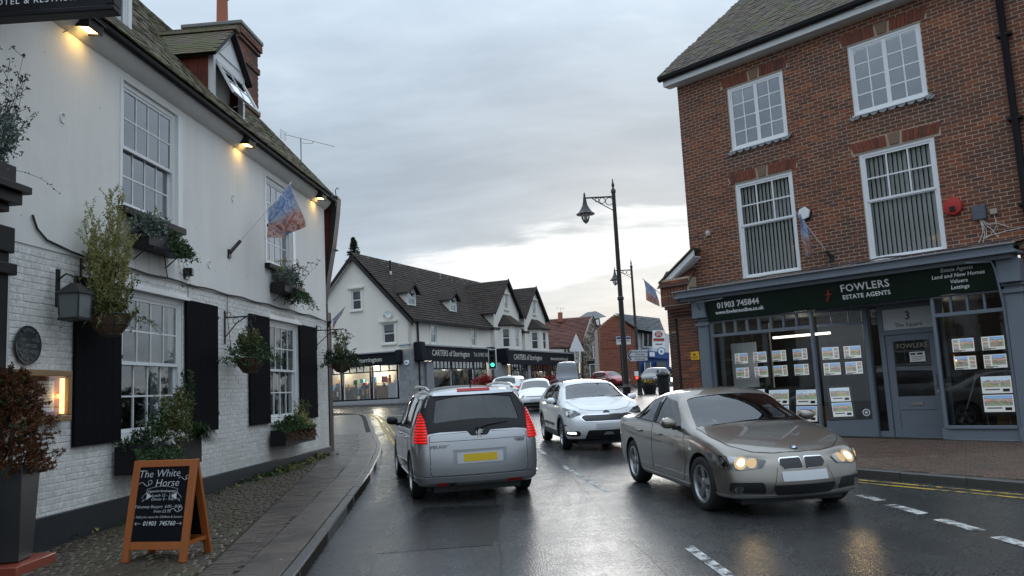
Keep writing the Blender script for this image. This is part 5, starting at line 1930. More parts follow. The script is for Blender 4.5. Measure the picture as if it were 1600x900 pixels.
def far_roof(name,a,b,y0,z0,pit,L_,mat,parent,gauge=0.28,inside=None,dy=0):
 """courses of lapped tiles, each course one strip with a rough lower edge"""
 r_=random.Random(int(a*7+z0*3))
 mb_=B(mat)
 n_=int(L_/gauge)+1
 for c_i in range(n_):
  d_=c_i*gauge
  l_=min(gauge*1.15,L_-d_)
  if l_ <= 0.02:
   continue
  aa,bb=(a,b) if inside is None else inside(d_)
  x_=aa
  while x_<bb-0.01:
   w_=min(r_.uniform(0.35,0.8),bb-x_)
   y_,z_=y0+d_*math.cos(pit),z0+d_*math.sin(pit)
   e=r_.uniform(0,0.02)
   up=0.03+e
   p0=(x_,y_-math.sin(pit)*up,z_+math.cos(pit)*up)
   p1=(x_+w_,p0[1],p0[2])
   y2,z2=y_+l_*math.cos(pit),z_+l_*math.sin(pit)
   mb_.add([(x_,y_,z_),(x_+w_,y_,z_),p1,p0,(x_,y2,z2+0.004),(x_+w_,y2,z2+0.004)],[(0,1,2,3),(3,2,5,4)])
   x_ += w_
 o=mb_.build(name,None,parent,fix=False)
 return tag(o,kind='stuff')


far_roof('roof_tiles',-0.35,23,-0.42,7.0-0.10,FPIT,4.93/math.cos(FPIT),'far_roof_tile',car_b)
B('timber_dark').prism([(0.16,-0.40,6.80),(0.16,4.5,GA[1]-0.1),(0.16,9.4,6.80)],(26.5,0,0)).build('roof',None,car_b)
B('bargeboard_dark').box(-0.3,LX+0.6,-0.50,-0.40,6.74,6.90).build('gutter',None,car_b)
rg=B('far_roof_tile')
for i in range(52):
 rg.prism([(-0.35+i*0.45,4.36,GA[1]+0.02),(-0.35+i*0.45,4.5,GA[1]+0.13),(-0.35+i*0.45,4.64,GA[1]+0.02)],(0.43,0,0))
tag(rg.build('ridge_tiles',None,car_b),kind='stuff')


def far_dormer(x,zs,w,h,za):
 """small gabled dormer on the long roof, window facing the street"""
 yf=-0.42+(zs-6.9)/math.tan(FPIT)-0.05
 d_=B('cream_render')
 yb=-0.42+(zs+h-6.9)/math.tan(FPIT)
 for s in (-1,1):
  xx=x+s*w/2
  d_.prism([(xx,yf,zs-0.1),(xx,yf,zs+h),(xx,yb+0.2,zs+h)],(-s*0.08,0,0))
 d_.xz([(x-w/2,zs+h),(x+w/2,zs+h),(x,za-0.1)],yf,yf+0.06)
 o=d_.build('dormer',None,car_b)
 far_window(car_b,x-w/2+0.05,x+w/2-0.05,zs,zs+h,yf+0.03,hood=False,name='dormer_window')
 yr=-0.42+(za-6.9)/math.tan(FPIT)+0.1
 rise=za-(zs+h)
 for s in (-1,1):
  ex=x+s*(w/2+0.22)
  ez=za-rise*(w/2+0.22)/(w/2)
  B('far_roof_tile').prism([(ex,yf-0.3,ez),(x,yf-0.3,za+0.02),(x,yr,za+0.02),(ex,yr-0.9+0.3,ez)],(0,0,0.09)).build('dormer_roof',None,o)
  B('bargeboard_dark').prism([(ex,yf-0.33,ez-0.10),(x,yf-0.33,za-0.08),(x,yf-0.33,za+0.11),(ex,yf-0.33,ez+0.09)],(0,0.05,0)).build('bargeboard',None,o)
 return o


far_dormer(1.45,8.05,1.15,1.0,9.55)
far_dormer(7.9,8.05,1.15,1.0,9.55)
B('bargeboard_dark').tube([(2.9,3.2,9.6),(2.9,3.2,11.75)],0.09,8).mat('steel').tube([(2.9,3.2,10.0),(2.9,3.2,10.95)],0.11,8).build('flue',None,car_b)


def gable_block(x0,x1,zw,za,yf):
 xm=(x0+x1)/2
 wz=zw+1.0
 hole=rect(xm-0.36,xm+0.36,za-2.6,za-1.35)
 wall_poly('gable_block_wall',[(x0,3.9),(x1,3.9),(x1,zw),(xm,za),(x0,zw)],[hole],yf,0.15,'cream_render',car_b)
 B('cream_render').box(x0,x0+0.15,yf+0.151,5,0.9,zw).box(x1-0.15,x1,yf+0.151,5,0.9,zw).build('cheek_wall',None,car_b)
 far_window(car_b,xm-0.36,xm+0.36,za-2.6,za-1.35,yf+0.03)
 pt=math.atan2(za-zw,xm-x0)
 for s in (-1,1):
  hw=(x1-x0)/2+0.4
  L_=hw/math.cos(pt)
  mxr=T(xm+s*hw,yf-0.35,za-hw*math.tan(pt)) @ RZ(R(-90 if s<0 else 90))
  # courses run along the depth of the block
  o=far_roof('block_roof_tiles',(-5.2 if s<0 else 0),(0 if s<0 else 5.2),0,0,pt,L_,'far_roof_tile',car_b)
  o.matrix_local=mxr
  B('bargeboard_dark').prism([(xm+s*hw,yf-0.36,za-hw*math.tan(pt)-0.16),(xm,yf-0.36,za-0.16),(xm,yf-0.36,za+0.12),(xm+s*hw,yf-0.36,za-hw*math.tan(pt)+0.12)],(0,0.06,0)).build('bargeboard',None,car_b)
  B('timber_dark').prism([(xm+s*hw,yf-0.3,za-hw*math.tan(pt)-0.05),(xm,yf-0.3,za-0.05),(xm,yf-0.3,za),(xm+s*hw,yf-0.3,za-hw*math.tan(pt))],(0,5,0)).build('roof_boarding',None,car_b)
 # canted bay window on the first floor
 ba,bb,bd_=xm-1.75,xm+1.75,0.9
 zt_,zb_=7.25,4.8
 pl=[(ba,yf),(ba+0.75,yf-bd_),(bb-0.75,yf-bd_),(bb,yf)]
 for (p,q) in zip(pl,pl[1:]):
  L_=math.hypot(q[0]-p[0],q[1]-p[1])
  f_=thing('bay_face',None,None)
  f_.parent=car_b
  f_.matrix_local=T(p[0],p[1],0) @ RZ(math.atan2(q[1]-p[1],q[0]-p[0]))
  ww=min(0.85,L_*0.6)
  h_=rect(L_/2-ww/2,L_/2+ww/2,5.3,6.95)
  wall_poly('bay_wall',rect(0,L_,zb_,zt_),[h_],0,0.15,'cream_render',f_)
  far_window(f_,L_/2-ww/2,L_/2+ww/2,5.3,6.95,0.03,hood=False)
 e=0.28
 rp=[(ba-e,yf),(ba+0.65,yf-bd_-e),(bb-0.65,yf-bd_-e),(bb+e,yf)]
 rm=B('far_roof_tile')
 tp=[(ba+0.9,yf,zt_+0.95),(bb-0.9,yf,zt_+0.95)]
 rm.quad((*rp[0],zt_),(*rp[1],zt_),tp[0])
 rm.quad((*rp[1],zt_),(*rp[2],zt_),tp[1],tp[0])
 rm.quad((*rp[2],zt_),(*rp[3],zt_),tp[1])
 rm.quad(*[(*p,zt_-0.1) for p in rp])
 for p,q in zip(rp,rp[1:]):
  rm.quad((*p,zt_-0.1),(*q,zt_-0.1),(*q,zt_),(*p,zt_))
 rm.build('bay_roof',None,car_b,fix=True)


gable_block(13.4,18.95,8.55,11.3,-0.35)
gable_block(20.15,25.6,8.55,11.3,-0.35)
B('cream_render').box(18.95,20.15,0,0.3,0.9,8.4).box(25.6,27.2,0.2,5,0.9,6.8).build('link_wall',None,car_b)
B('bargeboard_dark').tube([(19.4,-0.1,8.4),(19.4,-0.1,4.9)],0.08,8).tube([(0.9,-0.1,6.8),(0.9,-0.1,1.2)],0.07,8).build('downpipe',None,car_b)
# shopfronts along the street
B('sign_navy').box(0.9,12.3,-0.42,0,4.05,5.08).box(14.0,30.4,-1.3,0,3.85,5.0).build('fascia',None,car_b)
B('lead').box(0.8,12.4,-0.55,0,5.08,5.18).box(13.9,30.5,-1.4,0,5.0,5.12).build('cornice',None,car_b)
B('sign_navy').box(0.3,0.95,-0.65,0,4.0,5.35).box(12.2,12.9,-0.6,0,4.0,5.3).box(13.6,14.2,-1.35,0,3.9,5.2).box(30.2,30.9,-1.4,0,3.8,5.2).build('console',None,car_b,bevel=0.1)
text('CARTERS of Storrington',0.60,car_b,2.2,-0.43,4.60,'letter_cream','LEFT',bold=0.01)
text('Tel: 01903 742312',0.46,car_b,9.0,-0.43,4.60,'letter_cream','LEFT')
text('CARTERS of Storrington',0.66,car_b,15.0,-1.31,4.45,'letter_cream','LEFT',bold=0.01)
text('www.cartersonline.co.uk',0.5,car_b,24.0,-1.31,4.45,'letter_cream','LEFT')
far_shop(car_b,[(2.7,5.6),(5.65,9.4),(9.45,11.8)],-0.15,1.75,4.05,3.5)
far_shop(car_b,[(15.0,16.7),(16.75,18.6),(19.3,20.6),(20.65,22.6),(22.65,25.2),(25.25,29.6)],-1.0,1.7,3.85,3.3)
B('stone_grey').box(1.7,12.6,-0.2,0.05,0.9,1.75).box(14.4,30,-1.05,0.05,0.9,1.7).build('stall_riser',None,car_b)
for b6 in ((1.7,2.68,-0.25,0.05,1.0,4.0),(12.2,14.95,-0.7,0.05,1.0,4.0),(18.65,19.25,-1.1,0,1.0,3.9)):
 B('pier_stone').box(*b6).build('stone_pier',None,car_b)
B('shop_back').box(1.7,12.2,1.5,1.55,1.0,4.1).box(1.7,12.2,0.06,1.5,1.6,1.7).box(14.9,30,0.9,0.95,1.0,4.1).build('shop_interior',None,car_b)
B('blue_door').box(9.6,11.4,0.35,0.4,1.7,3.6).build('blue_panel',None,car_b)
display(car_b,2.9,9.2,0.0,1.75,14,60,2.0)
display(car_b,15.2,25.0,-0.9,1.7,15,50,1.8)
B('tube_glow').box(5.9,8.6,0.5,0.6,3.55,3.6).box(3.0,4.4,0.7,0.8,3.5,3.55).build('tube_lamp',None,car_b)
for x_ in (3.5,6.0,8.5,11.0):
 pole_light(car_b,(x_,0.6,3.7),90,(1,0.9,0.72),0.3)
for x_ in (16.5,20.5,24.5):
 pole_light(car_b,(x_,-0.1,3.5),70,(1,0.9,0.72),0.3)
dish=thing('satellite_dish','small satellite dish on the cream gable wall','satellite dish',CAG @ T(-1.6,-0.25,7.35))
B('sign_backing_grey').lathe([(0.0,0.0),(0.15,0.02),(0.27,0.07),(0.275,0.075),(0.15,0.03),(0.0,0.01)],18,Matrix.Rotation(R(70),4,'X') @ Matrix.Rotation(R(25),4,'Y')).build('dish',None,dish,smooth=60)
B('iron_black').tube([(0,0.02,0),(0,0.25,-0.05)],0.02,6).tube([(0,0,-.2),(-0.12,-0.3,-0.1)],0.012,5).box(-0.16,-0.08,-0.36,-0.28,-0.13,-0.06).tube([(0,.22,-.1),(-.5,.2,-.2)],.01,5).build('arm',None,dish)
ab=thing('bell_box','white alarm box on the grey stone corner pier','alarm',CAG @ T(-0.30,-0.06,3.95))
B('upvc_white').prism([(-0.16,0,0.14),(0.16,0,0.14),(0.2,0,-0.04),(0.1,0,-0.2),(-0.1,0,-0.2),(-0.2,0,-0.04)],(0,-0.12,0)).build('cover',None,ab,bevel=0.03)
B('goods_blue').box(-0.08,0.08,-0.13,-0.121,-0.06,0.04).build('badge',None,ab)

# ================================================================== FAR BUILDINGS
def P(px,py,y):
 return at(px,py,y)


# red roofed flint cottage
Y0=100
fc=thing('flint_cottage','old flint cottage with red tiled roof, white gablet and chimney','building',T(0,Y0,0))


def v(px,py,dy=0.0):
 q=at(px,py,Y0+dy)
 return (q.x,dy,q.z)


B('cream_render').prism([v(843,545),v(905,545),v(905,600),v(843,600)],(0,4,0)).build('rendered_wall',None,fc)
fl_=B('mortar_pale').prism([v(912,590),v(912,530),v(926,494),v(942,535),v(944,592)],(0,6,0)).build('flint_wall',None,fc)
r_=random.Random(3)
fm=B('flint_joined')
for i in range(700):
 px,py=r_.uniform(900,944),r_.uniform(497,592)
 lo=912 if py>530 else 912+(530-py)*14/36
 hi=942 if py>535 else 942-(535-py)*16/41
 if lo<px<hi:
  q=v(px,py,-0.03)
  s=r_.uniform(0.06,0.14)
  fm.lathe([(s,-0.01),(s*0.7,0.03),(0.01,0.04)],5,T(*q) @ UPRIGHT @ RZ(r_.random()*3))
tag(fm.build('flints',None,fc,fix=False),kind='stuff')
far=[]


def slope_tiles(name,parent,a,b,c,d,mat,n):
 """rows of tiles over a quad a(bottom left) b(bottom right) c(top right) d(top left)"""
 a,b,c,d=map(Vector,(a,b,c,d))
 mb_=B(mat)
 nrm=(b-a).cross(d-a).normalized()
 if nrm.y>0:
  nrm=-nrm
 r_=random.Random(n)
 for i in range(n):
  l0,r0=a.lerp(d,i/n),b.lerp(c,i/n)
  l1,r1=a.lerp(d,min(1,(i+1.1)/n)),b.lerp(c,min(1,(i+1.1)/n))
  m_=max(2,int((r0-l0).length/0.6))
  for j in range(m_):
   up=nrm*(0.04+r_.uniform(0,0.03))
   p0,p1=l0.lerp(r0,j/m_),l0.lerp(r0,(j+1)/m_)
   q0,q1=l1.lerp(r1,j/m_),l1.lerp(r1,(j+1)/m_)
   mb_.add([p0,p1,p1+up,p0+up,q0,q1],[(0,1,2,3),(3,2,5,4)])
 return tag(mb_.build(name,None,parent,fix=False),kind='stuff')


slope_tiles('roof_tiles',fc,v(843,548,-0.3),v(909,541,-0.3),v(926,494,5),v(846,500,5),'far_red_tile',22)
B('timber_dark').prism([v(843,552,-0.1),v(909,545,-0.1),v(926,498,5.2),v(846,504,5.2)],(0,0.3,0)).build('roof',None,fc)
slope_tiles('lower_roof_tiles',fc,v(855,542,-2.2),v(888,542,-2.2),v(897,519,0),v(856,522,0),'far_red_tile',10)
B('white_paint').prism([v(889,549,-2.3),v(913,549,-2.3),v(900,521,-2.3)],(0,0.3,0)).build('white_gablet',None,fc)
B('bargeboard_dark').prism([v(926,492,-0.2),v(928,495,-0.2),v(945,538,-0.2),v(943,538,-0.2)],(0,0.4,0)).build('verge',None,fc)
B('cream_render').prism([v(856,546,-2),v(886,546,-2),v(886,590,-2),v(856,590,-2)],(0,2,0)).build('lean_to_wall',None,fc)
for (a,b,c_,d) in ((898,907,548,567),(927,936,541,561)):
 p,q=v(a,d,-0.12 if a>910 else -0.5),v(b,c_,-0.12)
 window(fc,p[0],q[0],p[2],q[2],p[1]-0.05,0.06,[(0,1,.5,1,2,2,0),(0,1,0,.5,2,2,.02)],glass='upper_glass',depth=0.1)
p,q=v(922,591,-0.1),v(939,568,-0.1)
B('white_paint').box(p[0],p[0]+0.1,-0.18,-0.05,p[2],q[2]).box(q[0]-0.1,q[0],-0.18,-0.05,p[2],q[2]).box(p[0],q[0],-0.16,-0.06,q[2]-0.1,q[2]).box((p[0]+q[0])/2-.05,(p[0]+q[0])/2+.05,-.16,-.06,p[2],q[2]).mat('interior_grey').box(p[0],q[0],-0.04,-0.02,p[2],q[2]).mat('timber_dark').box(p[0]-0.2,q[0]+0.2,-0.2,-0.02,q[2]+0.05,q[2]+0.4).build('shop_window',None,fc)
B('terracotta').prism([v(872,503,4),v(879,503,4),v(879,488,4),v(872,488,4)],(0,0.6,0)).build('chimney',None,fc)
B('timber_dark').tube([v(876,488,4),v(876,480,4)],0.02,4).tube([v(868,481,4),v(882,482,4)],0.015,4).tube([v(870,480,4),v(870,483,4)],.015,4).tube([v(880,480,4),v(880,483,4)],.015,4).build('roof_aerial',None,fc)
B('timber_dark').tube([v(883,590,-2.3),v(883,543,-2.3)],0.10,6).tube([v(889,590,-2.3),v(889,546,-2.3)],0.08,6).build('downpipe',None,fc)

# grey hipped roof behind
gr=thing('grey_roofed_house','house with grey hipped roof and white dormer showing behind the cottage','building',T(0,118,0))


def v2(px,py,dy=0.0):
 q=at(px,py,118+dy)
 return (q.x,dy,q.z)


B('roof_slate').add([v2(898,500),v2(937,497),v2(948,495),v2(917,488,3),v2(931,486,3),v2(940,520),v2(898,520)],[(0,1,4,3),(1,2,4),(0,6,5,1)]).build('roof',None,gr)
B('white_paint').prism([v2(931,500,-.3),v2(936,499,-.3),v2(936,508,-.3),v2(931,508,-.3)],(0,.2,0)).build('dormer',None,gr)
B('roof_slate').prism([v2(936,512),v2(958,498),v2(960,520),v2(936,540)],(0,3,0)).build('side_roof',None,gr)

# brick end house with slate roof, joined to the post office
Y1=84
bh=thing('brick_end_house','orange brick gable end house with grey slate roof','building',T(0,Y1,0))


def v3(px,py,dy=0.0):
 q=at(px,py,Y1+dy)
 return (q.x,dy,q.z)


B('mortar_pale').prism([v3(938,600),v3(938,512),v3(960,491),v3(996,514),v3(998,602)],(0,6,0)).build('gable_wall',None,bh)
its=[]
p0,p1=v3(938,602),v3(997,491)


def inside_g(z_):
 lo,hi=v3(938,600)[0],v3(996,514)[0]
 zl,zr,za,xa=v3(938,512)[2],v3(996,514)[2],v3(960,491)[2],v3(960,491)[0]
 a=lo if z_<zl else lo+(xa-lo)*(z_-zl)/(za-zl)
 b=hi if z_<zr else hi-(hi-xa)*(z_-zr)/(za-zr)
 return [(a+.03,b-.03)]


its=brick_items(p0[0],p1[0],p0[2],p1[2]-0.1,[],0.0,inside=inside_g,bw=0.44,bh=0.13,j=0.02,proud=0.012,seed=61)
pieces('brick',its,bh,'far_brick_joined','far_brick_joined',0,0.0)
slope_tiles('slates',bh,v3(997,515,-0.4),v3(1040,522,3),v3(1030,497,7),v3(959,489,-0.2),'roof_slate',12)
B('timber_dark').prism([v3(997,518,-0.2),v3(1040,524,3.2),v3(1030,500,7.2),v3(959,492,0)],(0,0.3,-0.05)).build('roof',None,bh)
B('far_brick_joined').prism([v3(938,545,-0.05),v3(985,545,-0.05),v3(985,543.5,-0.05),v3(938,543.5,-0.05)],(0,0.05,0)).build('string_course',None,bh)
lt=B('oak_frame')
for i in range(14):
 a,b=v3(948+i*1.8,591,-0.3),v3(950+i*1.8,577,-0.3)
 lt.tube([a,b],0.03,4).tube([v3(950+i*1.8,591,-.33),v3(948+i*1.8,577,-.33)],0.03,4)
tag(lt.build('trellis',None,bh),kind='stuff')
# post office shop
po=thing('post_office_shop','white and blue shop with red oval post office sign','building',T(0,Y1,0))
B('white_paint').prism([v3(996,516,1),v3(1046,522,3.5),v3(1046,552,3.5),v3(996,546,1)],(0,2,0)).build('upper_wall',None,po)
B('post_blue').prism([v3(996,546.5,0.8),v3(1046,552.5,3.3),v3(1046,606,3.3),v3(996,606,0.8)],(0,2,0)).build('shop_front',None,po)
B('post_blue').prism([v3(998,547,0.4),v3(1046,551,2.9),v3(1046,561,2.9),v3(998,558,0.4)],(0,.3,0)).build('fascia',None,po)
B('letter_white').prism([v3(1015,550,0.7),v3(1023,550.5,1.1),v3(1023,557,1.1),v3(1015,557,0.7)],(0,.1,0)).build('fascia_panel',None,po)
B('interior_grey').prism([v3(1008,567,0.6),v3(1016,567,1),v3(1016,592,1),v3(1008,592,0.6)],(0,.3,0)).prism([v3(1026,565,1.5),v3(1040,565,2.6),v3(1040,580,2.6),v3(1026,580,1.5)],(0,.3,0)).build('shop_window',None,po)
B('white_paint').prism([v3(1007,566,0.5),v3(1008,566,.5),v3(1008,593,.5),v3(1007,593,.5)],(0,.1,0)).prism([v3(1016,566,0.9),v3(1017,566,.9),v3(1017,593,.9),v3(1016,593,.9)],(0,.1,0)).build('shop_window_frame',None,po)
B('interior_dark').prism([v3(1006,522,1.0),v3(1019,523,1.6),v3(1019,541,1.6),v3(1006,540,1.0)],(0,.2,0)).build('pane',None,po)
B('sign_backing_grey').prism([v3(1004,520,.9),v3(1006,520,.9),v3(1006,543,.9),v3(1004,543,.9)],(0,.2,0)).prism([v3(1012,522,1.1),v3(1013,522,1.1),v3(1013,541,1.1),v3(1012,541,1.1)],(0,.2,0)).prism([v3(1004,541,.85),v3(1020,542,1.5),v3(1020,544,1.5),v3(1004,543,.85)],(0,.3,0)).build('window_frame',None,po)
ps=thing('post_office_sign','white projecting sign with red oval and red band by the blue shop','sign',T(0,66,0))


def v4(px,py,dy=0.0):
 q=at(px,py,66+dy)
 return (q.x,dy,q.z)


B('letter_white').prism([v4(1020,516),v4(1039,516),v4(1039,544),v4(1020,544)],(0,0.15,0)).build('board',None,ps)
c0=Vector(v4(1029,522,-0.02))
B('goods_red').prism([(c0.x+0.33*math.cos(a_/20*6.283),c0.y,c0.z+0.24*math.sin(a_/20*6.283)) for a_ in range(20)],(0,-0.02,0)).prism([v4(1021,528.5,-.02),v4(1038,528.5,-.02),v4(1038,532.5,-.02),v4(1021,532.5,-.02)],(0,-.02,0)).build('emblem',None,ps)
B('letter_dark').prism([v4(1024,537,-.02),v4(1035,537,-.02),v4(1035,538.2,-.02),v4(1024,538.2,-.02)],(0,-.01,0)).build('print',None,ps)
text('POST',0.17,ps,c0.x,-0.045,c0.z+0.08,'letter_white',bold=0.02)
text('OFFICE',0.14,ps,c0.x,-0.045,c0.z-0.08,'letter_white',bold=0.02)
rs=thing('round_shop_sign','round white and blue projecting sign below the post office sign','sign',T(*at(1033,549,66)))
B('post_blue').lathe([(0.33,0),(0.33,0.1)],24,UPRIGHT).build('rim',None,rs)
B('letter_white').lathe([(0.27,0.1),(0.27,0.115)],24,UPRIGHT).build('face',None,rs)
B('goods_blue').box(-0.08,0.05,-0.13,-0.115,-0.1,0.08).box(0.06,0.1,-0.13,-0.115,-.1,0).build('mark',None,rs)
# ================================================================== STREET FURNITURE
def lamp_post(x,y,H,label,arm=1.05):
 t=thing('street_lamp',label,'street lamp',ground_frame(x,y,0,0.12) @ Matrix.Rotation(-math.atan(0.02),4,'X'),'dark street lamps with side arms')
 B('lamp_post_paint').lathe([(0.17,-0.2),(0.17,0.08),(0.14,0.12),(0.13,0.9),(0.15,0.93),(0.15,1.0),(0.12,1.04),(0.10,1.1)],16).build('base',None,t,smooth=35)
 B('lamp_post_paint').lathe([(0.10,1.1),(0.085,3.9),(0.11,3.92),(0.11,4.0),(0.08,4.04),(0.065,H-0.5),(0.085,H-0.48),(0.085,H-0.40),(0.06,H-0.36),(0.03,H-0.3),(0.055,H-0.22),(0.03,H-0.14),(0.012,H)],14).build('column',None,t,smooth=35)
 za=H-0.62
 a=B('lamp_post_paint').tube([(0,0,za),(-arm-0.05,0,za)],0.028,8).tube([(-0.05,0,za-0.48),(-0.5,0,za-0.2),(-arm+0.25,0,za-0.02)],0.016,6)
 for cx,cz,cr in ((-0.16,-0.16,0.13),(-0.40,-0.12,0.10),(-0.58,-0.09,0.065)):
  a.tube([(cx+cr*math.cos(i/14*6.283),0,za+cz+cr*math.sin(i/14*6.283)) for i in range(15)],0.013,5,cap=False)
 a.build('arm',None,t,smooth=60)
 lx=-arm
 ls=B('lamp_post_paint').lathe([(0.31,-0.58),(0.32,-0.56),(0.24,-0.50),(0.17,-0.40),(0.09,-0.26),(0.06,-0.10),(0.05,0.0),(0.03,0.06),(0.04,0.1),(0.008,0.2)],22,T(lx,0,za)).build('lamp_shade',None,t,smooth=45)
 B('lamp_glass').lathe([(0.01,-0.90),(0.09,-0.83),(0.15,-0.70),(0.16,-0.59)],18,T(lx,0,za),False).build('globe',None,t,smooth=60)
 B('letter_cream').lathe([(0.03,-0.85),(0.06,-0.75),(0.05,-0.63)],10,T(lx,0,za)).build('bulb',None,t,smooth=60)
 return t


l1=lamp_post(3.64,27.0,8.1,'tall dark street lamp with scrolled arm standing nearer, left of the brick building',1.0)
sl_h=9.0-gz(0,47)-0.12
l2=lamp_post(7.09,47.0,sl_h,'further dark street lamp carrying the direction sign',1.0)
# direction sign on the further lamp column
ds=thing('direction_sign','pale grey arrow shaped direction sign on the further lamp column','road sign',T(7.09,46.85,0))


def dsp(px,py):
 q=at(px,py,46.8)
 return (q.x-7.09,0.0,q.z)


B('sign_backing_grey').prism([dsp(979,556),dsp(986,547),dsp(1012,546),dsp(1012,563),dsp(986,564.5)],(0,0.05,0)).build('panel',None,ds)
a_=B('letter_dark').prism([(x,-0.012,z) for x,y,z in (dsp(980.5,555.5),dsp(985.5,548.5),dsp(987.5,548.5),dsp(983,555.5),dsp(987.5,562.5),dsp(985.5,562.5))],(0,0.012,0))
a_.build('arrow',None,ds)
for i,tx in enumerate(('Library & Parking','Churches','Old School & Museum','Parish Hall')):
 q=dsp(1000,549.5+i*3.9)
 text(tx,0.14,ds,q[0],-0.012,q[2],'letter_dark',rot=0.05)
# estate agent boards on the brick end wall side
bs=thing('pair_of_notice_boards','pair of small white and blue boards fixed near the nearer lamp column','notice board',T(4.0,30.2,0))
for i,(xa,xb) in enumerate(((963.5,972.8),(975,985))):
 p,q=at(xa,538.5,30.2),at(xb,525.5,30.2)
 B('letter_white').box(p.x-4,q.x-4,0,0.02,p.z,q.z).build('board',None,bs)
 B('post_blue').box(p.x-3.99,q.x-4.01,-0.006,-0.001,q.z-0.10,q.z-0.02).mat('letter_dark').box(p.x-3.97,q.x-4.03,-0.006,-0.001,q.z-0.16,q.z-0.145).box(p.x-3.97,q.x-4.05,-0.006,-0.001,q.z-0.20,q.z-0.19).build('print',None,bs)
B('iron_black').box(-0.45,0.35,0.02,0.04,at(972,532,30.2).z,at(972,532,30.2).z+0.03).tube([(-0.05,0.05,gz(0,30)),(-0.05,0.05,at(970,525,30.2).z)],0.03,8).build('post',None,bs)


def signal(x,y,ztop,label,lit,head_w=0.30,black_sides=True):
 g=gz(x,y)+0.1
 t=thing('traffic_light',label,'traffic light',T(x,y,g),None)
 h=ztop-g
 B('lamp_post_paint').tube([(0,0.22,-0.3),(0,0.22,h-0.6)],0.06,10).build('pole',None,t,smooth=60)
 B('satin_black').box(-0.15,0.15,0.0,0.22,h-0.98,h).build('head',None,t,bevel=0.02)
 B('letter_white').box(-0.21,0.21,0.10,0.12,h-1.05,h+0.07).mat('satin_black').box(-0.185,0.185,0.085,0.102,h-1.02,h+0.045).build('backing_board',None,t)
 for i,nm in enumerate(('red','amber','green')):
  z=h-0.18-i*0.31
  mat_={'red':'red_signal','green':'green_signal'}[lit] if lit == nm else 'satin_black'
  B(mat_).lathe([(0.105,0.0),(0.10,0.02),(0.05,0.035),(0,0.04)],18,T(0,0,z) @ UPRIGHT).build('lens',None,t,smooth=60)
  vz=B('satin_black')
  ring=[(0.12*math.cos(a),0.0,z+0.12*math.sin(a)) for a in [math.pi*i_/10 for i_ in range(11)]]
  for p,q in zip(ring,ring[1:]):
   vz.quad(p,q,(q[0],-0.2,q[2]),(p[0],-0.2,p[2]))
  vz.build('visor',None,t)
 return t


gp=at(769,557,45)
signal(gp.x,45,at(769,547.5,45).z,'traffic light showing green in front of the corner shop','green')
rp=at(996,586,46.4)
ps_=thing('crossing_signal','small red crossing signal strapped to the further lamp column','signal',T(rp.x,46.75,rp.z))
B('letter_white').box(-0.10,0.12,0,0.1,-0.05,0.22).mat('satin_black').box(-0.11,0.13,0.01,0.12,-0.26,-0.05).build('case',None,ps_)
B('red_signal').lathe([(0.085,0),(0.0,0.02)],14,T(0.01,-0.002,-0.15) @ UPRIGHT).build('lens',None,ps_)

bn=thing('litter_bin','black litter bin with peaked lid beside the brick house','bin',ground_frame(8.3,46,0,0.12))
B('black_paint').lathe([(0.30,0),(0.33,0.06),(0.33,0.95),(0.36,1.0),(0.36,1.05)],8).build('body',None,bn)
B('black_paint').lathe([(0.40,1.05),(0.40,1.12),(0.22,1.22),(0.02,1.30)],8).build('lid',None,bn)
tb=thing('flower_tub','dark round tub filled with yellow flowers on the far right pavement','planter',ground_frame(7.75,47.6,0,0.12))
B('satin_black').lathe([(0.34,0),(0.40,0.3),(0.46,0.52),(0.46,0.56),(0.40,0.56),(0.38,0.5)],18).build('tub',None,tb,smooth=40)
r0=random.Random(40)
def _tub(mb):
 clump(mb,(0,0,0.66),(0.5,0.5,0.16),260,0.09,r0,'leaf_mid')
 clump(mb,(0,0,0.76),(0.52,0.5,0.14),260,0.07,r0,'petal_yellow')
 clump(mb,(0.2,-0.1,0.72),(0.3,0.3,0.1),60,0.07,r0,'petal_red')
plant('yellow_flowers','yellow bedding flowers heaped in the round tub',ground_frame(7.75,47.6,0,0.12),_tub,'flowers')

# red flower planters outside the shops
for i,(px,yy,lab) in enumerate(((760,50,'mound of red flowers before the shop, left of the white sport utility car'),(852,56,'mound of red flowers by the shop doorway near the dark van'))):
 q=at(px,598,yy)
 t=thing('flower_trough','dark trough on legs under the red flowers %s' % ('left of the white car' if i == 0 else 'by the dark van'),'planter',T(q.x,yy,gz(0,yy)))
 h_=q.z-gz(0,yy)
 B('satin_black').box(-0.8,0.8,-0.25,0.25,max(0.3,h_-0.75),h_-0.25).box(-0.7,-0.6,-0.1,0.1,0,max(0.3,h_-0.75)).box(0.6,0.7,-0.1,0.1,0,max(0.3,h_-0.75)).build('trough',None,t)
 r0=random.Random(50+i)
 def _rf(mb):
  clump(mb,(0,0,-0.05),(0.95,0.4,0.36),260,0.16,r0,'leaf_dark')
  clump(mb,(0,-0.05,0.05),(0.98,0.42,0.40),700,0.14,r0,'petal_red')
 plant('red_flowers',lab,T(q.x,yy,q.z),_rf,'flowers','mounds of red flowers outside the corner shop')


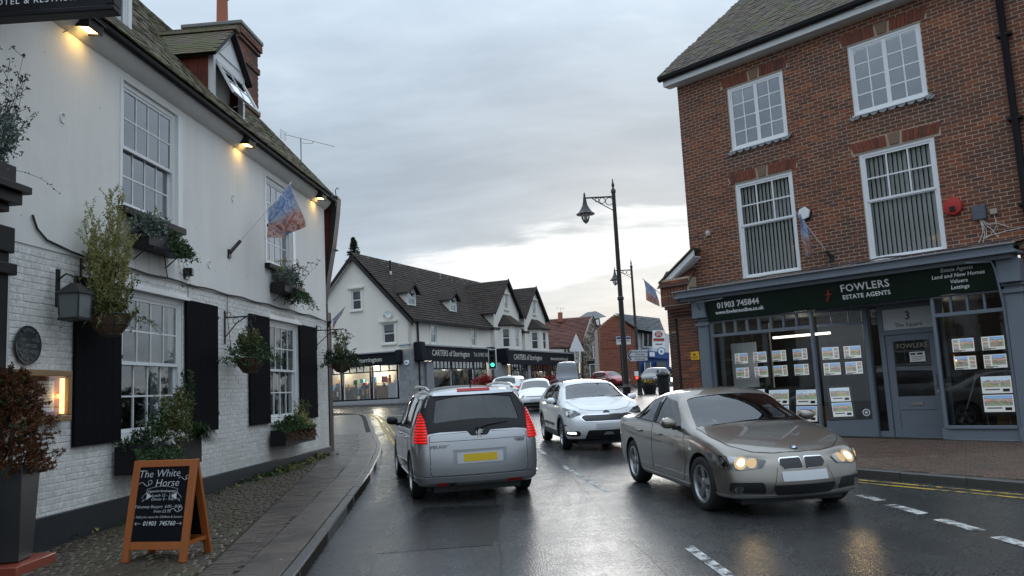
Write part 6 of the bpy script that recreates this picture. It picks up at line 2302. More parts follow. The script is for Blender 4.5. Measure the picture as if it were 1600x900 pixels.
# ------------------------------------------------------------------ flags
def flag_mat(name,seed):
 m,k=new_mat(name)
 tc=k.n('ShaderNodeTexCoord').outputs['UV']
 n1=k.noise(tc,4.5,4.0,0.6,1.2)
 v=k.n('ShaderNodeSeparateXYZ',{0:tc}).outputs[1]
 top=k.ramp(n1,[(0.35,(0.10,0.18,0.42)),(0.48,(0.26,0.34,0.52)),(0.55,(0.50,0.54,0.60)),(0.64,(0.14,0.24,0.48))])
 bot=k.ramp(n1,[(0.32,(0.07,0.06,0.08)),(0.42,(0.38,0.13,0.09)),(0.50,(0.50,0.36,0.32)),(0.57,(0.20,0.09,0.10)),(0.66,(0.05,0.20,0.36))])
 c=k.mix(k.step(v,0.35,0.6),bot,top)
 p=k.n('ShaderNodeBsdfPrincipled',{'Base Color':c,'Roughness':0.7})
 t=k.n('ShaderNodeBsdfTranslucent',{0:c})
 finish(k,k.n('ShaderNodeMixShader',{0:0.35,1:p.outputs[0],2:t.outputs[0]}))
 return m


flag_mat('flag_cloth',1)


def flag(name,label,mx,base,tip,pts_fn,nu=16,nv=16,group=None):
 """pole from base to tip; cloth sheet pts_fn(u,v) in the same frame"""
 t=thing('flag',label,'flag',mx,group)
 base,tip=Vector(base),Vector(tip)
 d=(tip-base)
 B('iron_black').tube([base,base+d*0.16],0.032,8).box(base.x-0.05,base.x+0.05,-0.03,0.0,base.z-0.09,base.z+0.06).build('holder',None,t)
 B('sign_backing_grey').tube([base+d*0.16,tip],0.010,6).build('pole',None,t)
 vs,fs,uv=[],[],[]
 for i in range(nu+1):
  for j in range(nv+1):
   vs.append(pts_fn(i/nu,j/nv))
   uv.append((i/nu,j/nv))
 for i in range(nu):
  for j in range(nv):
   a=i*(nv+1)+j
   fs.append((a,a+nv+1,a+nv+2,a+1))
 me=bpy.data.meshes.new('cloth')
 me.from_pydata([tuple(v) for v in vs],[],fs)
 ul=me.uv_layers.new(name='uv')
 for lp in me.loops:
  ul.data[lp.index].uv=uv[lp.vertex_index]
 me.materials.append(M('flag_cloth'))
 me.shade_smooth()
 link('cloth',me,t)
 return t


# pub flag: hangs from the top of a slanted pole
PB,PT=Vector((4.87,-0.02,4.42)),Vector((5.72,-0.86,5.86))


def pubcloth(u,v):
 # v=1 at the pole tip, v=0 at the free bottom; u across
 top=PT+(PB-PT)*(0.03+0.36*u)
 drop=0.74+0.12*math.sin(3*u)
 w=1-v
 p=top+Vector((0.22*w*(1-u)-0.02,-0.02+0.03*math.sin(7*u+4*w),-drop*w*(0.98-0.25*u)))
 p.x += 0.07*math.sin(9*u+2.5*w)*w+0.12*w*(1-u)
 p.y += 0.06*math.sin(11*u-3*w)*w-0.12*(1-u)*w
 return p


flag('flag','blue and orange printed flag hanging from a slanted pole on the pub wall',PUB,PB,PT,pubcloth,group='printed street flags')
FB,FT_=Vector((-0.74,0.0,4.22)),Vector((-1.12,-0.62,5.22))


def agcloth(u,v):
 top=FT_+(FB-FT_)*(0.02+0.16*u)
 w=1-v
 return top+Vector((0.10*w+0.05*u+0.03*math.sin(6*w+5*u),0.05*math.sin(8*u+3*w),-0.95*w*(1-0.2*u)))


flag('flag','narrow blue and white flag hanging limp below the hexagonal alarm',FOW,FB,FT_,agcloth,group='printed street flags')
q0=at(1040,466,24.0)
q1=at(1003,436,24.0)
B2,T2=Vector((0,0,0)),Vector((q1.x-q0.x,-0.1,q1.z-q0.z))


def farcloth(u,v):
 top=T2+(B2-T2)*(0.05+0.55*u)
 w=1-v
 return top+Vector((0.05*w+0.02*math.sin(5*u+4*w),0.04*math.sin(8*u+3*w)*w,-(0.62-0.12*u)*w))


flag('flag','pale printed flag on a pole from the gabled brick house',T(*q0),B2,T2,farcloth,group='printed street flags')
q0=at(513,506,19.7)
q1=at(541,480,19.7)
B3,T3=Vector((0,0,0)),Vector((q1.x-q0.x,-0.1,q1.z-q0.z))


def sidecloth(u,v):
 top=T3+(B3-T3)*(0.02+0.7*u)
 w=1-v
 return top+Vector((-0.03*w,0.04*math.sin(8*u)*w,-(0.06+0.22*u)*w))


flag('flag','small folded flag sticking out just past the white pub corner',T(*q0),B3,T3,sidecloth,group='printed street flags')

# ------------------------------------------------------------------ chalkboard
ax_,ay_=(-4.02,8.24),(-3.30,8.09)
hd=math.atan2(ay_[1]-ax_[1],ay_[0]-ax_[0])
cx_,cy_=(ax_[0]+ay_[0])/2,(ax_[1]+ay_[1])/2
ab_=thing('pavement_chalkboard','orange framed A-board with white chalk writing standing on the cobbles','chalkboard',ground_frame(cx_,cy_,hd,0.12) @ Matrix.Scale(0.91,4))
Wb,Hb=0.79,1.09
for s,nm in ((-1,'front'),(1,'back')):
 mx_=T(0,0.0 if s<0 else 0.50,0) @ Matrix.Rotation(R(-s*12.5)*(1 if s<0 else 1),4,'X')
 if s<0:
  mx_=Matrix.Rotation(R(-12.5),4,'X')
 else:
  mx_=T(0,0.48,0) @ Matrix.Rotation(R(12.5),4,'X')
 fr_=thing('board_leaf',None,None)
 fr_.parent=ab_
 fr_.matrix_local=mx_
 y0,y1=(-0.018,0.018)
 for x_ in (-Wb/2,Wb/2-0.085):
  B('orange_wood').box(x_,x_+0.085,y0,y1,0,Hb).build('stile',None,fr_,bevel=0.004)
 B('orange_wood').box(-Wb/2+0.086,Wb/2-0.086,y0+0.002,y1-0.002,Hb-0.075,Hb-0.002).build('top_rail',None,fr_,bevel=0.004)
 B('orange_wood').box(-Wb/2+0.086,Wb/2-0.086,y0+0.002,y1-0.002,0.13,0.215).build('bottom_rail',None,fr_,bevel=0.004)
 B('chalkboard').box(-Wb/2+0.08,Wb/2-0.08,-0.006,0.006,0.21,Hb-0.07).build('slate',None,fr_)
 if s<0:
  def ck(body,size,x,z,**kw):
   kw.setdefault('shear',0.18)
   return text(body,size,fr_,x,-0.009,z,'chalk',name='chalk_writing',ext=0.0008,bold=kw.pop('bold',-0.012),**kw)
  ck('The White',0.118,-0.06,0.94,rot=-0.02)
  ck('Horse',0.118,0.05,0.838,rot=-0.02)
  ck('Open for food service',0.040,0.0,0.752)
  ck('Lunch 12 - 2:30',0.046,0.02,0.705)
  ck('Dinner 6 - 9:00',0.046,0.02,0.665)
  ck('Takeaway Burgers  6:00 - 8:00',0.047,-0.03,0.585)
  ck('from £5.95',0.047,0.03,0.535)
  ck('- Half price menu for Children & Seniors -',0.036,0.0,0.475)
  ck('01903  745760',0.066,0.01,0.405,bold=0.01)
  sw_=B('chalk')
  def swirl(cx,cz,s_,fl_):
   pts=[]
   for i in range(34):
    t_=i/33
    if t_<0.55:
     pts.append((cx+fl_*(t_/0.55)*0.13*s_,-0.0085,cz+0.02*s_*math.sin(t_/0.55*6.0)))
    else:
     a=(t_-0.55)/0.45*7.2
     r_=0.035*s_*(1-(t_-0.55)/0.6)
     pts.append((cx+fl_*(0.13*s_+r_*math.sin(a)),-0.0085,cz-0.005+r_-r_*math.cos(a)-0.03*s_*0))
   sw_.tube(pts,0.0026,4)
  swirl(0.185,0.885,0.8,1)
  swirl(-0.30,0.83,1.0,1)
  swirl(0.13,0.545,0.9,1)
  for zz in (0.775,0.725):
   sw_.tube([(-0.19+0.38*i/10,-0.0085,zz+0.03*math.sin(math.pi*i/10)) for i in range(11)],0.0018,4)
  for s2 in (-1,1):
   sw_.tube([(s2*0.19,-0.0085,0.775),(s2*0.19,-0.0085,0.725)],0.0018,4).tube([(s2*0.19,-.0085,0.74),(s2*0.25,-.0085,0.68),(s2*0.22,-.0085,0.67),(s2*0.235,-.0085,0.64),(s2*0.17,-.0085,0.69)],0.0018,4)
   sw_.prism([(s2*0.12,-.0085,0.70),(s2*0.185,-.0085,0.735),(s2*0.185,-.0085,0.66)],(0,-0.0006,0))
   sw_.tube([(s2*0.22,-.0085,0.405),(s2*0.29,-.0085,0.405)],0.0026,4).tube([(s2*0.27,-.0085,0.42),(s2*0.29,-.0085,0.405),(s2*0.27,-.0085,0.39)],0.0026,4)
  sw_.build('chalk_flourish',None,fr_)
 else:
  pass
B('orange_wood').box(Wb/2-0.06,Wb/2-0.03,0.05,0.43,0.16,0.20).build('brace',None,ab_)
# ================================================================== VEHICLES
def sstep(a,b,v):
 t=min(1,max(0,(v-a)/(b-a)))
 return t*t*(3-2*t)


def interp(tab,x):
 if x <= tab[0][0]:
  return tab[0][1]
 for (a,p),(b,q) in zip(tab,tab[1:]):
  if x <= b:
   return p+(q-p)*(x-a)/(b-a)
 return tab[-1][1]


VC=[-1,-0.68,-0.34,0,0.34,0.68,1]


def car_cage(sp):
 W2=sp['W']/2
 sta=sp['sta']
 n=len(sta)
 x0,x1=sta[0][0],sta[-1][0]
 verts,idx=[],{}

 def side(i):
  x,zb,zt,wf=sta[i]
  hw=W2*wf
  belt=interp(sp['belt'],x)
  c=sstep(0.02,0.30,zt-belt)
  rw=sp['roofw']
  ze=zt-sp.get('rail',0.06)
  cab=[(0.93,zb),(0.985,zb+0.10),(1.0,zb+0.45*(belt-zb)),(0.995,belt-0.12),(0.955,belt),((0.955+rw)/2+0.02,(belt+ze)/2),(rw,ze)]
  zz=min(zt,belt+0.02)
  hd=[(0.93,zb),(0.985,zb+0.10),(1.0,zb+0.45*(zz-zb)),(0.99,zz-0.14),(0.965,zz-0.07),(0.92,zz-0.03),(0.85,zz-0.012)]
  out=[]
  for (a,b),(p,q) in zip(hd,cab):
   out.append(((a+(p-a)*c)*hw,b+(q-b)*c))
  return x,out,zt,c

 S=[side(i) for i in range(n)]

 def pt(i,l,v):
  x,sd,zt,c=S[i]
  y,z=sd[l]
  yy=y*VC[v]
  av=abs(VC[v])
  if l == 6:
   z=z+(zt-z)*(1-av ** 2.2) if av<1 else z
  for end,tab,bow in ((0,sp['rear'],sp['rbow']),(n-1,sp['front'],sp['fbow'])):
   d=abs(x-(x0 if end == 0 else x1))
   kf=max(0.0,1-d/sp.get('fall',0.7)) ** 1.5
   sgn=1 if end == 0 else -1
   dx=tab[l]*sgn*kf
   if d<1e-6 or l in (6,0):
    dx +=-sgn*bow*(1-av*av)*kf
   x=x+dx
  return (x,yy,z)

 def node(i,l,v):
  k_=(i,l,v)
  if k_ not in idx:
   idx[k_]=len(verts)
   verts.append(pt(i,l,v))
  return idx[k_]

 F=[]
 for i in range(n-1):
  for l in range(6):
   F.append((node(i,l,6),node(i,l+1,6),node(i+1,l+1,6),node(i+1,l,6)))
   F.append((node(i,l,0),node(i+1,l,0),node(i+1,l+1,0),node(i,l+1,0)))
  for v in range(6):
   F.append((node(i,6,v),node(i+1,6,v),node(i+1,6,v+1),node(i,6,v+1)))
   F.append((node(i,0,v),node(i,0,v+1),node(i+1,0,v+1),node(i+1,0,v)))
 for e in (0,n-1):
  for l in range(6):
   for v in range(6):
    q=(node(e,l,v),node(e,l+1,v),node(e,l+1,v+1),node(e,l,v+1))
    F.append(q if e == 0 else q[::-1])
 return verts,F


_TMP=None


def evaluated(obj_list):
 """evaluate the first object's modifiers in a scratch scene"""
 sc=bpy.data.scenes.new('scratch')
 for o in obj_list:
  sc.collection.objects.link(o)
 vl=sc.view_layers[0]
 with bpy.context.temp_override(scene=sc,view_layer=vl):
  dg=bpy.context.evaluated_depsgraph_get()
 dg.update()
 me=bpy.data.meshes.new_from_object(obj_list[0].evaluated_get(dg),depsgraph=dg)
 for o in obj_list:
  bpy.data.objects.remove(o)
 bpy.data.scenes.remove(sc)
 return me


def fillet(poly,r,seg=4):
 out=[]
 n=len(poly)
 for i in range(n):
  p0,p,p1=Vector(poly[i-1]),Vector(poly[i]),Vector(poly[(i+1) % n])
  a,b=p0-p,p1-p
  rr=min(r,a.length*0.45,b.length*0.45)
  s,e=p+a.normalized()*rr,p+b.normalized()*rr
  for k_ in range(seg+1):
   t=k_/seg
   out.append(tuple((1-t) ** 2*s+2*t*(1-t)*p+t*t*e))
 return out


SIDE_L=(Vector((0,0,0)),Vector((1,0,0)),Vector((0,0,1)),Vector((0,1,0)))
SIDE_R=(Vector((0,0,0)),Vector((1,0,0)),Vector((0,0,1)),Vector((0,-1,0)))
FRONT=(Vector((0,0,0)),Vector((0,1,0)),Vector((0,0,1)),Vector((1,0,0)))
REAR=(Vector((0,0,0)),Vector((0,1,0)),Vector((0,0,1)),Vector((-1,0,0)))
TOP=(Vector((0,0,0)),Vector((1,0,0)),Vector((0,1,0)),Vector((0,0,1)))


def patch(poly,fr,bvh,off,mat,name,parent,sp=0.06,thick=0.006,rnd=0.02,label=None):
 """panel that follows the body: polygon projected on the shell, raised by off"""
 o,u,v,n=fr
 poly=fillet(poly,rnd) if rnd else poly
 bm=bmesh.new()
 vs=[bm.verts.new((a,b,0)) for a,b in poly]
 bm.faces.new(vs)
 xs=[a for a,b in poly]
 ys=[b for a,b in poly]
 for ax,lo,hi in ((0,min(xs),max(xs)),(1,min(ys),max(ys))):
  m_=int((hi-lo)/sp)
  for k_ in range(1,m_+1):
   c=lo+k_*(hi-lo)/(m_+1)
   co=(c,0,0) if ax == 0 else (0,c,0)
   no=(1,0,0) if ax == 0 else (0,1,0)
   bmesh.ops.bisect_plane(bm,geom=bm.faces[:]+bm.edges[:]+bm.verts[:],plane_co=co,plane_no=no)
 nrm={}
 for w in bm.verts:
  p=o+u*w.co.x+v*w.co.y+n*4
  h=bvh.ray_cast(p,-n)
  if h[0] is None:
   h=bvh.find_nearest(o+u*w.co.x+v*w.co.y+n*1.0)
  w.co=h[0]+h[1]*off
  nrm[w]=h[1].copy()
 bm.normal_update()
 if bm.faces and sum((f.normal.dot(n) for f in bm.faces))<0:
  bmesh.ops.reverse_faces(bm,faces=bm.faces[:])
 if thick:
  be=[e for e in bm.edges if e.is_boundary]
  ext=bmesh.ops.extrude_edge_only(bm,edges=be)
  src={}
  for g in ext['geom']:
   if isinstance(g,bmesh.types.BMVert):
    q=bvh.find_nearest(g.co)
    g.co=g.co-q[1]*thick
 me=bpy.data.meshes.new(name)
 bm.to_mesh(me)
 bm.free()
 me.materials.append(M(mat))
 me.shade_smooth()
 me.set_sharp_from_angle(angle=R(45))
 ob=link(name,me,parent)
 if label:
  ob['label']=label
 return ob


def extrude_poly(poly,fr,d0,d1,mat,name='cut'):
 o,u,v,n=fr
 mb=B(mat)
 mb.prism([o+u*a+v*b+n*d0 for a,b in poly],n*(d1-d0))
 return bpy.data.objects.new(name,mb.mesh(name))


def wheel(parent,x,y,r,w,spokes,style,side,rim_mat='alloy',steer=0.0):
 t=thing('wheel',None,None)
 t.parent=parent
 t.matrix_local=T(x,y,r) @ RZ(steer) @ (Matrix.Identity(4) if side>0 else RZ(math.pi))
 ax=Matrix.Rotation(R(-90),4,'X')   # lathe z -> +y
 rr=r*0.70
 B('rubber').lathe([(rr,-w/2),(r*0.93,-w/2),(r,-w/2+0.03),(r,w/2-0.035),(r*0.965,w/2-0.012),(r*0.9,w/2),(rr+0.012,w/2-0.004),(rr,w/2-0.02)],40,ax,False).build('tyre',None,t,smooth=35)
 m=B(rim_mat)
 m.lathe([(rr-0.005,-w/2+0.02),(rr+0.004,w/2-0.02),(rr+0.004,w/2-0.008),(rr-0.02,w/2-0.008),(rr-0.035,w/2-0.05),(rr-0.03,-w/2+0.03)],36,ax,False)
 yo=w/2-0.025
 for k_ in range(spokes):
  a=2*math.pi*k_/spokes+0.3
  for da in ((-0.11,0.11) if style == 'twin' else (0,)):
   hw0,hw1=(0.018,0.016) if style == 'twin' else (0.045,0.028)
   if style == 'star':
    hw0,hw1=0.036,0.052
   pts=[]
   for (rad,hw_) in ((0.05,hw0),(rr-0.02,hw1)):
    aa=a+da*(0.6 if rad<0.1 else 1.0)
    d=Vector((math.cos(aa),0,math.sin(aa)))
    s=Vector((-math.sin(aa),0,math.cos(aa)))
    pts.append((d*rad-s*hw_,d*rad+s*hw_))
   poly=[pts[0][0],pts[0][1],pts[1][1],pts[1][0]]
   m.prism([(p.x,yo-(0.018 if i_ in (0,1) else 0.0),p.z) for i_,p in enumerate(poly)],(0,-0.03,0))
 m.lathe([(0.065,yo-0.045),(0.065,yo-0.012),(0.05,yo-0.004),(0.0,yo-0.004)],20,ax)
 m.build('rim',None,t,smooth=35)
 B('alloy_dark').lathe([(rr*0.82,yo-0.075),(rr*0.82,yo-0.06),(0.06,yo-0.055)],28,ax).lathe([(rr*0.99,-w/2+0.01),(rr*0.99,-w/2+0.02)],28,ax).build('brake_disc',None,t,smooth=40)
 return t


def seat(mb,x,y,w):
 mb.box(x-0.25,x+0.27,y-w/2,y+w/2,0.36,0.52)
 mx=T(x-0.22,y,0.48) @ Matrix.Rotation(R(-17),4,'Y')
 mb.box(-0.07,0.07,-w/2,w/2,0,0.60,mx)
 mb.box(-0.06,0.05,-0.13,0.13,0.66,0.84,mx)


def make_car(sp,name,label,mx,group=None):
 """full car: shell with cut windows and wheel arches, projected panels, glass, lamps, wheels"""
 root=thing(name,label,sp.get('cat','car'),mx,group)
 v,f=car_cage(sp)
 me=bpy.data.meshes.new('shell')
 me.from_pydata(v,[],f)
 me.materials.append(M(sp['paint']))
 bm=bmesh.new()
 bm.from_mesh(me)
 bmesh.ops.recalc_face_normals(bm,faces=bm.faces)
 bm.to_mesh(me)
 bm.free()
 o=bpy.data.objects.new('shell',me)
 md=o.modifiers.new('s','SUBSURF')
 md.levels=md.render_levels=sp.get('sub',2)
 shell=evaluated([o])
 bvh=BVHTree.FromPolygons([w.co.copy() for w in shell.vertices],[tuple(p.vertices) for p in shell.polygons])
 cutters=[]
 W2=sp['W']/2
 # cabin cavity
 tops=sp['sta']
 if sp.get('cabin'):
  ca,cb,cz=sp['cabin']
  N,rings=14,[]
  for i in range(N+1):
   x=ca+(cb-ca)*i/N
   zt=bvh.ray_cast(Vector((x,0,4)),Vector((0,0,-1)))[0].z-0.045
   bz=min(interp(sp['belt'],x),zt-0.05)
   row=[]
   for z in (cz,bz,bz+(zt-bz)*0.5,bz+(zt-bz)*0.85,zt):
    h=bvh.ray_cast(Vector((x,3,z)),Vector((0,-1,0)))[0]
    row.append((x,max(0.2,min(h.y-0.055,W2*0.95-0.09)),z))
   rings.append([row[0]]+row[1:]+[(x,-y,z) for x,y,z in row[::-1]])
  m_=10
  mb=B('car_plastic')
  fs=[tuple(range(m_)),tuple(range((N+1)*m_-1,N*m_-1,-1))]
  for i in range(N):
   fs += [(i*m_+a,i*m_+(a+1) % m_,(i+1)*m_+(a+1) % m_,(i+1)*m_+a) for a in range(m_)]
  mb.add([p for rg in rings for p in rg],fs)
  cm=mb.mesh('cavity')
  b2=bmesh.new()
  b2.from_mesh(cm)
  bmesh.ops.triangulate(b2,faces=b2.faces)
  bmesh.ops.recalc_face_normals(b2,faces=b2.faces)
  b2.to_mesh(cm)
  b2.free()
  cutters.append(bpy.data.objects.new('cavity',cm))
  for wn in sp['side_glass']:
   cutters.append(extrude_poly(fillet(wn,0.03,3),SIDE_L,-1.6,1.6,'car_plastic'))
  for fr,poly in sp['end_glass']:
   cutters.append(extrude_poly(fillet(poly,0.06,3),fr,-0.35,0.28,'car_plastic'))
 ra=sp['arch']
 for xw in (sp['wb']/2,-sp['wb']/2):
  for s in (1,-1):
   mb=B('car_plastic').lathe([(ra,W2-0.30),(ra,W2+0.3)],40,T(xw,0,sp['r']) @ Matrix.Rotation(R(-90*s),4,'X'))
   cutters.append(bpy.data.objects.new('arch',mb.mesh('arch')))
 o=bpy.data.objects.new('body',shell)
 for c in cutters:
  b=o.modifiers.new('b','BOOLEAN')
  b.object=c
  b.operation='DIFFERENCE'
  b.solver='EXACT'
  try:
   b.material_mode='TRANSFER'
  except Exception:
   pass
 body=evaluated([o]+cutters)
 body.shade_smooth()
 body.set_sharp_from_angle(angle=R(38))
 bo=link('body',body,root)
 # glass
 sg=sp.get('sglass','tint_glass')
 for wn in sp['side_glass']:
  for fr in (SIDE_L,SIDE_R):
   if not sp.get('cabin'):
    patch(wn,fr,bvh,0.004,'opaque_glass','side_window',root,0.12,0.006,0.03)
   else:
    patch(wn,fr,bvh,-0.006,sg,'side_window',root,0.12,0,0.03)
 for i,(fr,poly) in enumerate(sp['end_glass']):
  nm='windscreen' if fr[3].x>0 else 'rear_window'
  if sp.get('cabin'):
   patch(poly,fr,bvh,-0.006,'screen_glass' if fr[3].x>0 else sp.get('rglass','screen_glass'),nm,root,0.10,0,0.06)
  else:
   patch(poly,fr,bvh,0.004,'opaque_glass',nm,root,0.10,0.006,0.06)
 # black surround of the side windows
 for wn in sp.get('dark_trim',[]):
  for fr in (SIDE_L,SIDE_R):
   patch(wn,fr,bvh,0.002,'satin_black','window_trim',root,0.10,0.004,0.0)
 # panels: doors with shut lines, bonnet, tailgate
 for nm,poly,frs in sp.get('panels',[]):
  for fr in frs:
   cx,cy=sum(a for a,b in poly)/len(poly),sum(b for a,b in poly)/len(poly)
   grow=[]
   for a,b in poly:
    d=Vector((a-cx,b-cy))
    d=d*(1+0.010/max(0.2,d.length))
    grow.append((cx+d.x,cy+d.y))
   pn=patch(poly,fr,bvh,0.0035,sp['paint'],nm,root,0.07,0.003,0.05)
   patch(grow,fr,bvh,0.0012,'satin_black','shut_line',pn,0.10,0.0,0.05)
 for nm,poly,fr,mat,off,*rest in sp.get('parts',[]):
  r_=rest[0] if rest else 0.02
  patch(poly,fr,bvh,off,mat,nm,root,0.06,0.012+max(0,off),r_,rest[1] if len(rest)>1 else None)
 for xw in (sp['wb']/2,-sp['wb']/2):
  for s in (1,-1):
   wheel(root,xw,s*(W2-sp.get('wheel_in',0.125)),sp['r'],sp.get('tw',0.215),sp['spokes'],sp['wstyle'],s,sp.get('rim','alloy'),sp.get('steer',0) if xw>0 else 0)
 B('car_plastic').box(tops[0][0]+0.25,tops[-1][0]-0.2,-W2+0.28,W2-0.28,0.13,0.22).build('underbody',None,root)
 if sp.get('mirror'):
  mxx,mz=sp['mirror']
  for s in (1,-1):
   bz=bvh.ray_cast(Vector((mxx,s*3,mz)),Vector((0,-s,0)))[0]
   y=abs(bz.y)
   mm=B(sp.get('mirror_mat',sp['paint']))
   pr=[(0.0,0.0),(0.045,0.02),(0.085,0.075),(0.09,0.12),(0.07,0.17),(0.0,0.2)]
   mxm=T(mxx-0.02,s*(y+0.045),mz+0.06) @ Matrix.Rotation(R(-90*s),4,'X') @ Matrix.Diagonal((1.0,0.78,1,1))
   mm.lathe([(0.055,0.0),(0.085,0.03),(0.095,0.09),(0.085,0.15),(0.05,0.185),(0.0,0.19)],18,mxm)
   mo=mm.build('door_mirror',None,root,smooth=60)
   B('satin_black').box(mxx-0.05,mxx+0.03,min(s*(y-0.05),s*(y+0.08)),max(s*(y-0.05),s*(y+0.08)),mz-0.03,mz+0.02).build('mirror_arm',None,mo)
 if sp.get('cabin'):
  it=B('car_seat')
  for s in (1,-1):
   seat(it,sp.get('seatx',0.05),s*0.37,0.48)
  seat(it,sp.get('rearx',-0.85),0,1.2)
  it.build('seats',None,root,bevel=0.03)
  db=B('car_plastic')
  dx=sp['dash']
  db.prism([(dx,-W2+0.16,0.6),(dx-0.12,-W2+0.16,0.84),(dx-0.05,-W2+0.16,0.92),(dx+0.45,-W2+0.16,0.96),(dx+0.5,-W2+0.16,0.6)],(0,2*W2-0.32,0))
  db.build('dashboard',None,root)
  sw=B('car_plastic')
  ring=[(0.0-0.10*math.cos(a)*0.9,0.185*math.sin(a),0.17*math.cos(a)) for a in [2*math.pi*i/20 for i in range(21)]]
  c=Vector((dx-0.28,sp.get('drv',-0.37),0.86))
  sw.tube([c+Vector(p) for p in ring],0.016,6,cap=False)
  sw.tube([c+Vector((0,-.18,0)),c+Vector((0,.18,0))],0.018,5).tube([c,c+Vector((0.25,0,-0.08))],0.03,6)
  sw.build('steering_wheel',None,root,smooth=60)
 root['_bvh']=0
 del root['_bvh']
 return root,bvh


m,k=new_mat('opaque_glass')
tcg=k.n('ShaderNodeTexCoord').outputs['Object']
finish(k,k.n('ShaderNodeBsdfPrincipled',{'Base Color':(0.02,0.024,0.026),'Roughness':0.05,'Specular IOR Level':0.9}))
car_paint('paint_silver',(0.46,0.47,0.49),0.80,0.32)
car_paint('paint_white',(0.84,0.85,0.86),0.0,0.35,0.15)
car_paint('paint_bronze',(0.235,0.21,0.18),0.75,0.30)
car_paint('paint_dark_grey',(0.05,0.052,0.058),0.6,0.35)
car_paint('paint_van_grey',(0.05,0.055,0.07),0.6,0.35)
car_paint('paint_red',(0.28,0.02,0.03),0.4,0.3)
car_paint('paint_black',(0.012,0.012,0.015),0.3,0.3)
m,k=new_mat('lamp_chrome')
tcg=k.n('ShaderNodeTexCoord').outputs['Object']
nzz=k.noise(tcg,7.0,1.0)
finish(k,k.n('ShaderNodeBsdfPrincipled',{'Base Color':k.ramp(nzz,[(0.4,0.05),(0.62,0.32)]),'Metallic':0.9,'Roughness':0.18,'Coat Weight':1.0,'Coat Roughness':0.02}))
m,k=new_mat('tail_red')
tcg=k.n('ShaderNodeTexCoord').outputs['Object']
zz=k.n('ShaderNodeSeparateXYZ',{0:tcg}).outputs[2]
ridge=k.math('SINE',k.math('MULTIPLY',zz,160.0))
finish(k,k.n('ShaderNodeBsdfPrincipled',{'Base Color':(0.30,0.004,0.004),'Roughness':0.2,'Coat Weight':0.3,'Emission Color':(1,0.015,0.01),'Emission Strength':k.math('ADD',0.30,k.math('MULTIPLY',ridge,0.26)),'Normal':bump(k,ridge,0.3,0.01)}))
m,k=new_mat('mesh_grille')
tcg=k.n('ShaderNodeTexCoord').outputs['Object']
chk=k.n('ShaderNodeTexVoronoi',{'Vector':tcg,'Scale':55.0}).outputs[0]
finish(k,k.n('ShaderNodeBsdfPrincipled',{'Base Color':(0.012,0.012,0.014),'Roughness':0.4,'Normal':bump(k,chk,0.3,0.01)}))


def mir(poly):
 return [(-a,b) for a,b in poly]


def tilted(x0,z0,x1,z1):
 """frame of a screen: base (x0,z0) to top (x1,z1); u across, v up the glass"""
 b,t=Vector((x0,0,z0)),Vector((x1,0,z1))
 vv=(t-b).normalized()
 u=Vector((0,1,0))
 n=u.cross(vv)
 if (x1-x0)>0:      # rear screen leans forward going up
  n=-n if n.x>0 else n
 else:
  n=n if n.x>0 else -n
 return (b,u,vv,n),(t-b).length
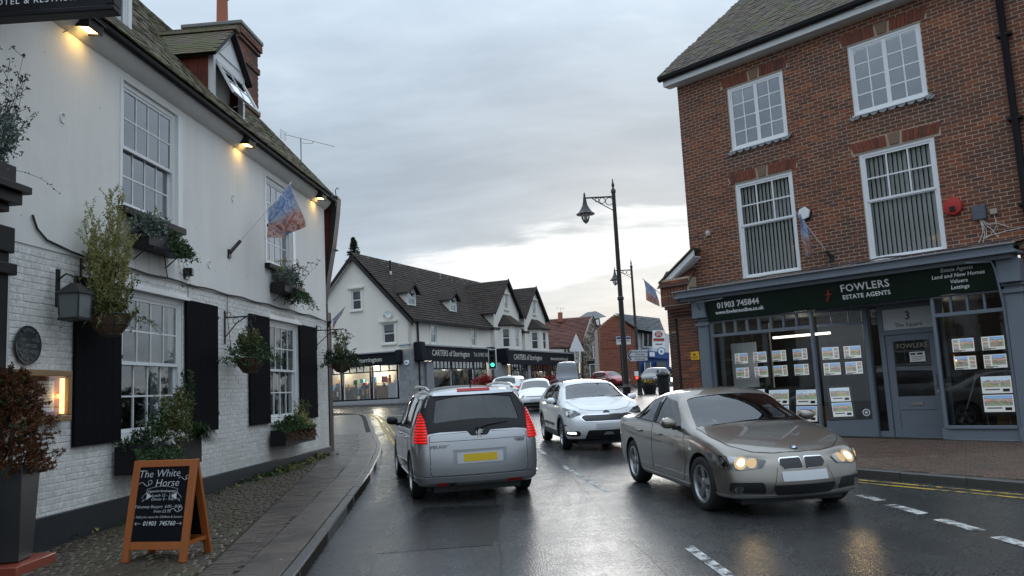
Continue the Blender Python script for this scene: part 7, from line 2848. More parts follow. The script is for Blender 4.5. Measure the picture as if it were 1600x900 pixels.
# ---- silver people carrier seen from behind
fr_r,lr=tilted(-2.24,1.04,-1.93,1.53)
fr_f,lf=tilted(1.28,1.10,0.42,1.56)
MPV=dict(W=1.84,H=1.64,wb=2.73,r=0.33,arch=0.39,paint='paint_silver',roofw=0.735,rail=0.07,
           sta=[(-2.26,0.24,1.57,0.90),(-2.16,0.22,1.59,0.965),(-1.98,0.20,1.605,0.99),(-1.5,0.20,1.63,1.0),(-0.8,0.2,1.64,1.0),(0.0,0.2,1.63,1.0),(0.45,0.2,1.57,1.0),(0.9,0.2,1.36,1.0),(1.3,0.2,1.12,1.0),(1.7,0.2,1.02,0.985),(2.02,0.2,0.93,0.95),(2.18,0.2,0.83,0.90),(2.27,0.24,0.72,0.80)],
           belt=[(-2.3,1.02),(-1.2,1.03),(0.9,0.97),(2.2,0.82)],
           rear=[0.10,0.02,0.0,0.03,0.07,0.20,0.36],rbow=0.12,front=[0.08,0.02,0.0,0.02,0.06,0.12,0.2],fbow=0.18,fall=0.55,
           cabin=(-2.02,1.12,0.45),
           side_glass=[[(-1.88,1.10),(-1.25,1.08),(-1.20,1.45),(-1.68,1.43)],[(-1.15,1.07),(-0.32,1.04),(-0.30,1.47),(-1.10,1.455)],[(-0.22,1.04),(0.78,0.99),(0.28,1.41),(-0.20,1.47)]],
           dark_trim=[[(-1.25,1.05),(-1.12,1.05),(-1.07,1.46),(-1.22,1.46)],[(-0.34,1.02),(-0.20,1.02),(-0.18,1.47),(-0.32,1.47)]],
           end_glass=[(fr_r,[(-0.66,0.09),(0.66,0.09),(0.58,lr-0.08),(-0.58,lr-0.08)]),(fr_f,[(-0.70,0.06),(0.70,0.06),(0.56,lf-0.06),(-0.56,lf-0.06)])],
           panels=[('front_door',[(-0.25,0.34),(0.85,0.34),(1.0,0.6),(0.85,0.96),(-0.25,1.0)],(SIDE_L,SIDE_R)),('rear_door',[(-1.02,0.60),(-0.9,0.34),(-0.29,0.34),(-0.29,1.0),(-1.2,1.03),(-1.22,0.85)],(SIDE_L,SIDE_R)),
                   ('tailgate',[(-0.70,0.40),(0.70,0.40),(0.70,0.96),(0.16,0.98),(0.12,0.93),(-0.12,0.93),(-0.16,0.98),(-0.70,0.96)],(REAR,)),
                   ('bonnet',[(1.32,-0.72),(2.0,-0.62),(2.15,-0.3),(2.15,0.3),(2.0,0.62),(1.32,0.72)],(TOP,))],
           parts=[('window_surround',[(-0.86,1.00),(-0.17,1.00),(-0.12,0.935),(0.12,0.935),(0.17,1.00),(0.86,1.00),(0.80,1.06),(-0.80,1.06)],REAR,'satin_black',0.006,0.02),
                  ('window_surround',[(0.56,lr-0.08),(0.64,0.05),(0.84,0.03),(0.72,lr-0.02)],fr_r,'satin_black',0.003,0.01),('window_surround',[(-0.56,lr-0.08),(-0.64,0.05),(-0.84,0.03),(-0.72,lr-0.02)],fr_r,'satin_black',0.003,0.01),('window_surround',[(-0.82,-0.04),(0.82,-0.04),(0.70,0.11),(-0.70,0.11)],fr_r,'satin_black',0.0045,0.01),('window_surround',[(-0.66,lr-0.09),(0.66,lr-0.09),(0.6,lr-0.03),(-0.6,lr-0.03)],fr_r,'satin_black',0.0035,0.01),
                  ('number_plate',[(-0.33,0.555),(0.33,0.555),(0.33,0.705),(-0.33,0.705)],REAR,'plate_white',0.008,0.015),
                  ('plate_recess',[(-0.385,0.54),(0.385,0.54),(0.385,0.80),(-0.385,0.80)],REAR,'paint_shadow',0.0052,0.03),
                  ('handle_strip',[(-0.385,0.745),(0.385,0.745),(0.385,0.80),(-0.385,0.80)],REAR,'paint_silver',0.018,0.01),
                  ('crease_shade',[(-0.70,0.868),(0.70,0.868),(0.70,0.874),(-0.70,0.874)],REAR,'satin_black',0.0045,0.0),  # black strip stands in for the shade along a tailgate crease
                  ('bumper',[(-0.90,0.30),(0.90,0.30),(0.90,0.375),(-0.90,0.375)],REAR,'paint_silver',0.014,0.02),
                  ('bumper_gap',[(-0.86,0.380),(0.86,0.380),(0.86,0.388),(-0.86,0.388)],REAR,'satin_black',0.003,0.0),
                  ('reflector',[(-0.62,0.255),(-0.40,0.255),(-0.40,0.30),(-0.62,0.30)],REAR,'red_plastic',0.010,0.01),('reflector',[(0.46,0.255),(0.62,0.255),(0.62,0.305),(0.46,0.305)],REAR,'red_plastic',0.010,0.01),
                  ('reversing_lamp',[(0.34,0.255),(0.455,0.255),(0.455,0.305),(0.34,0.305)],REAR,'lamp_chrome',0.010,0.01),
                  ('brake_light',[(-0.24,1.545),(0.24,1.545),(0.24,1.575),(-0.24,1.575)],REAR,'red_plastic',0.03,0.006),
                  ('spoiler',[(-0.60,1.50),(0.60,1.50),(0.56,1.54),(-0.56,1.54)],REAR,'paint_silver',0.02,0.01)],
           spokes=5,wstyle='plain',mirror=(0.72,1.0),mirror_mat='satin_black',dash=0.75,drv=-0.37,sglass='tint_glass',rglass='tint_glass',wheel_in=0.115)
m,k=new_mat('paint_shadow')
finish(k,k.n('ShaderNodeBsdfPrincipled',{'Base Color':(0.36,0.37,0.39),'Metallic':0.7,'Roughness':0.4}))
RL2=(Vector((0,0,0)),Vector((0,1,0)),Vector((0,0,1)),Vector((-0.80,0.60,0)))
RR2=(Vector((0,0,0)),Vector((0,1,0)),Vector((0,0,1)),Vector((-0.80,-0.60,0)))


def car_frame(x,y,heading,up=0.0):
 """heading: compass degrees the nose points to"""
 return ground_frame(x,y,R(90-heading),up)


def diag_poly(bvh,pts,fr):
 """body points (x,y,z) to plane coordinates of a slanted frame"""
 o,u,v,n=fr
 out=[]
 uu=Vector((0,0,1)).cross(n).normalized()
 return [(Vector(p).dot(uu),p[2]) for p in pts],(Vector((0,0,0)),uu,Vector((0,0,1)),n)


mpv,bv=make_car(MPV,'people_carrier','silver people carrier seen from behind with both tail lights lit red',car_frame(-1.10,13.95,-13))
for s,dirn in ((1,Vector((-0.85,0.53,0))),(-1,Vector((-0.85,-0.53,0)))):
 uu=Vector((0,0,1)).cross(dirn).normalized()
 fr=(Vector((0,0,0)),uu,Vector((0,0,1)),dirn)

 def pc(x,y,z):
  return (Vector((x,s*y,z)).dot(uu),z)
 poly=[pc(-2.22,0.715,0.84),pc(-2.06,0.90,0.86),pc(-1.96,0.885,1.04),pc(-1.95,0.85,1.25),pc(-2.0,0.80,1.27),pc(-2.10,0.755,1.18),pc(-2.2,0.72,1.0)]
 tlp=patch(poly,fr,bv,0.022,'tail_red','tail_light',mpv,0.05,0.03,0.025)
 up_=[pc(-2.10,0.80,1.01),pc(-1.98,0.86,1.01),pc(-1.93,0.84,1.27),pc(-1.80,0.735,1.50),pc(-1.92,0.56,1.52),pc(-2.08,0.66,1.15),pc(-2.18,0.70,1.01)]
 patch(up_,fr,bv,0.004,'satin_black','window_surround',mpv,0.05,0.004,0.02)
# emblem: a small rearing beast in chrome, badge letters, wiper, aerial
em=B('chrome')
xr=bv.ray_cast(Vector((-4,0,0.965)),Vector((1,0,0)))[0].x-0.014
def em_poly(pts):
 em.prism([(xr,-a*1.0,0.965+b) for a,b in pts],(-0.006,0,0))
em_poly([(-0.012,0.055),(0.02,0.06),(0.035,0.045),(0.03,0.02),(0.018,0.0),(0.012,-0.025),(-0.012,-0.02),(-0.02,0.02)])
em_poly([(0.03,0.035),(0.058,0.05),(0.062,0.04),(0.035,0.02)])
em_poly([(0.022,0.015),(0.052,0.012),(0.052,0.0),(0.018,0.0)])
em_poly([(0.012,-0.02),(0.035,-0.035),(0.03,-0.06),(0.045,-0.065),(0.015,-0.068),(0.015,-0.04),(-0.002,-0.025)])
em_poly([(-0.008,-0.018),(-0.02,-0.04),(-0.01,-0.068),(-0.035,-0.068),(-0.03,-0.035),(-0.018,-0.012)])
em_poly([(-0.02,0.0),(-0.045,-0.02),(-0.05,0.02),(-0.04,0.04),(-0.035,0.03),(-0.04,0.015),(-0.03,0.01)])
em.build('emblem',None,mpv)
RT=Matrix(((0,0,-1,0),(-1,0,0,0),(0,1,0,0),(0,0,0,1)))
def rear_text(body,size,y,z,**kw):
 x_=bv.ray_cast(Vector((-4,y,z)),Vector((1,0,0)))[0].x-0.006
 text(body,size,mpv,0,0,0,'alloy_dark',name='badge',mx=T(x_-0.008,y,z) @ RT,**kw)
rear_text('PEUGEOT',0.062,0.53,0.80,wide=1.3)
rear_text('5008',0.075,-0.58,0.835,wide=1.1,shear=0.2)
yp=B('plate_yellow')
xp=bv.ray_cast(Vector((-4,0,0.63)),Vector((1,0,0)))[0].x-0.0085
patch([(-0.24,0.578),(0.24,0.578),(0.24,0.685),(-0.24,0.685)],REAR,bv,0.0105,'plate_yellow','plate_face',mpv,0.1,0.002,0.01)
wx=bv.ray_cast(Vector((-4,0,1.02)),Vector((1,0,0)))[0].x-0.02
wq=bv.ray_cast(Vector((-4,-0.42,1.12)),Vector((1,0,0)))[0].x-0.02
B('satin_black').tube([(wx,0.02,1.03),(wx+0.02,-0.12,1.075),(wq,-0.44,1.10)],0.014,6,0.008).lathe([(0.03,0),(0.025,0.03)],10,T(wx,0.02,1.03) @ Matrix.Rotation(R(-90),4,'Y')).build('rear_wiper',None,mpv,smooth=60)
B('satin_black').tube([(-1.75,0,1.60),(-1.78,0,1.66),(-2.0,0,1.88)],0.012,6,0.004).build('roof_aerial',None,mpv)
for s in (1,-1):
 B('paint_silver').tube([(-1.75,s*0.64,1.585),(-1.6,s*0.65,1.625),(-0.5,s*0.66,1.645),(0.2,s*0.65,1.60)],0.022,6).build('roof_rail',None,mpv,smooth=60)
 for xx in (0.15,-0.9):
  yb=abs(bv.ray_cast(Vector((xx-.1,s*3,0.88)),Vector((0,-s,0)))[0].y)
  B('paint_silver').box(xx-0.2,xx,s*yb+(0 if s>0 else -0.04),s*yb+(0.04 if s>0 else 0),0.865,0.895).build('door_handle',None,mpv,bevel=0.008)

# ---- bronze saloon coming round the bend
fr_f,lf=tilted(1.05,0.96,0.30,1.375)
fr_r,lr=tilted(-1.62,1.08,-0.88,1.35)
SAL=dict(W=1.82,H=1.42,wb=2.76,r=0.325,arch=0.375,paint='paint_bronze',roofw=0.725,rail=0.065,
           sta=[(-2.37,0.26,0.97,0.78),(-2.27,0.22,1.03,0.92),(-2.05,0.19,1.06,0.98),(-1.7,0.18,1.09,1.0),(-1.38,0.18,1.17,1.0),(-0.9,0.18,1.385,1.0),(-0.45,0.18,1.45,1.0),(0.0,0.18,1.445,1.0),(0.28,0.18,1.395,1.0),(0.64,0.18,1.215,1.0),(1.00,0.18,1.00,1.0),(1.10,0.18,0.972,1.0),(1.40,0.18,0.925,0.995),(1.72,0.18,0.86,0.965),(1.98,0.19,0.775,0.92),(2.08,0.20,0.725,0.86),(2.13,0.24,0.66,0.75)],
           belt=[(-2.4,0.99),(-1.5,0.985),(0.0,0.95),(0.7,0.945),(1.0,0.95),(1.1,0.955),(1.4,0.915),(1.72,0.855),(2.1,0.71)],
           rear=[0.10,0.03,0.0,0.0,0.02,0.04,0.06],rbow=0.14,front=[0.07,0.0,0.0,0.035,0.06,0.08,0.10],fbow=0.20,fall=0.5,
           cabin=(-1.42,0.95,0.42),
           side_glass=[[(-1.30,1.02),(-1.12,1.01),(-1.00,1.18),(-1.10,1.15)],[(-1.06,1.01),(-0.42,0.985),(-0.38,1.335),(-0.66,1.32),(-0.97,1.205)],[(-0.33,0.985),(0.70,0.955),(0.62,1.02),(0.20,1.275),(-0.29,1.335)]],
           dark_trim=[[(-0.43,0.975),(-0.31,0.975),(-0.27,1.335),(-0.42,1.335)],[(-1.13,1.0),(-1.05,1.0),(-0.93,1.19),(-1.01,1.18)]],
           end_glass=[(fr_f,[(-0.75,0.03),(0.75,0.03),(0.60,lf-0.04),(-0.60,lf-0.04)]),(fr_r,[(-0.62,0.08),(0.62,0.08),(0.5,lr-0.06),(-0.5,lr-0.06)])],
           panels=[('front_door',[(-0.36,0.30),(0.80,0.30),(0.94,0.55),(0.86,0.93),(-0.36,0.955)],(SIDE_L,SIDE_R)),('rear_door',[(-0.92,0.55),(-0.80,0.30),(-0.40,0.30),(-0.40,0.955),(-1.18,0.975),(-1.14,0.78)],(SIDE_L,SIDE_R)),
                   ('bonnet',[(1.0,-0.76),(1.5,-0.775),(1.82,-0.70),(2.03,-0.50),(2.12,-0.28),(2.15,0.0),(2.12,0.28),(2.03,0.50),(1.82,0.70),(1.5,0.775),(1.0,0.76)],(TOP,))],
           parts=[('belt_trim',[(-1.32,0.995),(0.70,0.945),(0.72,0.958),(-1.32,1.012)],SIDE_L,'satin_black',0.006,0.0),('belt_trim',[(-1.32,0.995),(0.70,0.945),(0.72,0.958),(-1.32,1.012)],SIDE_R,'satin_black',0.006,0.0),('number_plate',[(-0.27,0.415),(0.27,0.415),(0.27,0.52),(-0.27,0.52)],FRONT,'plate_white',0.014,0.012),
                  ('lower_intake',[(-0.34,0.265),(0.34,0.265),(0.38,0.375),(-0.38,0.375)],FRONT,'mesh_grille',0.008,0.04),
                  ('side_intake',[(0.44,0.28),(0.80,0.30),(0.80,0.41),(0.47,0.41)],FRONT,'mesh_grille',0.007,0.03),('side_intake',mir([(0.44,0.28),(0.80,0.30),(0.80,0.41),(0.47,0.41)]),FRONT,'mesh_grille',0.007,0.03),
                  ('chin_strip',[(-0.86,0.235),(0.86,0.235),(0.86,0.262),(-0.86,0.262)],FRONT,'alloy',0.012,0.01),
                  ('sill',[(-0.93,0.215),(0.95,0.215),(0.95,0.275),(-0.93,0.275)],SIDE_L,'paint_bronze',0.012,0.02),('sill',[(-0.93,0.215),(0.95,0.215),(0.95,0.275),(-0.93,0.275)],SIDE_R,'paint_bronze',0.012,0.02)],
           spokes=5,wstyle='star',tw=0.225,mirror=(0.62,0.96),dash=0.62,drv=-0.37,seatx=-0.15,rearx=-0.95,steer=R(4),sglass='screen_glass')
for s in (1,-1):
 kp=[(s*a,b) for a,b in ((0.020,0.548),(0.225,0.545),(0.272,0.600),(0.255,0.652),(0.026,0.658))]
 SAL['parts'] += [('grille_ring',[(s*a,b) for a,b in ((0.016,0.545),(0.227,0.541),(0.276,0.600),(0.262,0.666),(0.020,0.673))],FRONT,'chrome',0.010,0.03),('kidney_grille',kp,FRONT,'mesh_grille',0.016,0.02)]
sal,bv=make_car(SAL,'saloon_car','bronze saloon with lit headlights coming round the bend beside the estate agent',car_frame(2.86,11.62,171.0))


def front_lamp(root,bv,pts,dirn,s,mat,off=0.010,name='headlight',rnd=0.02):
 d=Vector(dirn).normalized()
 uu=Vector((0,0,1)).cross(d).normalized()
 fr=(Vector((0,0,0)),uu,Vector((0,0,1)),d)
 return patch([(Vector((x,s*y,z)).dot(uu),z) for x,y,z in pts],fr,bv,off,mat,name,root,0.05,0.02,rnd),fr,uu


def lamp_disc(parent,bv,fr,uu,p,s,rad,mat,name='bulb',off=0.016):
 c=Vector((p[0],s*p[1],p[2])).dot(uu)
 return patch([(c+rad*math.cos(a*math.pi/8),p[2]+rad*math.sin(a*math.pi/8)) for a in range(16)],fr,bv,off,mat,name,parent,0.05,0.006,0)


for s in (1,-1):
 pts=[(2.05,0.36,0.565),(1.95,0.60,0.54),(1.80,0.80,0.57),(1.62,0.875,0.65),(1.58,0.87,0.72),(1.80,0.74,0.70),(2.0,0.50,0.675),(2.08,0.335,0.64)]
 hl,fr,uu=front_lamp(sal,bv,pts,(0.80,0.60*s,0),s,'lamp_chrome')
 lamp_disc(hl,bv,fr,uu,(1.955,0.585,0.618),s,0.070,'reflector_glow','reflector',0.015)
 lamp_disc(hl,bv,fr,uu,(2.01,0.475,0.615),s,0.052,'reflector_glow','reflector',0.0145)
 lamp_disc(hl,bv,fr,uu,(1.955,0.585,0.62),s,0.042,'headlight_warm','bulb',0.018)
 lamp_disc(hl,bv,fr,uu,(1.84,0.76,0.635),s,0.050,'reflector_glow' if s>0 else 'lamp_chrome','reflector',0.015)
 lamp_disc(hl,bv,fr,uu,(1.84,0.76,0.635),s,0.022,'headlight_warm' if s>0 else 'chrome','bulb',0.018)
 patch([(s*a,b) for a,b in ((0.300,0.56),(0.306,0.56),(0.355,0.40),(0.395,0.285),(0.388,0.285),(0.349,0.40))],FRONT,bv,0.0015,'satin_black','bumper_crease_shade',sal,0.05,0.0,0.0)  # dark strip painted as the shade of a crease in the bumper
 fg=lamp_disc(sal,bv,FRONT,Vector((0,1,0)),(0,0.72,0.335),s,0.042,'lamp_chrome','fog_lamp',0.010)
 yb=0.92
 for xx in (0.02,-0.85):
  yy=abs(bv.ray_cast(Vector((xx-.1,s*3,0.83)),Vector((0,-s,0)))[0].y)
  B('paint_bronze').box(xx-0.2,xx,s*yy+(0 if s>0 else -0.04),s*yy+(0.04 if s>0 else 0),0.815,0.845).build('door_handle',None,sal,bevel=0.008)
 yy=abs(bv.ray_cast(Vector((1.1,s*3,0.72)),Vector((0,-s,0)))[0].y)
 B('letter_white').box(1.06,1.14,s*yy-0.004,s*yy+0.006,0.71,0.735).build('side_repeater',None,sal)
 pole_light(sal,(2.25,s*0.66,0.60),2.0,(1,0.68,0.32),0.05,R(120),Matrix.Rotation(R(-78),4,'Y'))
h=bv.ray_cast(Vector((2.07,0,3)),Vector((0,0,-1)))
rq=Vector((0,0,1)).rotation_difference(h[1]).to_matrix().to_4x4()
rd=B('satin_black').lathe([(0.041,0),(0.041,0.008),(0.0,0.010)],20,T(*h[0]) @ rq)
for q in range(4):
 rd.mat('letter_white' if q % 2 else 'goods_blue').prism([T(*h[0]) @ rq @ Vector(p) for p in [(0,0,0.0085)]+[(0.03*math.cos(R(90*q+a)),0.03*math.sin(R(90*q+a)),0.0085) for a in (0,22,45,67,90)]],rq @ Vector((0,0,0.003)))
rd.build('roundel',None,sal)
B('satin_black').tube([(1.02,-0.55,0.985),(0.99,-0.1,1.015),(0.97,0.25,1.03)],0.010,5).tube([(1.04,0.0,0.99),(1.01,0.35,1.0),(0.97,0.62,1.02)],0.010,5).build('wipers',None,sal)

# ---- white crossover behind the saloon
fr_f,lf=tilted(1.22,1.09,0.42,1.485)
fr_r,lr=tilted(-2.02,1.15,-1.72,1.42)
CRO=dict(W=1.805,H=1.545,wb=2.70,r=0.335,arch=0.39,paint='paint_white',roofw=0.70,rail=0.065,
           sta=[(-2.12,0.28,1.40,0.86),(-2.02,0.24,1.44,0.95),(-1.75,0.22,1.47,0.99),(-1.2,0.21,1.52,1.0),(-0.5,0.21,1.545,1.0),(0.1,0.21,1.53,1.0),(0.42,0.21,1.48,1.0),(0.82,0.21,1.30,1.0),(1.22,0.21,1.11,1.0),(1.6,0.21,1.045,0.99),(1.92,0.22,0.965,0.955),(2.08,0.23,0.88,0.90),(2.17,0.27,0.79,0.79)],
           belt=[(-2.1,1.08),(-1.0,1.04),(0.8,1.0),(1.22,1.06),(1.6,1.03),(2.1,0.86)],
           rear=[0.12,0.03,0.0,0.04,0.10,0.2,0.34],rbow=0.1,front=[0.10,0.03,0.0,0.01,0.06,0.10,0.15],fbow=0.20,fall=0.5,
           cabin=(-1.85,1.05,0.45),
           side_glass=[[(-1.30,1.10),(-1.06,1.09),(-0.98,1.40),(-1.15,1.36)],[(-1.0,1.09),(-0.32,1.05),(-0.28,1.44),(-0.90,1.41)],[(-0.22,1.05),(0.80,1.015),(0.26,1.39),(-0.18,1.44)]],
           dark_trim=[[(-0.34,1.03),(-0.20,1.03),(-0.16,1.45),(-0.30,1.45)],[(-1.07,1.07),(-0.98,1.07),(-0.9,1.42),(-0.99,1.41)]],
           end_glass=[(fr_f,[(-0.70,0.04),(0.70,0.04),(0.56,lf-0.05),(-0.56,lf-0.05)])],
           panels=[('front_door',[(-0.25,0.46),(0.85,0.46),(0.98,0.62),(0.88,0.98),(-0.25,1.02)],(SIDE_L,SIDE_R)),('rear_door',[(-0.95,0.62),(-0.85,0.46),(-0.29,0.46),(-0.29,1.02),(-1.1,1.04)],(SIDE_L,SIDE_R)),
                   ('bonnet',[(1.28,-0.72),(1.7,-0.68),(1.98,-0.52),(2.10,-0.25),(2.12,0.0),(2.10,0.25),(1.98,0.52),(1.7,0.68),(1.28,0.72)],(TOP,))],
           parts=[('grille_ring',[(-0.60,0.735),(-0.50,0.635),(0.50,0.635),(0.60,0.735),(0.50,0.785),(-0.50,0.785)],FRONT,'chrome',0.010,0.04),('grille',[(-0.565,0.733),(-0.485,0.65),(0.485,0.65),(0.565,0.733),(0.48,0.77),(-0.48,0.77)],FRONT,'mesh_grille',0.014,0.03),
                  ('number_plate',[(-0.27,0.50),(0.27,0.50),(0.27,0.60),(-0.27,0.60)],FRONT,'plate_white',0.016,0.012),
                  ('lower_intake',[(-0.50,0.27),(0.50,0.27),(0.44,0.46),(-0.44,0.46)],FRONT,'mesh_grille',0.005,0.04),('skid_plate',[(-0.12,0.36),(0.12,0.36),(0.06,0.415),(-0.06,0.415)],FRONT,'alloy',0.016,0.02),
                  ('chin',[(-0.86,0.215),(0.86,0.215),(0.86,0.275),(-0.86,0.275)],FRONT,'car_plastic',0.010,0.02)],
           spokes=5,wstyle='twin',mirror=(0.74,1.02),dash=0.8,drv=-0.37,steer=R(-3))
for s,fr in ((1,SIDE_L),(-1,SIDE_R)):
 CRO['parts'] += [('sill_cladding',[(-0.96,0.22),(0.96,0.22),(0.96,0.40),(-0.96,0.40)],fr,'car_plastic',0.012,0.03),('door_strip',[(-0.80,0.50),(0.60,0.50),(0.60,0.56),(-0.80,0.56)],fr,'car_plastic',0.014,0.015)]
 for xw in (1.35,-1.35):
  ring=[(xw+0.455*math.cos(R(a)),0.335+0.455*math.sin(R(a))) for a in range(-8,189,14)]+[(xw+0.385*math.cos(R(a)),0.335+0.385*math.sin(R(a))) for a in range(188,-9,-14)]
  CRO['parts'].append(('arch_cladding',ring,fr,'car_plastic',0.010,0.0))
cro,bv=make_car(CRO,'crossover_car','white crossover facing us between the people carrier and the bronze saloon',car_frame(1.66,20.05,173.0))
for s in (1,-1):
 pts=[(2.02,0.50,0.80),(1.95,0.62,0.735),(1.80,0.80,0.765),(1.58,0.885,0.90),(1.52,0.885,0.945),(1.70,0.80,0.935),(1.92,0.62,0.88)]
 hl,fr,uu=front_lamp(cro,bv,pts,(0.75,0.66*s,0),s,'lamp_chrome')
 lamp_disc(hl,bv,fr,uu,(1.84,0.73,0.825),s,0.048,'chrome')
 pts=[(2.0,0.50,0.36),(1.95,0.56,0.335),(1.83,0.83,0.335),(1.83,0.84,0.44),(1.95,0.62,0.455),(2.0,0.52,0.44)]
 fo,fr,uu=front_lamp(cro,bv,pts,(0.9,0.42*s,0),s,'car_plastic',0.006,'fog_housing')
 front_lamp(fo,bv,[(1.95,0.585,0.385),(1.85,0.79,0.39),(1.85,0.79,0.425),(1.95,0.60,0.43)],(0.9,0.42*s,0),s,'daylight_strip',0.014,'running_light',0.015)
 front_lamp(cro,bv,[(1.72,0.86,0.33),(1.70,0.87,0.33),(1.70,0.87,0.58),(1.86,0.8,0.58),(1.84,0.8,0.55),(1.74,0.86,0.55)],(0.75,0.66*s,0),s,'satin_black',0.004,'air_curtain',0.0)
 B('car_plastic').tube([(-1.6,s*0.60,1.455),(-1.4,s*0.61,1.51),(-0.3,s*0.63,1.565),(0.35,s*0.61,1.50)],0.018,6).build('roof_rail',None,cro,smooth=60)
hx_=bv.ray_cast(Vector((4,0,0.83)),Vector((-1,0,0)))
kq=B('satin_black')
kx=hx_[0].x+0.008
kq.prism([(kx,0.075*math.cos(a/20*6.283),0.83+0.034*math.sin(a/20*6.283)) for a in range(20)],(0.006,0,0))
kq.build('emblem',None,cro)
FT=Matrix(((0,0,1,0),(1,0,0,0),(0,1,0,0),(0,0,0,1)))
text('KIA',0.055,cro,0,0,0,'chrome',name='badge',mx=T(kx+0.008,0,0.83) @ FT,wide=1.2,bold=0.02)
B('satin_black').tube([(1.26,-0.6,1.09),(1.2,-0.1,1.125),(1.16,0.2,1.15)],0.011,5).tube([(1.26,0.05,1.1),(1.21,0.4,1.12),(1.15,0.65,1.14)],0.011,5).build('wipers',None,cro)
# ---- cars further off (dark opaque glass is enough at their size)
def simple_spec(L,W_,H,wb,paint,rear_z=None,van=False,**kw):
 xf,xr=L*0.5-0.02,-L*0.5+0.02
 sta=[(xr,0.26,H-0.10,0.88),(xr+0.12,0.24,H-0.05,0.95),(xr+0.4,0.22,H-0.03,1.0),(xr+1.0,0.21,H,1.0),(-0.2,0.21,H+0.01,1.0),(0.2,0.21,H-0.02,1.0),(0.45,0.21,H-0.10,1.0),(0.85,0.21,H*0.80,1.0),(1.2,0.21,H*0.70,1.0),(xf-0.45,0.22,H*0.63,0.97),(xf-0.15,0.24,H*0.56,0.90),(xf,0.28,H*0.49,0.78)]
 belt=[(xr,H*0.66),(0.9,H*0.63),(xf,H*0.53)]
 ff,lf_=tilted(1.18,H*0.715,0.40,H*0.955)
 rr_,lr_=tilted(xr+0.12,H*0.68,xr+0.42,H*0.93)
 b=H*0.675
 d=dict(W=W_,H=H,wb=wb,r=0.31,arch=0.36,paint=paint,roofw=0.71,rail=0.08,sta=sta,belt=belt,
             rear=[0.1,0.03,0,0.03,0.08,0.18,0.30],rbow=0.1,front=[0.1,0.03,0,0.01,0.05,0.1,0.15],fbow=0.18,fall=0.5,
             side_glass=[[(xr+0.62,b+0.02),(-0.35,b),(-0.30,H*0.905),(xr+0.85,H*0.885)],[(-0.24,b),(0.72,b-0.02),(0.28,H*0.86),(-0.2,H*0.905)]],
             end_glass=[(ff,[(-0.68,0.05),(0.68,0.05),(0.55,lf_-0.05),(-0.55,lf_-0.05)]),(rr_,[(-0.62,0.04),(0.62,0.04),(0.52,lr_-0.03),(-0.52,lr_-0.03)])],
             spokes=5,wstyle='plain',mirror=(0.68,b-0.03),sub=2,parts=[])
 d.update(kw)
 return d


HATCH=simple_spec(4.0,1.70,1.46,2.47,'paint_white')
HATCH['parts']=[('number_plate',[(-0.26,0.46),(0.26,0.46),(0.26,0.57),(-0.26,0.57)],FRONT,'plate_white',0.014,0.01),('lower_intake',[(-0.6,0.27),(0.6,0.27),(0.55,0.42),(-0.55,0.42)],FRONT,'mesh_grille',0.004,0.03),
                  ('grille',[(-0.46,0.645),(0.46,0.645),(0.46,0.685),(-0.46,0.685)],FRONT,'satin_black',0.006,0.01),('grille_strip',[(-0.46,0.636),(0.46,0.636),(0.46,0.646),(-0.46,0.646)],FRONT,'chrome',0.009,0.0)]
hat,bv=make_car(HATCH,'hatchback_car','small white hatchback with headlights on, facing us behind the silver people carrier',car_frame(0.85,38.3,181.0))
for s in (1,-1):
 hl,fr,uu=front_lamp(hat,bv,[(1.9,0.48,0.63),(1.75,0.72,0.62),(1.6,0.80,0.68),(1.6,0.78,0.76),(1.75,0.66,0.75),(1.9,0.48,0.70)],(0.8,0.6*s,0),s,'lamp_chrome')
 lamp_disc(hl,bv,fr,uu,(1.78,0.64,0.69),s,0.055,'headlight_white')

SUV=simple_spec(4.4,1.84,1.63,2.64,'paint_white')
SUV['parts']=[('number_plate',[(-0.26,0.55),(0.26,0.55),(0.26,0.66),(-0.26,0.66)],REAR,'plate_yellow',0.012,0.01),('bumper',[(-0.8,0.26),(0.8,0.26),(0.8,0.45),(-0.8,0.45)],REAR,'car_plastic',0.01,0.03)]
suv,bv=make_car(SUV,'suv_car','white sport utility car driving away with a red tail light below the traffic light',car_frame(-0.28,46.5,11.0))
for s in (1,-1):
 front_lamp(suv,bv,[(-2.1,0.45,0.90),(-1.9,0.84,0.92),(-1.8,0.84,1.06),(-2.1,0.55,1.02)],(-0.8,0.6*s,0),s,'tail_red',name='tail_light')

VAN=simple_spec(5.4,2.0,2.45,3.3,'paint_van_grey')
VAN.update(sta=[(-2.7,0.3,2.35,0.93),(-2.6,0.28,2.42,0.98),(-2.0,0.25,2.45,1.0),(-0.5,0.25,2.47,1.0),(0.8,0.25,2.44,1.0),(1.15,0.25,2.36,1.0),(1.5,0.25,2.0,1.0),(1.9,0.25,1.5,1.0),(2.2,0.26,1.26,0.97),(2.5,0.28,1.12,0.92),(2.66,0.32,0.95,0.82)],belt=[(-2.7,1.25),(1.9,1.3),(2.6,1.0)],roofw=0.82,side_glass=[[(0.75,1.32),(1.75,1.28),(1.35,1.9),(0.80,1.95)]])
_f,_l=tilted(1.86,1.52,1.32,2.18)
VAN['end_glass']=[(_f,[(-0.85,0.02),(0.85,0.02),(0.76,_l-0.05),(-0.76,_l-0.05)])]
VAN['mirror']=(1.7,1.3)
VAN['r'],VAN['arch']=0.34,0.40
VAN['parts']=[('grille',[(-0.55,0.75),(0.55,0.75),(0.6,0.98),(-0.6,0.98)],FRONT,'mesh_grille',0.005,0.03),('roof_cap',[(-0.78,2.22),(0.78,2.22),(0.72,2.33),(-0.72,2.33)],FRONT,'paint_van_grey',0.01,0.03)]
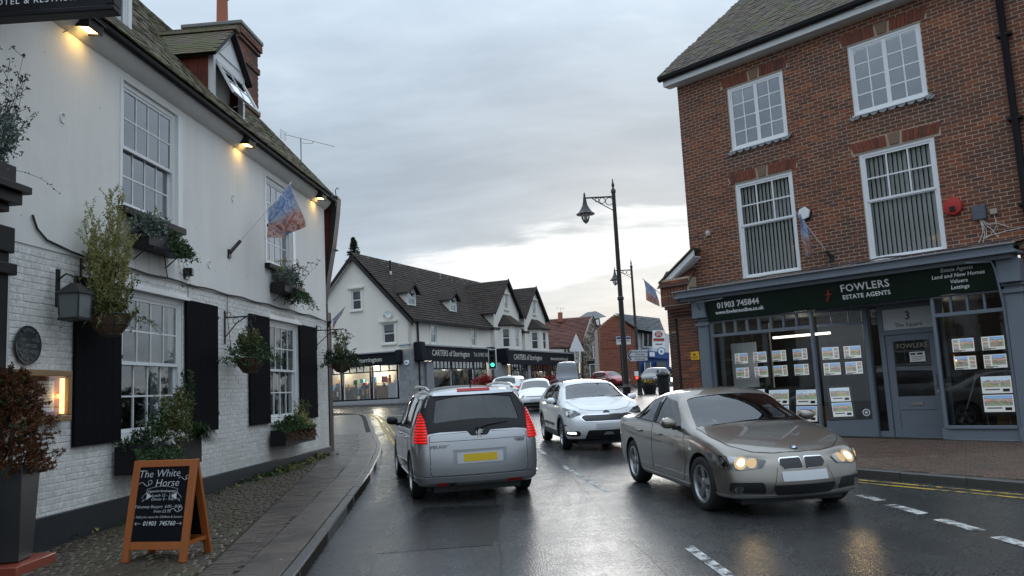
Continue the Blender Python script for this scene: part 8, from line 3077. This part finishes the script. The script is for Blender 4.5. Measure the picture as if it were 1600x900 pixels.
van,bv=make_car(VAN,'panel_van','dark grey high roofed panel van in the queue by the corner shops',car_frame(at(888,590,67).x,68.0,186.0))

RED=simple_spec(4.1,1.76,1.48,2.5,'paint_red')
red,bv=make_car(RED,'red_car','dark red car turning beyond the white crossover beside the lamp post',car_frame(at(953,598,72).x,72,150.0))
DRK=simple_spec(4.4,1.82,1.6,2.65,'paint_black')
DRK['parts']=[('number_plate',[(-0.26,0.5),(0.26,0.5),(0.26,0.6),(-0.26,0.6)],FRONT,'plate_white',0.014,0.01),('grille',[(-0.5,0.66),(0.5,0.66),(0.5,0.78),(-0.5,0.78)],FRONT,'mesh_grille',0.006,0.03)]
drk,bv=make_car(DRK,'parked_car','black car parked behind the flower tub near the post office',car_frame(at(1022,592,66).x,66,205.0))
for s in (1,-1):
 front_lamp(drk,bv,[(2.1,0.48,0.72),(1.9,0.75,0.72),(1.75,0.84,0.80),(1.75,0.82,0.88),(1.95,0.66,0.84),(2.1,0.48,0.80)],(0.8,0.6*s,0),s,'lamp_chrome')
# ================================================================== PLANTS
def trough(name,label,mx,x0,x1,d,h,mat='satin_black',group=None,bracket=True):
 t=thing(name,label,'window box',mx,group)
 m_=B(mat)
 m_.box(x0,x1,-d,-d+0.02,0,h).box(x0,x1,-0.02,0,0,h).box(x0,x0+0.02,-d+0.02,-0.02,0,h).box(x1-0.02,x1,-d+0.02,-0.02,0,h).box(x0+.02,x1-.02,-d+.02,-.02,0,0.02)
 m_.build('trough',None,t,bevel=0.006)
 B('soil').box(x0+0.02,x1-0.02,-d+0.02,-0.02,h-0.05,h-0.03).build('soil',None,t)
 if bracket:
  for x_ in (x0+0.15,x1-0.15):
   B('iron_black').tube([(x_,0.0,-0.16),(x_,-d*0.6,-0.015),(x_,-d,-0.015)],0.010,5).build('bracket',None,t)
 return t


def basket(name,label,mx,r,bracket_top,arm,group='hanging baskets along the pub wall'):
 """mx: frame on the wall; basket hangs arm metres out"""
 t=thing(name,label,'hanging basket',mx,group)
 c=B('coir').lathe([(0.02,-0.27),(r*0.45,-0.24),(r*0.8,-0.12),(r,0.0),(r*0.92,0.0),(r*0.7,-0.06)],18,T(0,-arm,0))
 c.build('liner',None,t,smooth=50)
 w_=B('iron_black')
 for rr,z_ in ((r*1.02,0.0),(r*0.83,-0.12),(r*0.48,-0.235)):
  w_.tube([(rr*math.cos(i/18*6.2832),-arm+rr*math.sin(i/18*6.2832),z_) for i in range(19)],0.006,4,cap=False)
 for i in range(8):
  a=i/8*6.2832
  w_.tube([(r*1.02*math.cos(a),-arm+r*1.02*math.sin(a),0),(r*.83*math.cos(a),-arm+r*.83*math.sin(a),-.12),(r*.48*math.cos(a),-arm+r*.48*math.sin(a),-.235)],0.004,4)
 w_.build('wire_frame',None,t)
 ch_=B('iron_black')
 for a in (0.5,2.6,4.7):
  ch_.tube([(r*math.cos(a),-arm+r*math.sin(a),0),(0,-arm,bracket_top-0.08)],0.005,4)
 ch_.build('chain',None,t)
 b_=B('iron_black').box(-0.015,0.015,-0.02,0,bracket_top-0.45,bracket_top+0.12).tube([(0,0,bracket_top),(0,-arm-0.08,bracket_top)],0.012,6).tube([(0,0,bracket_top-0.35),(0,-arm*0.5,bracket_top-0.1),(0,-arm*0.9,bracket_top)],0.010,6)
 for (cy,cz,cr) in ((-0.07,0.05,0.045),(-arm-0.06,-0.05,0.05),(-arm*0.45,-0.06,0.05)):
  b_.tube([(0,cy+cr*math.cos(i/12*6.0),bracket_top+cz+cr*math.sin(i/12*6.0)) for i in range(13)],0.007,4)
 b_.build('bracket',None,t)
 return t


def trails(mb,x0,x1,y,z,n,L_,r,mat,ls=0.05,nl=16,out=-0.3,down=-1.0):
 for i in range(n):
  sprig(mb,(r.uniform(x0,x1),y+r.uniform(-.04,.04),z),(r.uniform(-.4,.4),out,down*0.4+0.2),L_*r.uniform(.5,1.2),nl,ls,r,mat,curl=down,spread=0.8)


BX=PUB
# --- first hanging basket with the tall feathery plant
b1=basket('hanging_basket','hanging basket with a tall feathery plant beside the lantern',PUB @ T(0.62,0,2.93),0.26,0.60,0.38)
r1=random.Random(101)
def _p(mb):
 for i in range(26):
  a=r1.uniform(0,6.28)
  s_=r1.random() ** 0.7
  hgt=r1.uniform(0.85,1.5)*(1.05-0.35*s_)
  base=(0.12*math.cos(a)*s_,0.12*math.sin(a)*s_,0)
  path=sprig(mb,base,(0.30*s_*math.cos(a),0.30*s_*math.sin(a),1),hgt,70,0.055,r1,'leaf_yellow','leaf_yellow',curl=0.1,rs=0.005,wob=0.08,spread=0.7)
  for q in path[2:]:
   for j_ in range(3):
    sprig(mb,q,(r1.uniform(-.6,.6),r1.uniform(-.6,.6),0.9),r1.uniform(0.14,0.28),22,0.032,r1,'leaf_yellow','leaf_yellow',curl=0.1,rs=0.002,spread=0.8)
 for i in range(40):
  a=r1.uniform(0,6.28)
  sprig(mb,(0.1*math.cos(a),0.1*math.sin(a),0),(0.4*math.cos(a),0.4*math.sin(a),1),r1.uniform(0.3,0.65),16,0.06,r1,'leaf_gold','leaf_yellow',curl=-0.1,rs=0.003,wob=.12,spread=0.8)
plant('feathery_plant','tall feathery yellow green plant in the hanging basket by the lantern',PUB @ T(0.62,-0.38,2.90),_p)
def _p(mb):
 clump(mb,(0,0,0.04),(0.34,0.34,0.13),620,0.055,r1,'leaf_gold')
 for a in range(16):
  an=a/16*6.28
  sprig(mb,(0.3*math.cos(an),0.3*math.sin(an),0.0),(math.cos(an),math.sin(an),0.2),r1.uniform(0.2,0.5),18,0.04,r1,'leaf_gold',curl=-1.2,spread=0.8)
 clump(mb,(0.05,-0.15,0.14),(0.05,0.05,0.04),10,0.05,r1,'petal_yellow')
plant('variegated_ivy','cream edged ivy round the rim of the basket by the lantern',PUB @ T(0.62,-0.38,2.90),_p)

# --- second basket
basket('hanging_basket','hanging basket of bushy golden green shrubs between the ground floor windows',PUB @ T(4.68,0,2.54),0.25,0.72,0.44)
r1=random.Random(102)
def _p(mb):
 clump(mb,(0.02,0,0.10),(0.34,0.34,0.24),1100,0.06,r1,'leaf_mid')
 clump(mb,(-0.08,0,0.30),(0.20,0.20,0.20),420,0.055,r1,'leaf_gold')
 for i in range(10):
  sprig(mb,(r1.uniform(-.2,.2),r1.uniform(-.2,.2),.2),(r1.uniform(-.3,.3),r1.uniform(-.3,.3),1),r1.uniform(.2,.42),18,.05,r1,'leaf_gold',curl=0.1)
 for a in range(22):
  an=a/22*6.28
  sprig(mb,(0.28*math.cos(an),0.28*math.sin(an),0.03),(math.cos(an),math.sin(an),0.3),r1.uniform(0.25,0.5),18,0.05,r1,'leaf_mid',curl=-1.1,spread=0.8)
plant('basket_shrub','bushy golden green shrub in the middle hanging basket',PUB @ T(4.68,-0.44,2.52),_p)
# --- third basket
basket('hanging_basket','hanging basket at the far corner of the pub against the street',PUB @ T(9.60,0,2.62),0.26,0.75,0.58)
r1=random.Random(103)
def _p(mb):
 clump(mb,(0,0,0.06),(0.42,0.42,0.28),1200,0.07,r1,'leaf_dark')
 clump(mb,(-0.12,0.0,0.42),(0.2,0.2,0.36),500,0.06,r1,'leaf_gold')
 for a in range(20):
  an=a/20*6.28
  sprig(mb,(0.3*math.cos(an),0.3*math.sin(an),0.0),(math.cos(an),math.sin(an),0.1),r1.uniform(0.25,0.5),16,0.06,r1,'leaf_mid',curl=-1.1,spread=0.8)
plant('basket_shrub','dense dark shrub in the basket at the far pub corner',PUB @ T(9.60,-0.58,2.62) @ Matrix.Scale(0.92,4),_p)
def seedheads(mb,n,hgt,r,spread=0.5,ls=0.05):
 for i in range(n):
  a=r.uniform(0,6.28)
  s_=r.random()
  path=sprig(mb,(0,0,0),(spread*s_*math.cos(a),spread*s_*math.sin(a),1),hgt*r.uniform(.6,1.1),6,ls*.8,r,'leaf_seedhead','leaf_seedhead',curl=0.0,rs=0.004,wob=.15)
  for k_ in range(r.randint(2,4)):
   q=path[r.randint(2,5)]
   e=q+Vector((r.uniform(-.12,.12),r.uniform(-.12,.12),r.uniform(.03,.14)))
   mb.mat('leaf_seedhead').tube([q,e],0.003,4)
   clump(mb,e,(ls*.7,ls*.7,ls*.4),16,ls*.55,r,'leaf_seedhead',0.6,3)
  clump(mb,path[-1],(ls*.8,ls*.8,ls*.5),20,ls*.55,r,'leaf_seedhead',0.6,3)
def _p(mb):
 seedheads(mb,10,0.62,r1,0.55)
plant('seedhead_plant','bare stemmed plant with dark seed heads over the far corner basket',PUB @ T(9.75,-0.60,2.7),_p)

# --- upper window boxes
trough('window_box','black window box under the near upper window',PUB @ T(0,-0.02,3.98),1.62,2.78,0.30,0.20,group='window boxes on the pub')
r1=random.Random(104)
def _p(mb):
 clump(mb,(1.80,-0.18,0.26),(0.30,0.20,0.20),1000,0.06,r1,'leaf_silver')
 for i in range(40):
  sprig(mb,(r1.uniform(1.6,2.1),-0.2,0.2),(r1.uniform(-.6,.6),-.3,.8),r1.uniform(.15,.32),14,.055,r1,'leaf_silver','leaf_silver',curl=-.3)
plant('silver_shrub','silver grey lacy shrub at the left of the near upper window box',PUB @ T(0,-0.02,3.98),_p)
def _p(mb):
 trails(mb,2.1,2.8,-0.24,0.2,46,0.32,r1,'leaf_mid',0.055)
 clump(mb,(2.45,-0.17,0.22),(0.38,0.16,0.12),800,0.05,r1,'leaf_mid')
 for i in range(3):
  sprig(mb,(2.35+i*.14,-0.28,0.05),(0.1,-.2,-.6),0.55,18,0.045,r1,'leaf_dark',curl=-1.0)
plant('trailing_ivy','glossy green ivy spilling over the right of the near upper window box',PUB @ T(0,-0.02,3.98),_p)
def _p(mb):
 for i in range(26):
  sprig(mb,(r1.uniform(2.12,2.35),-.15,.2),(r1.uniform(-.3,.3),r1.uniform(-.2,.2),1),r1.uniform(.2,.36),24,.026,r1,'leaf_heather','leaf_heather',curl=0.0,spread=.5)
 for i in range(6):
  sprig(mb,(2.05,-.15,.2),(r1.uniform(-.2,.2),r1.uniform(-.2,.2),1),r1.uniform(.25,.42),14,.06,r1,'leaf_yellow','leaf_yellow',curl=0.1)
plant('red_heather','dark red heather with a yellow sprig standing in the near upper box',PUB @ T(0,-0.02,3.98),_p)
trough('window_box','dark window box under the far upper window',PUB @ T(0,-0.02,3.94),6.75,7.95,0.30,0.20,group='window boxes on the pub')
r1=random.Random(105)
def _p(mb):
 clump(mb,(7.15,-0.18,0.30),(0.42,0.22,0.22),900,0.065,r1,'leaf_silver')
 clump(mb,(7.55,-0.18,0.12),(0.42,0.22,0.26),800,0.065,r1,'leaf_dark')
 trails(mb,7.2,8.1,-0.24,0.15,40,0.45,r1,'leaf_mid',0.06)
 for i in range(5):
  sprig(mb,(6.95+r1.uniform(-.1,.1),-.15,.2),(0,0,1),.5,22,.06,r1,'leaf_yellow','leaf_yellow',curl=0.1)
plant('box_shrub','silvery and green shrub filling the far upper window box',PUB @ T(0,-0.02,3.94),_p)
def _p(mb):
 seedheads(mb,12,0.70,r1,0.7)
plant('seedhead_plant','dark seed heads on thin stems above the far upper window box',PUB @ T(7.75,-0.2,4.1),_p)

# --- lower window boxes
trough('window_box','large black window box behind the chalkboard',PUB @ T(0,-0.05,0.96),1.30,3.05,0.32,0.36,'black_paint','window boxes on the pub',False)
r1=random.Random(106)
def _p(mb):
 clump(mb,(2.42,-0.2,0.55),(0.34,0.2,0.32),1600,0.05,r1,'leaf_gold')
 clump(mb,(2.62,-0.2,0.85),(0.18,0.14,0.28),800,0.045,r1,'leaf_gold')
 for i in range(26):
  sprig(mb,(r1.uniform(2.1,2.75),-.2,.5),(r1.uniform(-.3,.3),r1.uniform(-.25,.2),1),r1.uniform(.3,.62),22,.05,r1,'leaf_gold','leaf_mid',curl=0.05)
plant('golden_shrub','variegated golden shrub in the window box behind the chalkboard',PUB @ T(0,-0.05,0.96),_p)
def _p(mb):
 trails(mb,1.22,2.2,-0.28,0.33,60,0.34,r1,'leaf_mid',0.05)
 clump(mb,(1.6,-0.2,0.38),(0.42,0.2,0.16),1000,0.045,r1,'leaf_dark')
 clump(mb,(1.95,-0.3,0.36),(0.26,0.1,0.16),150,0.030,r1,'petal_white')
 for i in range(14):
  sprig(mb,(r1.uniform(1.8,2.1),-.18,.38),(r1.uniform(-.25,.25),r1.uniform(-.2,.2),1),r1.uniform(.25,.48),16,.075,r1,'leaf_mid',curl=0.0)
plant('white_flowered_ivy','dark ivy with tiny white flowers at the left of the large window box',PUB @ T(0,-0.05,0.96),_p)
def _p(mb):
 for i in range(4):
  sprig(mb,(3.0+r1.uniform(-.05,.05),-.15,.35),(r1.uniform(-.1,.15),0,1),r1.uniform(.8,1.1),90,.06,r1,'leaf_mid',curl=0.05,rs=.006,wob=.06,spread=.7)
 mb.mat('leaf_mid')
 for i in range(170):
  a=r1.uniform(-1.8,1.2)
  b_=Vector((2.98+r1.uniform(-.08,.08),-.22+r1.uniform(-.06,.06),.36))
  d_=Vector((math.cos(a)*.6+.2,-abs(r1.gauss(0,.6)),r1.uniform(.5,1.2))).normalized()
  L_=r1.uniform(.3,.55)
  p1,p2=b_+d_*L_*.5,b_+Vector((d_.x,d_.y,d_.z*.2-.45))*L_
  s_=Vector((d_.y,-d_.x,0)).normalized()*.006
  mb.add([b_-s_,b_+s_,p1+s_,p1-s_,p2],[(0,1,2,3),(3,2,4)])
plant('grass_clump','tall spiky stem and arching grass at the right of the large window box',PUB @ T(0,-0.05,0.96),_p)
trough('window_box','weathered black window box under the further ground floor window',PUB @ T(0,-0.05,0.93),6.55,8.35,0.30,0.30,'black_paint','window boxes on the pub',False)
r1=random.Random(107)
def _p(mb):
 clump(mb,(7.1,-0.18,0.38),(0.62,0.2,0.18),1000,0.06,r1,'leaf_mid')
 clump(mb,(7.85,-0.18,0.42),(0.42,0.2,0.2),800,0.055,r1,'leaf_yellow')
 for i in range(18):
  sprig(mb,(r1.uniform(7.5,8.25),-.16,.35),(r1.uniform(-.2,.2),0,1),r1.uniform(.3,.62),22,.06,r1,'leaf_gold',curl=0.05)
 trails(mb,6.6,8.2,-0.26,0.3,50,0.28,r1,'leaf_brown',0.05)
 trails(mb,6.6,8.2,-0.22,0.32,40,0.25,r1,'leaf_mid',0.06,out=-.2,down=-.4)
plant('box_plants','low green and yellow plants in the weathered far window box',PUB @ T(0,-0.05,0.93),_p)

# --- sedum on the door canopy
r1=random.Random(108)
pot=thing('canopy_planter','dark trough on top of the door canopy at the left edge','planter',PUB @ T(-1.5,-0.12,4.10))
B('satin_black').box(-0.6,0.45,-0.25,0,0,0.22).build('trough',None,pot,bevel=0.008)
def _p(mb):
 clump(mb,(0.25,-0.14,0.5),(0.32,0.2,0.32),1300,0.05,r1,'leaf_silver')
 for i in range(16):
  sprig(mb,(0.3,-.14,.2),(r1.uniform(-.3,.6),r1.uniform(-.3,.3),1),r1.uniform(.4,.8),30,.045,r1,'leaf_silver','leaf_silver',curl=0.0)
 sprig(mb,(0.5,-.2,.2),(.5,-.3,.1),.5,10,.04,r1,'leaf_dark',curl=-1.0)
plant('silver_shrub','grey leaved bush on the door canopy at the left edge',PUB @ T(-1.5,-0.12,4.10),_p)
def _p(mb):
 seedheads(mb,16,1.15,r1,0.45,0.05)
 for i in range(5):
  mb2=None
plant('seedhead_plant','dark seed heads rising from the grey bush on the door canopy',PUB @ T(-1.15,-0.26,4.35),_p)

# --- conifer in the tall planter at the bottom left
px0,py0=-5.08,8.15
pl_=thing('brick_plinth','low red brick plinth under the tall planter','plinth',ground_frame(px0,py0,0,0.12))
plain('red_quarry',(0.26,0.06,0.035),0.35,var=0.2,scale=9)
B('red_quarry').box(-0.9,0.27,-0.30,0.36,-0.05,0.09).build('slab',None,pl_,bevel=0.012)
tp=thing('tall_planter','tall square dark grey planter holding the brown conifer','planter',ground_frame(px0,py0,R(8),0.22))
plain('planter_grey',(0.030,0.030,0.032),0.4,var=0.25,scale=3,bmp=0.1)
a,b,h_=0.155,0.205,0.92
B('planter_grey').add([(-a,-a,0),(a,-a,0),(a,a,0),(-a,a,0),(-b,-b,h_),(b,-b,h_),(b,b,h_),(-b,b,h_),(-b+.03,-b+.03,h_),(b-.03,-b+.03,h_),(b-.03,b-.03,h_),(-b+.03,b-.03,h_),(-b+.04,-b+.04,h_-.08),(b-.04,-b+.04,h_-.08),(b-.04,b-.04,h_-.08),(-b+.04,b-.04,h_-.08)],[(0,3,2,1),(0,1,5,4),(1,2,6,5),(2,3,7,6),(3,0,4,7),(4,5,9,8),(5,6,10,9),(6,7,11,10),(7,4,8,11),(8,9,13,12),(9,10,14,13),(10,11,15,14),(11,8,12,15),(12,13,14,15)]).build('pot',None,tp,bevel=0.006)
r1=random.Random(109)
def _p(mb):
 mb.mat('bark').tube([(0,0,0),(0.02,0,0.5),(0,0,0.95)],0.025,6,0.01)
 for i in range(900):
  z_=r1.random() ** 0.9*1.0-0.04
  wd=0.42*(1-(max(0,z_)/1.02) ** 2.2)+0.06
  wd *= 0.75+0.35*math.sin(z_*9+1)**2
  a=r1.uniform(0,6.28)
  s_=r1.uniform(0.25,1.0)
  p_=(wd*s_*math.cos(a)*.8,wd*s_*math.sin(a)*.8,z_)
  sprig(mb,p_,(math.cos(a)*.9,math.sin(a)*.9,r1.uniform(-.3,.8)),r1.uniform(0.08,0.15),40,0.030,r1,'leaf_brown' if r1.random()>.06 else 'leaf_mid','leaf_brown',curl=0.15,rs=0.003,spread=0.7)
plant('brown_conifer','dying rust brown conifer in the tall planter by the menu case',ground_frame(px0,py0,0,0.22) @ T(0,0,0.86),_p,'shrub')

# --- weeds along the foot of the pub wall
r1=random.Random(110)
mb=MB()
for i in range(90):
 x_=r1.choice((r1.uniform(5.5,9.6),r1.uniform(0.5,9.8)))
 q=PUB @ Vector((x_,-r1.uniform(0.05,0.22)*(1.6 if x_>6 else 1),0))
 z_=gz(q.x,q.y)+0.12
 clump(mb,(q.x,q.y,z_+0.02),(0.12,0.10,0.05),24,0.05,r1,r1.choice(('leaf_mid','leaf_yellow','leaf_mid')),0.5)
tag(mb.build('wall_foot_weeds',None,None,fix=False),'small green weeds and moss along the foot of the pub wall','weeds',kind='stuff')
# dead leaves and wet litter on the paving
mb=MB()
for i in range(420):
 if i % 3 == 0:
  x_,y_=fw(r1.uniform(-4,4),-r1.uniform(0.25,3.5))
  z_=gz(x_,y_)+0.126
  mt=r1.choice(('leaf_brown','leaf_seedhead','mortar_pale'))
 else:
  y_=r1.uniform(7,22)
  x_=r1.uniform(wall_x(y_)+.05,xk(LK,y_))
  z_=gz(x_,y_)+0.127
  mt=r1.choice(('leaf_brown','leaf_seedhead','leaf_yellow','leaf_gold'))
 mb.mat(mt)
 a=r1.uniform(0,6.28)
 s_=r1.uniform(.012,.03)
 leaf(mb,Vector((x_,y_,z_)),Vector((math.cos(a),math.sin(a),r1.uniform(0,.2))),Vector((0,0,1)),s_*1.4,s_,.1)
tag(mb.build('fallen_leaves',None,None,fix=False),'scattered small fallen leaves and scraps on the wet paving','leaves',kind='stuff')


# --- conifer tree behind the corner shop
def conifer(name,label,x,y,top,w,seed,z0=None):
 r_=random.Random(seed)
 z0=gz(x,y) if z0 is None else z0
 t=thing(name,label,'tree',T(x,y,z0))
 H_=top-z0
 B('bark').tube([(0,0,0),(0.05,0,H_*.5),(0,0,H_*.97)],0.22,8,0.03).build('trunk',None,t)
 lm=B('bark')
 mb_=MB()
 for i in range(300):
  f_=r_.random() ** .55
  z_=H_*(0.25+0.75*f_)
  L_=w*(1-f_) ** .8*r_.uniform(.5,1.15)+0.04
  a=r_.uniform(0,6.28)
  d_=Vector((math.cos(a),math.sin(a),r_.uniform(-.25,.35)))
  e=Vector((0,0,z_))+d_*L_
  lm.mat('bark').tube([(0,0,z_),e],0.03,4,0.008)
  for k_ in range(6):
   q=Vector((0,0,z_)).lerp(e,0.1+k_*.18)
   sz_=0.06+0.16*(1-f_)
   clump(mb_,q,(sz_,sz_,sz_*.7),14,0.13,r_,'leaf_conifer',0.1,4)
 lm.build('limbs',None,t)
 mb_.build('crown',None,t,fix=False)


q=at(552,372,76)
conifer('conifer_tree','dark pointed conifer rising behind the cream gable',q.x,76,q.z,3.0,5)

rt=random.Random(77)
mb=MB()
for i in range(230):
 x_=rt.uniform(-120,120)
 y_=150+rt.uniform(-8,8)
 h_=rt.uniform(1.5,3.2)
 clump(mb,(x_,y_,gz(x_,y_)+h_*0.6),(3.0,2.0,h_),60,0.9,rt,rt.choice(('leaf_dark','leaf_mid','leaf_conifer')),0.2)
tag(mb.build('far_hedgerow',None,None,fix=False),'dark far hedgerow closing the view behind the houses','hedge',kind='stuff')
# ================================================================== DRIVER
SALM=car_frame(2.86,11.62,171.0)
def driver(mx,label,clothes='dark_clothes'):
 t=thing('person',label,'person',mx)
 J,E_,Rd=[],[],[]
 def add(p,r_,par=None):
  J.append(p)
  Rd.append(r_)
  if par is not None:
   E_.append((par,len(J)-1))
  return len(J)-1
 y=-0.37
 pel=add((-0.28,y,0.60),0.15)
 ab=add((-0.33,y,0.76),0.13,pel)
 chs=add((-0.39,y,0.95),0.15,ab)
 nk=add((-0.39,y,1.10),0.055,chs)
 hd0=add((-0.37,y,1.16),0.075,nk)
 hd1=add((-0.36,y,1.235),0.092,hd0)
 hd2=add((-0.37,y,1.30),0.068,hd1)
 hands=[]
 for s in (1,-1):
  sh=add((-0.38,y+s*0.17,1.01),0.062,chs)
  elb=add((-0.17,y+s*0.25,0.84),0.045,sh)
  wr=add((0.155,y+s*0.175,0.965),0.026,elb)
  pm=add((0.215,y+s*0.165,0.985),0.030,wr)
  for k_,(dy,L_) in enumerate(((0.028,.055),(0.010,.065),(-0.008,.062),(-0.026,.05))):
   f1=add((0.265,y+s*(0.165+dy),0.995-k_*.004),0.0095,pm)
   f2=add((0.290,y+s*(0.165+dy),0.975-k_*.006),0.0085,f1)
   add((0.275,y+s*(0.165+dy),0.952-k_*.006),0.008,f2)
  th=add((0.225,y+s*0.125,0.99),0.011,pm)
  add((0.26,y+s*0.115,0.998),0.009,th)
  hp=add((-0.18,y+s*0.10,0.56),0.09,pel)
  kn_=add((0.26,y+s*0.14,0.66),0.065,hp)
  add((0.52,y+s*0.13,0.36),0.045,kn_)
 me=bpy.data.meshes.new('body')
 me.from_pydata(J,E_,[])
 o=bpy.data.objects.new('body',me)
 o.modifiers.new('skin','SKIN')
 lay=me.skin_vertices[0].data if me.skin_vertices else None
 if lay is None:
  bm=bmesh.new()
  bm.from_mesh(me)
  bm.verts.layers.skin.verify()
  bm.to_mesh(me)
  bm.free()
  lay=me.skin_vertices[0].data
 for i,r_ in enumerate(Rd):
  lay[i].radius=(r_,r_)
 lay[0].use_root=True
 sb_=o.modifiers.new('s','SUBSURF')
 sb_.levels=sb_.render_levels=2
 body=evaluated([o])
 body.materials.clear()
 body.materials.append(M(clothes))
 body.materials.append(M('skin'))
 for p in body.polygons:
  c=p.center
  p.material_index=1 if (c.z>1.095 or c.x>0.165 and c.z>0.9) else 0
 body.shade_smooth()
 link('body',body,t)
 hb=B('hair_brown').lathe([(0.093,-0.01),(0.098,0.03),(0.085,0.075),(0.04,0.105),(0.0,0.112)],18,T(-0.385,y,1.235) @ Matrix.Rotation(R(-14),4,'Y'))
 hb.build('hair',None,t,smooth=60)
 fc_=B('skin').prism([(-0.275,y-0.012,1.225),(-0.275,y+0.012,1.225),(-0.255,y,1.215),],(0.0,0,0.045))
 for s in (1,-1):
  fc_.lathe([(0.012,-.03),(0.014,0),(0.008,0.03)],8,T(-0.375,y+s*0.092,1.225))
 fc_.build('nose_and_ears',None,t,smooth=60)
 ey=B('hair_brown')
 for s in (1,-1):
  ey.lathe([(0.011,0),(0.0,0.004)],8,T(-0.280,y+s*0.032,1.245) @ Matrix.Rotation(R(90),4,'Y'))
 ey.box(-0.279,-0.274,y-0.022,y+0.022,1.186,1.192)
 ey.build('eyes_and_mouth',None,t)
 return t


driver(SALM,'driver in dark clothes holding the steering wheel of the bronze saloon')
